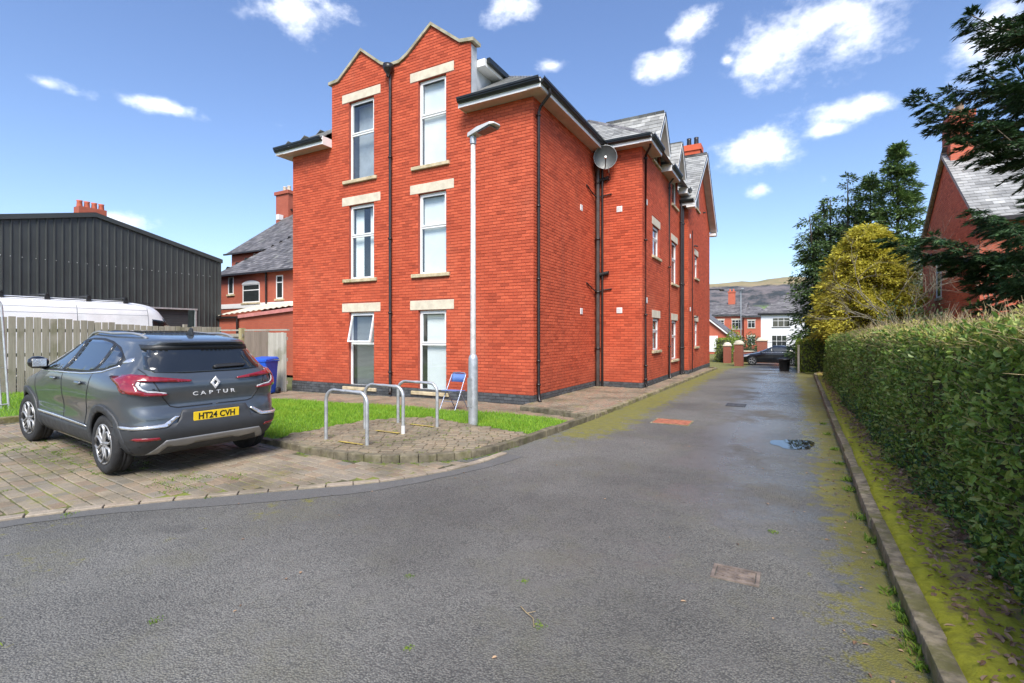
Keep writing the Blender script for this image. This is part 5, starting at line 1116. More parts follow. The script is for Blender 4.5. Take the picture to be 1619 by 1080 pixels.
cover('drain_cover', 'small rusty cast iron cover in the tarmac nearest the camera', -.42, -.185, 3.575, 3.735, ci_, (4, 3), ci_)
cover('drain_cover', 'dark iron drain cover midway along the lane beyond the puddle', -1.2, -.85, 12.3, 12.75, mat('dark_iron', (.05, .05, .048), .5, var=.3, bump=.4), (3, 3), MT['black'])
m, nt_, p_, out_ = new_mat('puddle_water'); p_.inputs['Base Color'].default_value = (.018, .018, .016, 1); p_.inputs['Roughness'].default_value = .015; p_.inputs['IOR'].default_value = 1.33; p_.inputs['Specular IOR Level'].default_value = .75; MT['water'] = m
def puddle(cx, cy, rx, ry, seed):
    r_ = random.Random(seed); ph = [r_.uniform(0, 6.28) for _ in range(4)]; pts = []
    for k in range(48):
        a = 2*math.pi*k/48; q = 1+.16*math.sin(2*a+ph[0])+.1*math.sin(3*a+ph[1])+.07*math.sin(5*a+ph[2])+.04*math.sin(9*a+ph[3]); pts.append((cx+rx*q*math.cos(a), cy+ry*q*math.sin(a), float(gz(cx, cy))+.004))
    o = MB().poly(pts).build('puddle', MT['water'], None); o['kind'] = 'structure'
puddle(.08, 8.45, .25, .42, 1)

# ------------------------------------------------------------------ fences
def board(name, x, y, ax, w, h, z0, material, parent, t=.02, lean=0, point=0):
    m = MB(); 
    if ax == 'y': m.box(x-t/2, x+t/2, y-w/2, y+w/2, z0, z0+h)
    else: m.box(x-w/2, x+w/2, y-t/2, y+t/2, z0, z0+h)
    return m.build(name, material, parent, True, bevel=.003)
FN = thing('board_fence', 'long weathered vertical board fence behind the grey car', 'fence', (-17, 6.2, 0))
y_ = 1.6
while y_ < 10.3:
    w_ = .145+random.uniform(-.006, .004); z_ = float(gz(-17, y_))-.02
    board('board', -17+random.uniform(-.006, .006), y_, 'y', w_, 1.96+random.uniform(-.02, .02), z_+.03, MT['wood'], FN); y_ += .163
for z_ in (.45, 1.1, 1.72): B('rail', MT['wood'], FN, -17.065, -17.025, 1.5, 10.3, z_-.045, z_+.045)
for yy in (2.0, 4.4, 6.8, 9.2): B('post', MT['wood'], FN, -17.17, -17.07, yy-.05, yy+.05, -.1, 1.95)
GT = thing('board_gate', 'pale grey board gate between the board fence and the brick wall', 'gate', (-13.9, 10.18, -.1))
for k in range(7): board('board', -14.24+k*.123, 10.18, 'x', .118, 1.80+random.uniform(-.008, .008), -.12, MT['wood_pale'], GT)
for z_ in (.15, .85, 1.5): B('rail', MT['wood_pale'], GT, -14.3, -13.45, 10.195, 10.24, z_-.05, z_+.05)
RF = thing('fence_panel', 'darker brown fence panel with post left of the pale gate', 'fence', (-15, 10.2, -.1))
for k in range(10): board('board', -15.5+k*.125, 10.22, 'x', .12, 1.84+random.uniform(-.01, .01), -.12, wood_mat('brown_board', (.2, .155, .12), (.27, .215, .17)) if k == 0 else RF.children[0].data.materials[0], RF)
for xx in (-15.68, ): B('post', wood_mat('tan_post', (.36, .3, .15), (.44, .38, .2)), RF, xx-.09, xx+.06, 10.15, 10.29, -.15, 1.83)
B('rail', MT['wood'], RF, -17.0, -15.6, 10.17, 10.21, 1.55, 1.65); B('rail', MT['wood'], RF, -17.0, -15.6, 10.17, 10.21, 1.12, 1.2); B('capping', MT['wood_pale'], RF, -17.0, -13.5, 10.25, 10.33, 1.74, 1.79)
for k in range(9): board('board', -16.9+k*.14, 10.24, 'x', .13, 1.72, -.12, MT['wood_pale'], RF)
HP = thing('site_fence_panel', 'leaning galvanised mesh site fence panel at the left edge of the picture', 'fence panel', (-13.4, 3.4, .12))
A_, B_ = Vector((-13.35, 3.9, .13)), Vector((-12.6, .7, .13)); tv = (B_-A_); lean = Vector((-.22, -.05, 0))
def hp(u, z): return A_+tv*u+Vector((0, 0, z))+lean*(z/2.2)
c_ = []
for k in range(7): a = math.pi/2*k/6; c_.append(hp(.06-.06*math.sin(a), 2.02+.2*math.cos(a)))
MB().tube([hp(1, 2.22), hp(.5, 2.22)]+c_+[hp(0, 1.0), hp(0, 0)], .021, 10).build('frame_tube', MT['galv'], HP, True)
MB().tube([hp(0, .12), hp(1, .12)], .018, 8).build('bottom_tube', MT['galv'], HP, True); MB().tube([hp(.035, 0), hp(.035, 2.0)], .016, 8).build('mid_tube', MT['galv'], HP, True)
mw = MB()
for k in range(1, 30): mw.tube([hp(k/30, .12), hp(k/30, 2.2)], .0022, 4, cap=False)
for k in range(1, 9): mw.tube([hp(0, .12+k*.24), hp(1, .12+k*.24)], .0022, 4, cap=False)
mw.build('mesh_infill', MT['galv'], HP, True)
MB().box(-13.62, -13.08, 3.76, 4.02, .09, .15).build('foot', MT['galv'], HP, True, bevel=.02)

# ------------------------------------------------------------------ metal clad shed
SH = thing('metal_shed', 'anthracite metal clad shed with low pitched roof behind the van', 'shed', (-25, 10, 0))
def shed_top(y): return 6.62-abs(y-9.91)*.235
m = MB(); SX = -25.0
DY0, DY1, DZ = 11.6, 13.95, 2.86
y_ = 3.4
while y_ < 15.05:
    y2 = min(y_+1.0, 15.08); m = MB(); n_ = 4; p_ = (y2-y_)/n_
    for k in range(n_):
        a = y_+k*p_; prof = [(a, 0), (a+p_*.70, 0), (a+p_*.78, .035), (a+p_*.92, .035), (a+p_, 0)]
        for (q0, d0), (q1, d1) in zip(prof[:-1], prof[1:]):
            lo = DZ if DY0-.02 < (q0+q1)/2 < DY1+.02 else -.2
            m.poly([(SX+d0, q0, lo), (SX+d1, q1, lo), (SX+d1, q1, shed_top(q1)), (SX+d0, q0, shed_top(q0))])
    m.build('cladding_panel', MT['cladding'], SH, True)
    y_ = y2
for k in range(24):
    yy = 7.0+k*.33+(.0 if k % 3 else .06); MB().lathe([(.001, .018), (.016, .014), (.016, 0)], 8, 'x', (SX+.036, yy, 4.5)).build('screw', MT['galv'], SH, True)
for s in (-1, 1):
    ye = 15.2 if s > 0 else 3.3
    MB().prism([(SX-.1, 9.91, 6.64), (SX-.1, ye, shed_top(ye)+.02), (SX-.1, ye, shed_top(ye)-.16), (SX-.1, 9.91, 6.46)], (.2, 0, 0)).build('verge_flashing', MT['cladding'], SH, True)
    MB().poly([(SX+.08, 9.91, 6.65), (SX+.08, ye, shed_top(ye)+.03), (SX-20, ye, shed_top(ye)+.03), (SX-20, 9.91, 6.65)]).build('roof', MT['cladding'], SH, True)
MB().poly([(SX, 15.08, -.2), (SX-20, 15.08, -.2), (SX-20, 15.08, 5.3), (SX, 15.08, 5.3)]).build('side_wall', MT['cladding'], SH, True)
B('door_head', MT['galv'], SH, SX-.05, SX+.04, DY0-.05, DY1+.05, DZ-.06, DZ+.01); B('door_jamb', MT['galv'], SH, SX-.05, SX+.03, DY1-.05, DY1+.01, -.2, DZ-.06)
for k in range(28): B('shutter_slat', MT['clad'], SH, SX-.16-.012*(k % 2), SX-.12, DY0, DY1-.3, -.1+k*.105, k*.105)
B('corner_flashing', MT['cladding'], SH, SX-.02, SX+.045, 15.05, 15.15, -.2, 5.36)

# ------------------------------------------------------------------ houses
BTX = brick_tex_mat('old_red_brick', (.40, .085, .045), (.46, .11, .055), (.30, .11, .075)); BTX3 = brick_tex_mat('weathered_brick', (.27, .06, .035), (.33, .08, .045), (.3, .17, .12)); BTX2 = brick_tex_mat('orange_red_brick', (.52, .11, .055), (.58, .14, .07), (.38, .13, .085))
render_w = mat('white_render', (.78, .79, .80), .8, var=.06, vs=.8)
def h_window(name, O, U, N, a, b, c, d, parent, mull=1, trans=.3, frame=.06, surround=None, material=None):
    O, U, N = Vector(O), Vector(U), Vector(N); P = lambda u, z, o: O+U*u+Vector((0, 0, z))+N*o
    def bar(m, u0, u1, z0, z1, o0, o1): m.obox(P((u0+u1)/2, (z0+z1)/2, (o0+o1)/2), U*(u1-u0)/2, N*(o1-o0)/2, Vector((0, 0, (z1-z0)/2)))
    m = MB(); bar(m, a, a+frame, c, d, -.02, .02); bar(m, b-frame, b, c, d, -.02, .02); bar(m, a+frame, b-frame, d-frame, d, -.02, .02); bar(m, a+frame, b-frame, c, c+frame, -.02, .02)
    for k in range(1, mull): x = a+(b-a)*k/mull; bar(m, x-frame*.4, x+frame*.4, c+frame, d-frame, -.02, .018)
    if trans: z = d-(d-c)*trans; bar(m, a+frame, b-frame, z-frame*.4, z+frame*.4, -.02, .016)
    w = m.build(name, MT['upvc'], parent, True)
    g = MB(); bar(g, a+.01, b-.01, c+.01, d-.01, -.018, .004); g.build('pane', MT['cglass2'], w, True)
    s = MB(); bar(s, a-.1, b+.1, c-.1, c-.005, -.02, .07); s.build('sill', material or MT['stone_s'], w, True)
    if surround: s = MB(); bar(s, a-.12, b+.12, d+.005, d+.24, -.02, .012); s.build('lintel', surround, w, True)
    return w
H1 = thing('brick_house', 'older red brick house with grey slate roofs between shed and apartment block', 'house', (-24, 17.6, 0))
B('wall', BTX, H1, -29.2, -12, 17.6, 24, -.3, 5.1); roof_plane('roof', [(-29.45, 17.3, 5.02), (-12, 17.3, 5.02), (-12, 22, 8.6), (-26.2, 22, 8.6)], H1, MT['slate_old'], w=.3, exp=.24)
roof_plane('roof', [(-29.45, 26, 5.02), (-29.45, 17.3, 5.02), (-26.2, 22, 8.6)], H1, MT['slate_old'], w=.5, exp=.4)
B('wall', BTX, H1, -33.4, -15, 21.0, 31, -.3, 7.2); roof_plane('roof', [(-33.7, 20.7, 7.1), (-14, 20.7, 7.1), (-14, 26, 11.0), (-33.7, 26, 11.0)], H1, MT['slate_old'], w=.3, exp=.24)
MB().poly([(-33.4, 21, 7.15), (-33.4, 31, 7.15), (-33.4, 26, 10.9)]).build('gable', BTX, H1, True); roof_plane('roof', [(-14, 31.3, 7.1), (-33.7, 31.3, 7.1), (-33.7, 26, 11.0), (-14, 26, 11.0)], H1, MT['slate_old'], w=.6, exp=.5)
B('gutter', MT['pipe'], H1, -29.5, -12, 17.18, 17.29, 4.95, 5.05); B('gutter', MT['pipe'], H1, -33.7, -25, 20.58, 20.69, 7.02, 7.12); capline('ridge_tiles', (-33.7, 26, 11.0), (-14, 26, 11.0), H1, MT['slate_old'])
cs = B('chimney', BTX, H1, -34.9, -33.45, 25.5, 26.6, 6, 12.45); B('chimney_cap', BTX, cs, -35.0, -33.35, 25.4, 26.7, 12.45, 12.7)
for x_ in (-34.5, -34.0): MB().lathe([(.16, 12.7), (.13, 13.15), (.16, 13.2), (.1, 13.2)], 12, c=(x_, 26, 0)).build('chimney_pot', MT['stone'], cs, True)
W1 = ((0, 17.6, 0), (1, 0, 0), (0, -1, 0))
h_window('window', *W1, -28.3, -27.8, 3.95, 4.95, H1, 1, 0); h_window('window', *W1, -26.95, -25.45, 3.42, 4.45, H1, 1, .33); h_window('window', *W1, -24.05, -23.5, 3.55, 4.8, H1, 1, .3)
MB().prism([(-26.98, 17.585, 4.44)]+[(-26.2+.78*math.cos(a), 17.585, 4.44+.2*math.sin(a)) for a in np.linspace(math.pi, 0, 11)], (0, -.04, 0)).build('window_head', MT['upvc'], H1, True)
MB().tube([(-24.8, 17.5, 5.0), (-24.8, 17.52, 3.3)], .05, 8).build('downpipe', MT['pipe'], H1, True); B('flashing', MT['upvc'], H1, -29, -22, 17.56, 17.596, 3.12, 3.38)
B('rooflight', MT['upvc'], H1, -34.2, -33.9, 25.0, 25.4, 10.4, 10.8)
LT = thing('lean_to', 'brick lean-to with pale corrugated roof and pink verge board', 'outbuilding', (-22, 15, 0))
cor = mat('pale_corrugated_sheet', (.62, .56, .44), .6, var=.15, vs=2); m = MB(); n_ = 44
for k in range(n_):
    u0_, u1_ = k/n_, (k+1)/n_
    def rp2(u, v): x = -25.2+u*9.2; zf = 2.58+u*.55; return (x, 15.0+v*2.56, zf+v*(3.28+u*.05-zf)+.025*math.sin(u*n_*math.pi))
    for a, b in ((u0_, (u0_+u1_)/2), ((u0_+u1_)/2, u1_)): m.poly([rp2(a, 0), rp2(b, 0), rp2(b, 1), rp2(a, 1)])
m.build('corrugated_roof', cor, LT, True)
m = MB().prism([(-25.0, 15.06, -.2), (-16.2, 15.06, -.2), (-16.2, 15.06, 3.0), (-25.0, 15.06, 2.48)], (0, .2, 0)); m.build('wall', BTX, LT, True)
MB().prism([(-23.3, 14.95, 2.42), (-16.0, 14.95, 2.90), (-16.0, 14.95, 3.06), (-23.3, 14.95, 2.58)], (0, .05, 0)).build('verge_board', mat('pink_paint', (.55, .22, .2), .6), LT, True)
B('gutter', MT['pipe'], LT, -25.3, -23.3, 14.9, 15.0, 2.42, 2.52); MB().tube([(-23.35, 14.95, 2.45), (-23.35, 14.95, 0)], .05, 8).build('downpipe', MT['pipe'], LT, True)
H2 = thing('distant_house', 'far house whose row of clay chimney pots shows above the shed ridge', 'house', (-48, 18.6, 0))
B('wall', BTX, H2, -56, -46, 14, 24, -.3, 6.0); roof_plane('roof', [(-56.3, 13.7, 5.9), (-45.7, 13.7, 5.9), (-45.7, 19, 9.5), (-56.3, 19, 9.5)], H2, MT['slate_old'], w=.8, exp=.6); roof_plane('roof', [(-45.7, 24.3, 5.9), (-56.3, 24.3, 5.9), (-56.3, 19, 9.5), (-45.7, 19, 9.5)], H2, MT['slate_old'], w=.8, exp=.6)
cs = B('chimney', BTX, H2, -48.6, -47.7, 17.9, 19.7, 7, 11.55)
for k in range(4): MB().lathe([(.2, 11.55), (.17, 11.95), (.21, 12.05), (.12, 12.05)], 12, c=(-48.15, 18.1+k*.47, 0)).build('chimney_pot', BTX2, cs, True)
# right: brick gable house behind the trees
H3 = thing('brick_house', 'red brick gable house with chimney behind the hedge and dark conifer', 'house', (5, 23.3, 0))
pm_ = mat('pale_mortar', (.44, .26, .18), .9, var=.15, vs=9); hb_ = brick_mat('orange_brick', (.6, .14, .075), (.7, .19, .1)); w3 = B('wall', BTX2, H3, 5.02, 15, 19.8, 26.8, -.3, 5.2); MB().poly([(5.0, 19.8, -.3), (5.0, 26.8, -.3), (5.0, 26.8, 5.2), (5.0, 23.3, 8.05), (5.0, 19.8, 5.2)]).build('gable', pm_, H3, True)
bricks_obj('brickwork', lay(-26.8, -19.8, .0, 5.2, [(-24.6, -23.9, 3.0, 4.6), (-24.6, -23.9, .9, 2.25), (-24.72, -23.78, 2.25, 2.5)], top=[(-26.8, 5.2), (-23.3, 8.05), (-19.8, 5.2)]), (5.0, 0, 0), (0, -1, 0), (-1, 0, 0), hb_, w3)
roof_plane('roof', [(4.85, 19.45, 5.0), (15, 19.45, 5.0), (15, 23.3, 8.12), (4.85, 23.3, 8.12)], H3, mat('lichen_slate', (.3, .3, .29), .6, rand=.35, var=.25, vs=2, stain=(.4, .39, .34), stain_s=2.5), w=.28, exp=.2, keep=40)
roof_plane('roof', [(15, 27.15, 5.0), (4.85, 27.15, 5.0), (4.85, 23.3, 8.12), (15, 23.3, 8.12)], H3, MT['slate_old'], w=.5, exp=.4); capline('ridge_tiles', (4.85, 23.3, 8.12), (15, 23.3, 8.12), H3, mat('clay_ridge', (.4, .3, .2), .8))
cs = B('chimney', BTX2, H3, 5.0, 5.62, 22.75, 23.85, 6, 9.15); B('chimney_cap', BTX2, cs, 4.95, 5.67, 22.7, 23.9, 9.15, 9.35)
for y_ in (23.0, 23.6): MB().lathe([(.13, 9.35), (.11, 9.7), (.14, 9.75), (.08, 9.75)], 12, c=(5.3, y_, 0)).build('chimney_pot', mat('clay_pot', (.3, .22, .15), .8), cs, True)
for s, ye in ((-1, 19.45), (1, 27.15)): MB().prism([(4.86, ye, 5.0), (4.86, 23.3, 8.1), (4.86, 23.3, 7.95), (4.86, ye, 4.85)], (.1, 0, 0)).build('verge', mat('verge_mortar', (.4, .36, .31), .9) if s < 0 else MT['concrete'], H3, True)
WR = ((5.0, 0, 0), (0, -1, 0), (-1, 0, 0))
h_window('window', *WR, -24.6, -23.9, 3.0, 4.6, H3, 1, .4, surround=None); h_window('window', *WR, -24.6, -23.9, .9, 2.25, H3, 1, .4, surround=MT['stone'])
h_window('window', (0, 19.8, 0), (1, 0, 0), (0, -1, 0), 7, 8.2, 3.0, 4.4, H3, 2, .3, surround=MT['stone']); B('gutter', MT['pipe'], H3, 4.85, 15, 19.34, 19.45, 4.9, 5.02)
# end of the lane
H4 = thing('garage', 'red brick garage with white door beyond the end of the apartment block', 'garage', (-8, 70, -.6))
B('wall', BTX2, H4, -15, -6.2, 70, 78, -.9, 1.4); MB().prism([(-15, 70, 1.4), (-6.2, 70, 1.4), (-10.6, 70, 5.0)], (0, 8, 0)).build('gable', BTX2, H4, True); B('door', MT['upvc'], H4, -9.3, -7.9, 69.93, 69.99, -.55, 1.52)
for s, xe in ((-1, -15.3), (1, -5.9)):
    MB().prism([(-10.6, 69.7, 5.3), (xe, 69.7, 1.35), (xe, 69.7, 1.15), (-10.6, 69.7, 5.1)], (0, 8.6, 0)).build('roof', MT['slate_old'], H4, True); MB().prism([(-10.6, 69.68, 5.12), (xe, 69.68, 1.17), (xe, 69.68, .98), (-10.6, 69.68, 4.9)], (0, .04, 0)).build('bargeboard', MT['upvc'], H4, True)
def far_house(label, x0_, x1_, y_, eave_, ridge_, wallm, wins, chim=None, hipl=0, hipr=0, cat='house', name='terraced_house', group=None):
    t = thing(name, label, cat, ((x0_+x1_)/2, y_, -.6), group=group); B('wall', wallm, t, x0_, x1_, y_, y_+9, -.9, eave_); e = .35; o = .4
    roof_plane('roof', [(x0_-o, y_-e, eave_-.05), (x1_+o, y_-e, eave_-.05), (x1_+o-hipr, y_+4.5, ridge_), (x0_-o+hipl, y_+4.5, ridge_)], t, MT['slate_old'], w=.6, exp=.4)
    MB().poly([(x0_-o, y_+9.4, eave_), (x1_+o, y_+9.4, eave_), (x1_+o-hipr, y_+4.5, ridge_), (x0_-o+hipl, y_+4.5, ridge_)]).build('roof', MT['slate_old'], t, True)
    for xx, h in ((x0_, hipl), (x1_, hipr)):
        s = -1 if xx == x0_ else 1; MB().poly([(xx+(s*o if h else 0), y_-e*(h > 0), eave_-.05), (xx+(s*o if h else 0), y_+9, eave_-.05), (xx+s*o-s*h if h else xx, y_+4.5, ridge_)]).build('roof' if h else 'gable', MT['slate_old'] if h else wallm, t, True)
    B('gutter', MT['black'], t, x0_-o, x1_+o, y_-e-.12, y_-e-.005, eave_-.2, eave_-.03); B('fascia', MT['upvc'] if wallm is not render_w else MT['black'], t, x0_-o, x1_+o, y_-e, y_-e+.05, eave_-.3, eave_-.06)
    for (a, b, c, d, mu, tr) in wins: h_window('window', (0, y_, 0), (1, 0, 0), (0, -1, 0), a, b, c, d, t, mu, tr, surround=MT['stone'] if wallm is not render_w else None, material=MT['black'] if wallm is render_w else None)
    if chim:
        c = B('chimney', wallm if wallm is not render_w else BTX2, t, chim[0]-.6, chim[0]+.6, y_+4, y_+5, ridge_-1, chim[1]); B('chimney_cap', BTX2, c, chim[0]-.68, chim[0]+.68, y_+3.9, y_+5.1, chim[1], chim[1]+.25)
        for q in (-.3, .3): MB().lathe([(.16, chim[1]+.25), (.13, chim[1]+.7), (.1, chim[1]+.7)], 10, c=(chim[0]+q, y_+4.5, 0)).build('chimney_pot', BTX2, c, True)
    return t
far_house('red brick terraced house left of two, with chimney, far beyond the lane', -15.5, -6.9, 100, 5.4, 7.7, BTX2, [(-11.9, -10.2, 2.9, 4.4, 3, .3), (-8.9, -7.2, 2.7, 4.4, 3, .3), (-8.9, -7.2, -.2, 1.3, 3, .3)], chim=(-9.3, 9.7))
far_house('red brick house with white framed windows directly left of the white house', -6.8, -2.0, 99, 5.1, 6.9, BTX2, [(-6.2, -5.0, 2.9, 4.2, 2, .3), (-6.2, -5.0, .0, 1.4, 2, .3), (-3.6, -2.5, 2.9, 4.2, 2, .3)], hipr=3)
far_house('white rendered detached house with hipped slate roof at the end of the lane', -3.3, 6.0, 80, 4.75, 7.7, render_w, [(-1.85, .3, 2.75, 4.05, 3, .33), (-1.95, -.05, -.05, 1.6, 3, .5), (2, 4, 2.75, 4.05, 3, .33), (2, 4, 0, 1.6, 3, .5)], hipl=3.6, hipr=3.6, name='detached_house')
def gate_pillar(label, x, y, w, h):
    t = thing('gate_pillar', label, 'gate pillar', (x, y, float(gz(x, y))), group='brick gate pillars'); MB().box(-w/2, w/2, -w/2, w/2, -.1, h).build('shaft', BTX3, t)
    MB().box(-w/2-.05, w/2+.05, -w/2-.05, w/2+.05, h, h+.09).build('cap_slab', MT['stone'], t, bevel=.01); MB().lathe([(w*.55, h+.09), (w*.53, h+.16), (w*.4, h+.25), (w*.2, h+.3), (.001, h+.31)], 20).build('dome', MT['stone'], t)
gate_pillar('domed brick gate pillar just left of the black hatchback', -3.05, 39.6, .58, 1.55); gate_pillar('lower brick gate pillar farthest left near the garage', -4.2, 43.5, .55, 1.35); gate_pillar('domed brick gate pillar behind the roof of the black hatchback', -1.75, 45.0, .72, 1.75)
DW = thing('boundary_wall', 'low brick boundary wall with stone coping behind the black hatchback', 'wall', (-2, 45.3, -.6)); B('wall', BTX3, DW, -3.9, 8, 45.2, 45.42, -.8, .25); B('coping', MT['stone'], DW, -3.9, 8, 45.15, 45.47, .25, .34)
RL = thing('railing', 'thin dark iron railing on the low wall before the white house', 'railing', (1, 45.3, .3))
for z_ in (.5, 1.0): B('rail', MT['black'], RL, -3.8, 8, 45.29, 45.32, z_, z_+.03)
for k in range(60): B('bar', MT['black'], RL, -3.8+k*.2, -3.785+k*.2, 45.295, 45.315, .34, 1.1)
SP = thing('marker_post', 'slim grey timber post at the corner of the far hedge', 'post', (.42, 24.6, 0)); MB().box(-.04, .04, -.04, .04, -.1, 1.15).build('post', MT['wood_pale'], SP, bevel=.008); MB().box(-.05, .05, -.05, .05, 1.15, 1.19).build('cap', MT['wood_pale'], SP)
SL = thing('street_lamp', 'thin distant street lamp rising above the red brick houses', 'street lamp', (-6.5, 88, -.6)); MB().tube([(0, 0, 0), (0, 0, 9.2)], .07, 8).build('column', MT['galv'], SL); MB().tube([(0, 0, 9.2), (.3, -.5, 9.6)], .05, 6).build('arm', MT['galv'], SL); MB().box(.15, .45, -.9, -.4, 9.5, 9.65).build('lantern', MT['galv'], SL)
SA = thing('wall_lamp', 'small dark arm lamp sticking out past the far brick corner', 'lamp', (GX, 27.0, 3.9)); MB().tube([(0, 0, 0), (.35, .5, .05), (.5, .8, .03)], .025, 6).build('arm', MT['black'], SA); MB().box(.4, .6, .7, 1.1, -.02, .05).build('lantern', MT['black'], SA)
# ------------------------------------------------------------------ vegetation helpers
def vnoise(x, y, seed=0):
    x = np.asarray(x, float); y = np.asarray(y, float); r = np.random.default_rng(seed).random((64, 64))
    xi, yi = np.floor(x).astype(int), np.floor(y).astype(int); fx, fy = x-xi, y-yi; fx = fx*fx*(3-2*fx); fy = fy*fy*(3-2*fy)
    g = lambda i, j: r[(xi+i) % 64, (yi+j) % 64]
    return (g(0, 0)*(1-fx)+g(1, 0)*fx)*(1-fy)+(g(0, 1)*(1-fx)+g(1, 1)*fx)*fy
def unit(a): return a/np.maximum(np.linalg.norm(a, axis=-1, keepdims=True), 1e-9)
def leaf_geo(P, D, N, Ln, Wd, hexa=False, fold=.18):
    D = unit(D); N = unit(N-(N*D).sum(-1, keepdims=True)*D); S = np.cross(D, N); Ln = np.asarray(Ln)[:, None]; Wd = np.asarray(Wd)[:, None]; n = len(P)
    if hexa:
        V = np.stack([P, P+D*Ln*.28+S*Wd*.42+N*Wd*fold, P+D*Ln*.68+S*Wd*.40+N*Wd*fold, P+D*Ln-N*Ln*.08, P+D*Ln*.68-S*Wd*.40+N*Wd*fold, P+D*Ln*.28-S*Wd*.42+N*Wd*fold, ], 1); k = 6
        b = np.arange(n)[:, None]*6; F = np.concatenate([b+np.array([[0, 1, 2, 3]]), b+np.array([[0, 3, 4, 5]])], 1).reshape(-1, 4)
    else:
        V = np.stack([P, P+D*Ln*.45+S*Wd*.5+N*Wd*fold, P+D*Ln, P+D*Ln*.45-S*Wd*.5+N*Wd*fold], 1); F = np.arange(n)[:, None]*4+np.array([[0, 1, 2, 3]])
    return V.reshape(-1, 3), F
def leaves(name, P, D, N, Ln, Wd, material, parent=None, hexa=False, kind='stuff', world=True):
    V, F = leaf_geo(P, D, N, Ln, Wd, hexa); o = np_obj(name, V, F, material, parent, world=world)
    if kind: o['kind'] = kind
    return o
def rdir(n): return unit(RNG.normal(size=(n, 3)))
LM = dict(
    hedge=leaf_mat('privet_leaf', [(.075, .14, .03), (.145, .25, .045), (.23, .37, .065), (.33, .47, .10), (.5, .57, .2)], .34, .42, patch=(.16, .21, .05), patch_s=.9),
    hedge_top=leaf_mat('pale_clipped_leaf', [(.18, .22, .05), (.30, .32, .07), (.42, .40, .09), (.48, .41, .15), (.24, .3, .06)], .5, .25),
    ivy=leaf_mat('ivy_leaf', [(.04, .09, .035), (.07, .14, .05), (.10, .18, .06)], .4, .1),
    grass=leaf_mat('lawn_grass', [(.13, .28, .02), (.2, .40, .03), (.28, .47, .045), (.34, .5, .06)], .55, .35, patch=(.32, .46, .04), patch_s=.7),
    weed=leaf_mat('weed_green', [(.08, .17, .02), (.16, .27, .03), (.25, .32, .04)], .6, .3),
    litter=leaf_mat('dead_leaf', [(.2, .12, .075), (.34, .21, .125), (.46, .31, .19), (.17, .1, .075)], .7, .1),
    conifer=leaf_mat('dark_conifer', [(.035, .07, .02), (.06, .11, .03), (.085, .15, .04), (.12, .19, .055)], .55, .12),
    conifer2=leaf_mat('mid_conifer', [(.05, .095, .025), (.085, .15, .035), (.12, .2, .05), (.16, .23, .06)], .55, .15),
    cypress=leaf_mat('near_cypress', [(.016, .042, .018), (.028, .07, .028), (.05, .10, .036), (.08, .14, .05)], .5, .1),
    yellow=leaf_mat('golden_conifer', [(.32, .29, .035), (.46, .43, .055), (.6, .56, .08), (.72, .66, .12)], .8, .4),
    shrub=leaf_mat('shrub_leaf', [(.03, .06, .02), (.06, .10, .03), (.09, .14, .04)], .45, .15),
    limesh=leaf_mat('lime_shrub_leaf', [(.12, .2, .02), (.2, .28, .03), (.26, .32, .05)], .5, .2))
bark = mat('bark', (.10, .075, .05), .9, var=.35, vs=12, bump=.6, bs=40); barkg = mat('pale_bark', (.21, .19, .14), .85, var=.3, vs=10, bump=.4); twigm = mat('hedge_twig', (.34, .26, .14), .8, var=.3, vs=20)

# ------------------------------------------------------------------ lawns
soil = mat('lawn_soil', (.10, .19, .03), .95, var=.4, vs=10)
def lawn(name, poly, z, density, hmin, hmax, label, name2='grass'):
    o = flat_poly(name, poly, z, soil, sub=3)
    xs, ys = [p[0] for p in poly], [p[1] for p in poly]; n = int((max(xs)-min(xs))*(max(ys)-min(ys))*density)
    X, Y = RNG.uniform(min(xs), max(xs), n), RNG.uniform(min(ys), max(ys), n); k = np.array([in_poly(a, b, poly) for a, b in zip(X, Y)]); X, Y = X[k], Y[k]; n = len(X)
    P = np.stack([X, Y, gz(X, Y)+z-.005], -1); D = np.stack([RNG.normal(0, .38, n), RNG.normal(0, .38, n), np.ones(n)], -1); h = RNG.uniform(hmin, hmax, n)*(.6+.8*vnoise(X*1.6, Y*1.6, 3))
    g = leaves('grass', P, D, rdir(n), h, RNG.uniform(.006, .011, n), LM['grass']); tag(g, label, 'grass', kind='stuff')
lawn('lawn', [(-11.5, 4.84), (-6.72, 4.84), (-6.66, 6.72), (-5.95, 7.52), (-5.3, 7.38), (-3.44, 6.97), (-3.36, 8.38), (-4.4, 8.7), (-6.7, 8.4), (-11, 8.15), (-11.5, 8.1)], .045, 2600, .04, .085, 'bright green grass of the lawn before the apartment block')
lawn('lawn', [(-16.8, 1.5), (-11.78, 1.5), (-11.78, 4.8), (-11.55, 4.9), (-11.55, 7.4), (-16.8, 7.4)], .055, 650, .05, .13, 'rough green grass at the foot of the board fence')

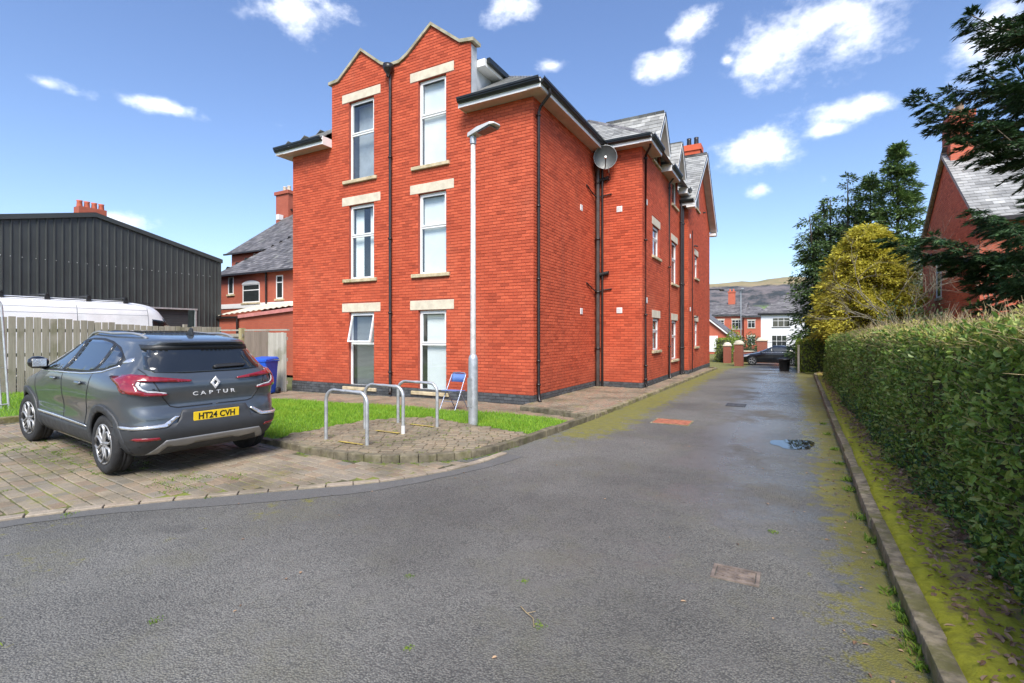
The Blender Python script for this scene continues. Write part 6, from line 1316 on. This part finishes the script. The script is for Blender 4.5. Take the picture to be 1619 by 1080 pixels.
# ------------------------------------------------------------------ verge and hedge
def moss_mat():
    m, nt, p, out = new_mat('moss_and_litter'); pos = node(nt, 'ShaderNodeNewGeometry').outputs['Position']; X = node(nt, 'ShaderNodeSeparateXYZ', {0: pos}).outputs[0]
    a = mixc(nt, noise(nt, pos, 30, 4), (.25, .25, .015), (.56, .54, .04)); b = mixc(nt, noise(nt, pos, 24, 5, .7), (.15, .095, .05), (.36, .24, .14))
    f = rng(nt, mth(nt, 'ADD', mth(nt, 'MULTIPLY', noise(nt, pos, 4.5, 6, .75), 1.7), mth(nt, 'MULTIPLY', X, -.75)), -.08, .12)
    L(nt, mixc(nt, f, b, a), p.inputs['Base Color']); p.inputs['Roughness'].default_value = .95
    bp = node(nt, 'ShaderNodeBump', {'Height': noise(nt, pos, 110, 4, .7), 'Strength': .9, 'Distance': .012}); L(nt, bp.outputs[0], p.inputs['Normal'])
    return m
xs = np.linspace(0, 1, 34); ys = np.r_[np.linspace(-4, 2, 40), np.linspace(2.03, 9, 330), np.linspace(9.1, 24, 160)]
XX, YY = np.meshgrid(xs, ys); kx = np.interp(YY, [-6, 5.1, 7.25, 12, 20, 24], [.685, .685, .725, .805, .945, 1.015]); XW = kx+XX*1.0
ZZ = .07+.055*vnoise(XW*9, YY*9, 1)*np.sin(np.clip(XX*2.2, 0, 1)*math.pi*.5+.2)+.03*vnoise(XW*26, YY*26, 2)+.012*vnoise(XW*70, YY*70, 5)-.03*np.exp(-(XX/.03)**2)
n_y, n_x = XX.shape; V = np.stack([XW, YY, ZZ+gz(XW, YY)-.02], -1).reshape(-1, 3); F = np.array([(j*n_x+i, j*n_x+i+1, (j+1)*n_x+i+1, (j+1)*n_x+i) for j in range(n_y-1) for i in range(n_x-1)])
vg = np_obj('verge', V, F, moss_mat(), smooth=True); vg['kind'] = 'structure'
sheet('garden_ground', [1.6, 3, 6, 10, 16, 30], frange(-14, 46, 4), MT['earth'], .06, lambda x, y: False)
sheet('far_verge', [.66, 1.0, 1.7], frange(24, 40, 2), mat('mossy_grass', (.17, .19, .03), .95, var=.4, vs=8), .03)
nl = 7500; Yl = RNG.uniform(1.0, 20, nl)**1.0; Xl = np.interp(Yl, [-6, 5.1, 12, 20], [.72, .72, .84, .98])+RNG.beta(2.2, 1.4, nl)*.62
P = np.stack([Xl, Yl, gz(Xl, Yl)+.085+RNG.uniform(0, .04, nl)], -1); D = np.stack([RNG.normal(size=nl), RNG.normal(size=nl), RNG.normal(0, .3, nl)], -1); Nn = np.stack([RNG.normal(0, .45, nl), RNG.normal(0, .45, nl), np.ones(nl)], -1)
tag(leaves('leaf_litter', P, D, Nn, RNG.uniform(.025, .06, nl), RNG.uniform(.014, .034, nl), LM['litter'], hexa=True), 'brown dead leaves lying on the mossy verge under the hedge', 'leaf litter', kind='stuff')
nl = 240; Yl = RNG.uniform(1.6, 16, nl); Xl = np.where(RNG.random(nl) < .75, .58-np.abs(RNG.normal(0, .16, nl)), RNG.uniform(-5, .5, nl)); P = np.stack([Xl, Yl, gz(Xl, Yl)+.006], -1)
D = np.stack([RNG.normal(size=nl), RNG.normal(size=nl), np.zeros(nl)], -1); Nn = np.stack([RNG.normal(0, .2, nl), RNG.normal(0, .2, nl), np.ones(nl)], -1)
tag(leaves('fallen_leaves', P, D, Nn, RNG.uniform(.015, .04, nl), RNG.uniform(.01, .022, nl), LM['litter'], hexa=True), 'loose dead leaves scattered on the tarmac along the hedge kerb', 'leaf litter', kind='stuff')
def tufts(name, spots, n, h, material, label, spread=.05, w=.008):
    k = len(spots)*n; c = np.repeat(np.array(spots), n, 0); sc = c[:, 3] if c.shape[1] > 3 else np.ones(k); P = c[:, :3]+np.stack([RNG.normal(0, spread, k)*sc, RNG.normal(0, spread, k)*sc, np.zeros(k)], -1)
    D = np.stack([RNG.normal(0, .8, k), RNG.normal(0, .8, k), np.ones(k)], -1)
    return tag(leaves(name, P, D, rdir(k), RNG.uniform(h*.4, h, k)*sc, np.full(k, w), material), label, 'weeds', kind='stuff')
sp_ = [(.575, y, .0, random.uniform(.5, 1.2)) for y in (3.05, 3.2, 3.32, 3.5, 3.62, 3.85, 4.3, 4.75, 5.3, 6.2, 6.6, 7.4, 8.3, 9.5, 10.6)]; tufts('kerb_weeds', sp_, 46, .075, LM['weed'], 'green weeds growing in the joint along the hedge kerb', .03, .013)
sp_ = [(random.uniform(-8.6, -5.9), y, 0) for y in []]
for k in range(420):
    row = random.randrange(3, 17); x_ = random.uniform(-9.4, -5.3); y_ = 1.5+row*.131-.087*(x_+6)
    if in_poly(x_, y_, bay_poly) and vnoise(np.array([x_*1.3]), np.array([y_*1.3]), 9)[0] > .42: sp_.append((x_, y_, float(gz(x_, y_))+.008))
tufts('paving_moss', sp_, 22, .024, LM['weed'], 'yellow green moss growing in the joints of the block paving', .035, .008)
ip = catmull(ISL, .06); sp_ = [(p[0]+random.uniform(-.02, .02), p[1]-.025, 0, random.uniform(.4, 1.0)) for p in ip[12:] if random.random() < .8]; tufts('kerb_moss', sp_, 26, .028, LM['weed'], 'moss tufts along the foot of the island kerb', .02, .009)
sp_ = [(random.uniform(-6.4, -3.7), random.uniform(4.8, 7.2), .075, random.uniform(.4, 1)) for _ in range(70)]; sp_ = [s for s in sp_ if in_poly(s[0], s[1], isl_poly)]; tufts('island_weeds', sp_, 22, .03, LM['weed'], 'small weeds between the cobbles of the bike stand island', .04, .008)
sp_ = [(-5.62, 2.02, 0, 1.), (-5.0, 2.9, 0, 1), (-4.7, 3.24, 0, .9), (-3.1, 1.5, 0, .5), (-2.2, 2.6, 0, .45), (-1.5, 2.9, 0, .4), (-3.6, .95, 0, 1.), (-4.1, .7, 0, .8), (-.1, 4.6, 0, .7), (-1.2, 2.5, 0, .5), (-1.7, 2.0, 0, .4)]; tufts('road_weeds', sp_, 40, .03, LM['weed'], 'tiny weed tufts growing through cracks in the tarmac', .035, .008)

HG = thing('hedge', 'long clipped green hedge along the right side of the lane', 'hedge', (1.7, 8, .05))
def hedge_profile(y):      # lane face x at foot, height
    return np.interp(y, [-4, 3, 6, 12, 21.5], [1.15, 1.15, 1.14, 1.14, 1.22]), np.interp(y, [-4, 3, 7, 12, 21.5], [1.72, 1.72, 1.70, 1.66, 1.56])
def hedge_pts(y, s):
    """s in 0..1: up the lane face, round the shoulder, across the top"""
    x0_, h = hedge_profile(y); b = .17*(vnoise(y*1.5, s*5, 21)-.5)+.10*(vnoise(y*4.5, s*14, 22)-.5)
    fx = np.interp(s, [0, .08, .55, .68, .78, 1.0], [-.06, -.03, .0, .06, .22, 1.15]); fz = np.interp(s, [0, .08, .55, .68, .78, 1.0], [.0, .10, .80, .95, 1.0, 1.035])
    nx = np.interp(s, [0, .6, .7, .8, 1], [-1, -1, -.75, -.15, 0]); nz = np.interp(s, [0, .6, .7, .8, 1], [0, .05, .6, 1, 1])
    return np.stack([x0_+fx+b*nx, y, h*fz+b*nz*.8], -1), np.stack([nx, np.zeros_like(nx), nz], -1)
yy = np.linspace(-3.5, 21.4, 120); ss = np.linspace(0, 1, 22); YY, SS = np.meshgrid(yy, ss); Pc, Nc = hedge_pts(YY.ravel(), SS.ravel()); Pc = Pc-Nc*.14
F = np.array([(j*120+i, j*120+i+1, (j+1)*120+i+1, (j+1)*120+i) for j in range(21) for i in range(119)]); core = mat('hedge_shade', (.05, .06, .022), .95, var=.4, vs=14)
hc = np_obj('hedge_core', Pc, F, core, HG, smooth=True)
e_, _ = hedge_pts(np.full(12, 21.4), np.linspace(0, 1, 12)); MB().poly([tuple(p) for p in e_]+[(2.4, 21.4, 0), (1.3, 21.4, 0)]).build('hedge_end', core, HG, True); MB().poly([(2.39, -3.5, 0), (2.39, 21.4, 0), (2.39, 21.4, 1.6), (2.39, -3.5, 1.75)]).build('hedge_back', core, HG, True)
def hedge_leaves(n, ylo, yhi, slo, shi, inn, size, material, name, spread=.75, up=.25):
    Y = RNG.uniform(ylo, yhi, n); s = RNG.uniform(slo, shi, n); P, N = hedge_pts(Y, s); P = P-N*RNG.uniform(-.015, inn, n)[:, None]+RNG.normal(0, .012, (n, 3))
    D = RNG.normal(size=(n, 3))*.8+N*.35+np.array([0, 0, up]); Nn = N+RNG.normal(size=(n, 3))*spread; l = size*RNG.uniform(.55, 1.25, n)
    return P, D, Nn, l, l*RNG.uniform(.5, .68, n)
P, D, Nn, l, w = hedge_leaves(300, 3.3, 4.6, .1, .72, .015, .058, None, None)
lv = [np_mesh('leaf', *leaf_geo(np.zeros((1, 3)), np.array([[0, 1., 0]]), np.array([[0, 0, 1.]]), [1.0], [q], True)) for q in (.52, .6, .68)]
for me in lv: me.materials.append(LM['hedge'])
Dn = unit(D); Nn2 = unit(Nn-(Nn*Dn).sum(-1, keepdims=True)*Dn)
for k in range(300):
    d, n_ = Vector(Dn[k]), Vector(Nn2[k]); x_ = d.cross(n_); o = put(bpy.data.objects.new('leaf', lv[k % 3]), HG, True)
    M4 = Matrix.Identity(4)
    for i in range(3): M4[i][0] = x_[i]*l[k]; M4[i][1] = d[i]*l[k]; M4[i][2] = n_[i]*l[k]; M4[i][3] = P[k][i]
    o.matrix_basis = M4
for (n, a, b, sz, inn) in ((8200, 2.6, 6, .053, .13), (7600, 6, 10, .056, .13), (6500, 10, 15, .062, .14), (5000, 15, 21.4, .07, .14), (2500, -3.4, 2.6, .06, .1)):
    leaves('foliage', *hedge_leaves(n, a, b, .02, .74, inn, sz, None, None), LM['hedge'], HG, hexa=True)
for (n, a, b, sz) in ((5200, 2.6, 7, .038), (3600, 7, 13, .045), (2400, 13, 21.4, .055)): leaves('top_foliage', *hedge_leaves(n, a, b, .62, 1.0, .07, sz, None, None, up=.5), LM['hedge_top'], HG, hexa=True)
leaves('ivy', *hedge_leaves(2600, 3, 14, .0, .2, .03, .042, None, None), LM['ivy'], HG, hexa=True)
tw_ = MB()
for k in range(2200):
    y_ = np.array([random.uniform(2.8, 14)]); s_ = np.array([random.uniform(.6, .98) if k % 4 else random.uniform(.08, .6)]); p, n_ = hedge_pts(y_, s_); p, n_ = Vector(p[0]), Vector(n_[0]); d = (n_*.6+Vector((random.gauss(0, .5), random.gauss(0, .7), random.gauss(.5, .4)))).normalized(); l_ = random.uniform(.08, .24)
    p = p-n_*.06; tw_.tube([p, p+d*l_*.5+Vector((random.gauss(0, .01), random.gauss(0, .01), 0)), p+d*l_], [.0028, .0022, .001], 3, cap=False)
o = tw_.build('twigs', twigm, HG, True); o['kind'] = 'stuff'

def leafy_box(root, x0_, x1_, y0_, y1_, z0_, z1_, n, size, material, corem=None):
    B('foliage_core', corem or core, root, x0_+.08, x1_-.08, y0_+.08, y1_-.08, z0_, z1_-.08)
    dx, dy, dz = x1_-x0_, y1_-y0_, z1_-z0_; ar = np.array([dy*dz, dy*dz, dx*dz, dx*dz, dx*dy]); f = RNG.choice(5, n, p=ar/ar.sum()); u, v = RNG.random(n), RNG.random(n)
    P = np.stack([np.select([f == 0, f == 1], [x0_, x1_], x0_+u*dx), np.select([f == 2, f == 3], [y0_, y1_], np.where(f == 4, y0_+v*dy, y0_+u*dy)), np.where(f == 4, z1_, z0_+v*dz)], -1)
    N = np.array([(-1, 0, 0), (1, 0, 0), (0, -1, 0), (0, 1, 0), (0, 0, 1.)])[f]; P = P+RNG.normal(0, .03, (n, 3)); l = size*RNG.uniform(.6, 1.3, n)
    return leaves('foliage', P, RNG.normal(size=(n, 3))+N*.4, N+RNG.normal(size=(n, 3))*.7, l, l*.6, material, root, hexa=True)
H5 = thing('hedge', 'short lower hedge end beyond the gap, beside the slim post', 'hedge', (.9, 27, 0)); leafy_box(H5, .50, 1.6, 24.9, 33, -.1, 1.3, 9500, .09, LM['limesh'])
H6 = thing('hedge', 'low clipped hedge between the gate pillars and the garage', 'hedge', (-4.6, 46, -.5)); leafy_box(H6, -5.2, -4.0, 44.2, 52, -.6, 1.25, 1800, .14, LM['limesh'])

# ------------------------------------------------------------------ trees
def crown(root, name, C, Rr, n, size, material, droop=0., shape='cone', clump=70, seed=0, z0_=0.):
    """foliage in clumps over branch tips; C base centre, Rr radius, shape profile handled by caller through points"""
    pass
def conifer(name, label, loc, H, Rd, material,  n_br=150, per=90, size=.2, z_low=.08, prof=.75, up=.25, droop=.2, seed=1, trunk_r=.16, stems=1, cat='tree', group=None, ragged=.35, width=.32, spread=.20):
    rg = random.Random(seed); t = thing(name, label, cat, loc, group=group); g0 = Vector(loc)
    wood = MB(); Ps, Ds, Ns, Ls = [], [], [], []
    tops = [(rg.uniform(-.5, .5)*Rd*(s > 0), rg.uniform(-.5, .5)*Rd*(s > 0), H*(1 if s == 0 else rg.uniform(.72, .92))) for s in range(stems)]
    for (tx, ty, th) in tops: wood.tube([(tx*.2, ty*.2, -.1), (tx*.7, ty*.7, th*.5), (tx, ty, th*.97)], [trunk_r, trunk_r*.6, .02], 8)
    for k in range(n_br):
        tx, ty, th = tops[k % stems]; f = z_low+(1-z_low)*(rg.random()**.85)*.985; z = th*f; ln = Rd*((1-f)**prof)*(1-ragged*rg.random())+.12; az = rg.uniform(0, 2*math.pi); fx, fy = math.cos(az), math.sin(az)
        b0 = Vector((tx*f, ty*f, z)); pts = [b0+Vector((fx*ln*q, fy*ln*q, ln*(up*q-droop*q*q))) for q in (0, .35, .7, 1.)]
        wood.tube(pts, [trunk_r*.28*(1-f)+.012, .018, .012, .005], 4, cap=False)
        m = int(per*(.35+ln/Rd)); q = np.array([rg.random()**.6 for _ in range(m)]); pp = np.array([list(p) for p in pts]); base = np.stack([np.interp(q, [0, .35, .7, 1.], pp[:, i]) for i in range(3)], -1)
        sp = ln*spread*(1.15-q)[:, None]+.05; nr = np.random.default_rng(seed*1000+k); off = nr.normal(size=(m, 3))*sp*np.array([1, 1, .55]); base = base+off
        Ps.append(base); Ds.append(np.array([fx, fy, up-droop*1.3])*.9+off/np.maximum(sp, 1e-3)*.5+nr.normal(size=(m, 3))*.45); Ns.append(np.array([0, 0, 1.])+nr.normal(size=(m, 3))*.55); Ls.append(size*nr.uniform(.5, 1.25, m))
    wood.build('trunk', bark, t)
    P, D, N, Ln = map(np.concatenate, (Ps, Ds, Ns, Ls)); leaves('crown', P, D, N, Ln, Ln*width, material, t, world=False)
    return t
TG = 'tall dark evergreens behind the golden conifer'
gl = lambda x, y: (x, y, float(gz(x, y)))
conifer('evergreen_tree', 'broad dark evergreen overhanging the lane, leftmost of the trees', gl(2.2, 34.5), 10.2, 2.5, LM['conifer'], 260, 120, .24, z_low=.04, prof=.5, up=.1, droop=.5, seed=3, stems=3, group=TG, ragged=.5)
conifer('evergreen_tree', 'thin gappy evergreen with several leading stems left of the tallest tree', gl(2.95, 33.5), 11.0, 1.9, LM['conifer'], 200, 90, .22, z_low=.1, prof=.55, up=.3, droop=.3, seed=6, stems=3, group=TG, ragged=.55)
conifer('evergreen_tree', 'tallest pointed evergreen in the row behind the golden conifer', gl(4.95, 32), 11.9, 2.5, LM['conifer2'], 260, 125, .22, z_low=.05, prof=.72, up=.35, droop=.25, seed=8, group=TG, ragged=.5)
conifer('evergreen_tree', 'mid height evergreen just left of the tallest one', gl(4.0, 33.6), 10.9, 1.7, LM['conifer2'], 170, 100, .22, z_low=.1, prof=.6, up=.35, droop=.25, seed=11, group=TG, ragged=.55)
conifer('evergreen_tree', 'dense dark evergreen filling the gap behind the golden conifer', gl(3.9, 29.5), 6.6, 2.6, LM['conifer'], 150, 100, .22, z_low=.03, prof=.4, up=.2, droop=.35, seed=15, group=TG)
GC = conifer('golden_conifer', 'golden yellow conifer with rounded cone crown above the hedge', gl(2.75, 24.2), 5.95, 2.6, LM['yellow'], 300, 190, .15, z_low=.24, prof=.5, up=.4, droop=.5, seed=21, ragged=.33, width=.38, spread=.12)
conifer('evergreen_shrub', 'dark green evergreen shrub under the golden conifer', gl(1.95, 25.4), 2.7, 1.15, LM['conifer2'], 80, 70, .16, z_low=.02, prof=.35, seed=23, cat='shrub')
def bush(name, label, loc, rx, ry, rz, n, size, material, seed=1, cat='shrub', stems=10, twigs=0):
    t = thing(name, label, cat, loc); nr = np.random.default_rng(seed); d = unit(nr.normal(size=(n, 3))); d[:, 2] = np.abs(d[:, 2]); r = nr.random(n)**.4*(.75+.5*vnoise(d[:, 0]*3+5, d[:, 1]*3+d[:, 2]*4+9, seed))
    P = d*r[:, None]*np.array([rx, ry, rz])+np.array([0, 0, .1]); l = size*nr.uniform(.6, 1.3, n); leaves('crown', P, d+nr.normal(size=(n, 3))*.6+np.array([0, 0, .2]), d+nr.normal(size=(n, 3))*.7, l, l*.5, material, t, hexa=True, world=False)
    w = MB(); rg = random.Random(seed)
    for k in range(stems+twigs):
        a = rg.uniform(0, 6.28); e = rg.uniform(.5, 1.0); tip = Vector((math.cos(a)*rx*e, math.sin(a)*ry*e, rz*rg.uniform(.5, 1.05))); w.tube([(0, 0, -.05), tip*.5+Vector((rg.gauss(0, .1), rg.gauss(0, .1), .1)), tip], [.025, .014, .004], 4, cap=False)
    w.build('stems', barkg if twigs else bark, t); return t
bush('twiggy_shrub', 'twiggy olive shrub between the hedge and the brick gable house', gl(3.6, 20.2), 1.5, 1.6, 2.5, 2600, .10, LM['shrub'], 4, twigs=120)
bush('broadleaf_shrub', 'small glossy leaved shrub rising behind the hedge below the gable window', gl(3.55, 13.5), .7, .8, 2.05, 700, .13, LM['limesh'], 6)
bush('garden_shrub', 'bright green round shrub in front of the red brick houses', gl(-5.7, 66), 1.0, 1.0, 3.3, 500, .26, LM['limesh'], 7)
bush('garden_shrub', 'dark green shrub between the gate pillar and the white house', gl(-3.6, 60), 1.4, 1.6, 2.2, 600, .25, LM['shrub'], 9)

def bare_tree(name, label, loc, H, seed, spread=1.0, trunk=.07, lean=(0, 0)):
    t = thing(name, label, 'tree', loc); rg = random.Random(seed); tr = MB(); tw = MB()
    def grow(p, d, l, r, dep):
        m = 4 if dep < 3 else 3; pts = [p]; dd = d.copy()
        for i in range(m):
            dd = (dd+Vector((rg.gauss(0, .22), rg.gauss(0, .22), rg.gauss(.03, .14)))).normalized(); pts.append(pts[-1]+dd*l/m)
        (tr if dep < 2 else tw).tube(pts, [r*(1-.45*i/m) for i in range(m+1)], 7 if dep < 2 else (4 if dep < 4 else 3), cap=False)
        if dep >= 5: return
        for k in range(rg.randint(3, 4) if dep < 3 else 3):
            q = rg.uniform(.35, 1.0); i = min(int(q*m), m-1); b = pts[i].lerp(pts[i+1], q*m-i); a = rg.uniform(0, 6.28)
            nd = (dd+Vector((math.cos(a), math.sin(a), rg.uniform(-.3, .35)))*rg.uniform(.55, .95)*spread).normalized(); grow(b, nd, l*rg.uniform(.52, .72), r*.52, dep+1)
    grow(Vector((0, 0, -.1)), Vector((lean[0], lean[1], 1)).normalized(), H*.42, trunk, 0)
    tr.build('trunk', barkg, t); o = tw.build('crown', barkg, t); return t
bare_tree('bare_tree', 'leafless pale branched tree in front of the brick gable', gl(4.35, 16.4), 6.6, 14, .85, .05, (.02, .0))
bare_tree('bare_tree', 'leafless twiggy tree between the golden conifer and the gable house', gl(4.15, 22.4), 7.4, 33, .8, .05, (.0, .0))

# near dark cypress on the right
CY = thing('cypress_tree', 'large dark cypress with feathery boughs reaching in from the right edge', 'tree', (4.2, 12.0, 0))
TIPS = [(3.66, 11.4, 4.7), (3.75, 12.3, 4.5), (3.5, 11.0, 3.9), (2.59, 10.88, 6.92), (3.13, 11.97, 6.92), (2.61, 10.55, 5.88), (2.94, 10.16, 5.7), (3.28, 11.6, 7.01), (1.81, 10.34, 5.52), (2.19, 11.23, 5.36), (2.59, 11.91, 6.11), (2.43, 10.45, 4.77), (2.64, 10.11, 4.85), (3.72, 12.87, 6.02), (1.44, 10.71, 3.26), (2.08, 10.49, 3.23), (2.65, 10.57, 3.61), (2.38, 11.34, 2.98), (2.82, 11.58, 2.54), (2.76, 10.86, 2.12), (2.58, 11.68, 2.79), (2.94, 10.16, 3.2), (2.94, 10.16, 2.64), (3.34, 12.43, 3.12), (3.22, 10.89, 2.2), (3.2, 12.24, 3.68)]
rg = random.Random(77); wood = MB(); wood.tube([(0, 0, -.2), (.03, 0, 3), (0, .05, 6.5), (0, 0, 10.6)], [.24, .2, .13, .03], 10)
Ps, Ds, Ns, Ls = [], [], [], []
def bough(a, b, dens=1.0):
    a, b = Vector(a), Vector(b); ln = (b-a).length; sag = Vector((0, 0, -.10*ln)); pts = [a, a.lerp(b, .35)+sag*.9, a.lerp(b, .7)+sag*.8, b]
    pp = np.array([list(p) for p in pts]); T_ = [0, .35, .7, 1.]
    wood.tube(pts, [.045, .03, .017, .006], 5, cap=False)
    d = unit(np.array([list(b-a)]))[0]; side = unit(np.cross(d, [0, 0, 1])[None])[0]; nsec = int(ln/.055*dens)
    for k in range(nsec):
        q = .18+.82*(k+rg.random())/nsec; p0 = np.array([np.interp(q, T_, pp[:, i]) for i in range(3)]); s = 1 if k % 2 else -1
        sl = (.16+.42*(1-q)**.7)*rg.uniform(.6, 1.2); sd = unit((d*rg.uniform(.5, .95)+side*s*rg.uniform(.35, .9)+np.array([0, 0, rg.uniform(-.45, .25)]))[None])[0]
        m = int(34+sl*170); u = RNG.random(m)**.8; w_ = np.cross(sd, [0, 0, 1]); w_ /= np.linalg.norm(w_)+1e-6
        off = (RNG.random(m)-.5)*2*(1-u*.8)*sl*.30; base = p0+sd*(u*sl)[:, None]+w_*off[:, None]+np.array([0, 0, -1])*(u**2*sl*.22)[:, None]+RNG.normal(0, .012, (m, 3))
        Ps.append(base); Ds.append(sd+w_*(np.sign(off)*.6)[:, None]+RNG.normal(0, .2, (m, 3))+np.array([0, 0, -.15])); Ns.append(np.array([0, 0, 1.])+RNG.normal(0, .5, (m, 3))); Ls.append(RNG.uniform(.06, .135, m))
for (x, y, z) in TIPS:
    b = Vector((x-4.2, y-12, z)); hd_ = math.hypot(b.x, b.y); bough((0, 0, max(.8, z-.05*hd_-.1)), b, 1.0)
for k in range(62):
    z = .9+9.3*(k/62)
    mid_ = 3.6 < z < 4.9
    r_ = 2.5*(1-(z/11.2))**.55*rg.uniform(.75, 1.05); a = rg.uniform(-1.2, 1.2) if mid_ else rg.uniform(-1.9, 1.7); bough((0, 0, z), (r_*math.cos(a), r_*math.sin(a), z+rg.uniform(-.15, .5)), .7)
wood.build('trunk', bark, CY); P, D, N, Ln = map(np.concatenate, (Ps, Ds, Ns, Ls)); leaves('crown', P, D, N, Ln, Ln*.2, LM['cypress'], CY, world=False)
# loose twig and pale scrap on the tarmac
TW = thing('fallen_twig', 'thin pale twig lying on the tarmac near the bottom of the picture', 'twig', (-1.3, 2.55, .01))
MB().tube([(-.07, .06, .0), (-.01, .01, .006), (.05, -.02, .004), (.09, -.09, .002)], .003, 5).build('stem', twigm, TW); MB().tube([(.0, .005, .006), (.03, .05, .003)], .002, 4).build('side_shoot', twigm, TW)

# ------------------------------------------------------------------ hill
def hill_mat():
    m, nt, p, out = new_mat('hillside'); pos = node(nt, 'ShaderNodeNewGeometry').outputs['Position']; Z = node(nt, 'ShaderNodeSeparateXYZ', {0: pos}).outputs[2]
    n1_ = noise(nt, pos, .006, 5, .65); n2_ = noise(nt, pos, .03, 5, .7); moor = mixc(nt, rng(nt, n1_, .35, .65), (.22, .18, .08), (.32, .24, .12)); moor = mixc(nt, rng(nt, n2_, .5, .7, 0, .6), moor, (.13, .135, .05))
    wood_ = mixc(nt, rng(nt, n2_, .38, .62), (.018, .024, .026), (.15, .125, .12)); fld = mixc(nt, rng(nt, n1_, .4, .6), (.13, .2, .05), (.2, .24, .08))
    zz = mth(nt, 'ADD', Z, mth(nt, 'MULTIPLY', mth(nt, 'SUBTRACT', n1_, .5), 46.0)); zz = mth(nt, 'ADD', zz, mth(nt, 'MULTIPLY', mth(nt, 'SUBTRACT', n2_, .5), 14.0))
    cc = mixc(nt, rng(nt, zz, 122, 130), wood_, moor); cc = mixc(nt, rng(nt, zz, 62, 54), cc, fld)
    L(nt, cc, p.inputs['Base Color']); p.inputs['Roughness'].default_value = .95
    bp = node(nt, 'ShaderNodeBump', {'Height': n2_, 'Strength': 1.0, 'Distance': 9.0}); L(nt, bp.outputs[0], p.inputs['Normal'])
    return m
az = np.radians(np.linspace(-80, 62, 190)); rr = np.r_[np.linspace(420, 1000, 12), np.linspace(1040, 2000, 70), np.linspace(2100, 3400, 6)]
AZ, RR = np.meshgrid(az, rr); rt = np.clip((RR-900)/700, 0, 1); rid = 152+5*np.sin(AZ*7+1.9)+2.5*np.sin(AZ*23+1)+1.5*np.sin(AZ*51+2)
HH = -4+rid*(rt*rt*(3-2*rt))+np.where(rt > 0, (vnoise(AZ*40, RR/60, 31)-.5)*9+(vnoise(AZ*150, RR/18, 32)-.5)*5*(rt < .72), 0)+18*np.clip((RR-650)/250, 0, 1)*(1-rt)
V = np.stack([RR*np.sin(AZ), RR*np.cos(AZ), HH], -1).reshape(-1, 3); na = len(az); F = np.array([(j*na+i, (j)*na+i+1, (j+1)*na+i+1, (j+1)*na+i) for j in range(len(rr)-1) for i in range(na-1)])
hl = np_obj('hill', V, F, hill_mat(), smooth=True); hl['kind'] = 'structure'

# ------------------------------------------------------------------ thin haze in the valley air
hz = MB().box(-4650, 4650, -1650, 4650, -6, 178).build('haze', None, None); hz['kind'] = 'stuff'; tag(hz, 'thin pale haze softening the far hillside', 'haze')
hm = bpy.data.materials.new('haze'); hm.use_nodes = True; hn = hm.node_tree; hn.nodes.clear()
pv = node(hn, 'ShaderNodeVolumePrincipled', {'Color': (.86, .92, 1, 1), 'Density': .00005, 'Anisotropy': .0}); hn.links.new(pv.outputs[0], node(hn, 'ShaderNodeOutputMaterial').inputs['Volume']); hz.data.materials.append(hm)
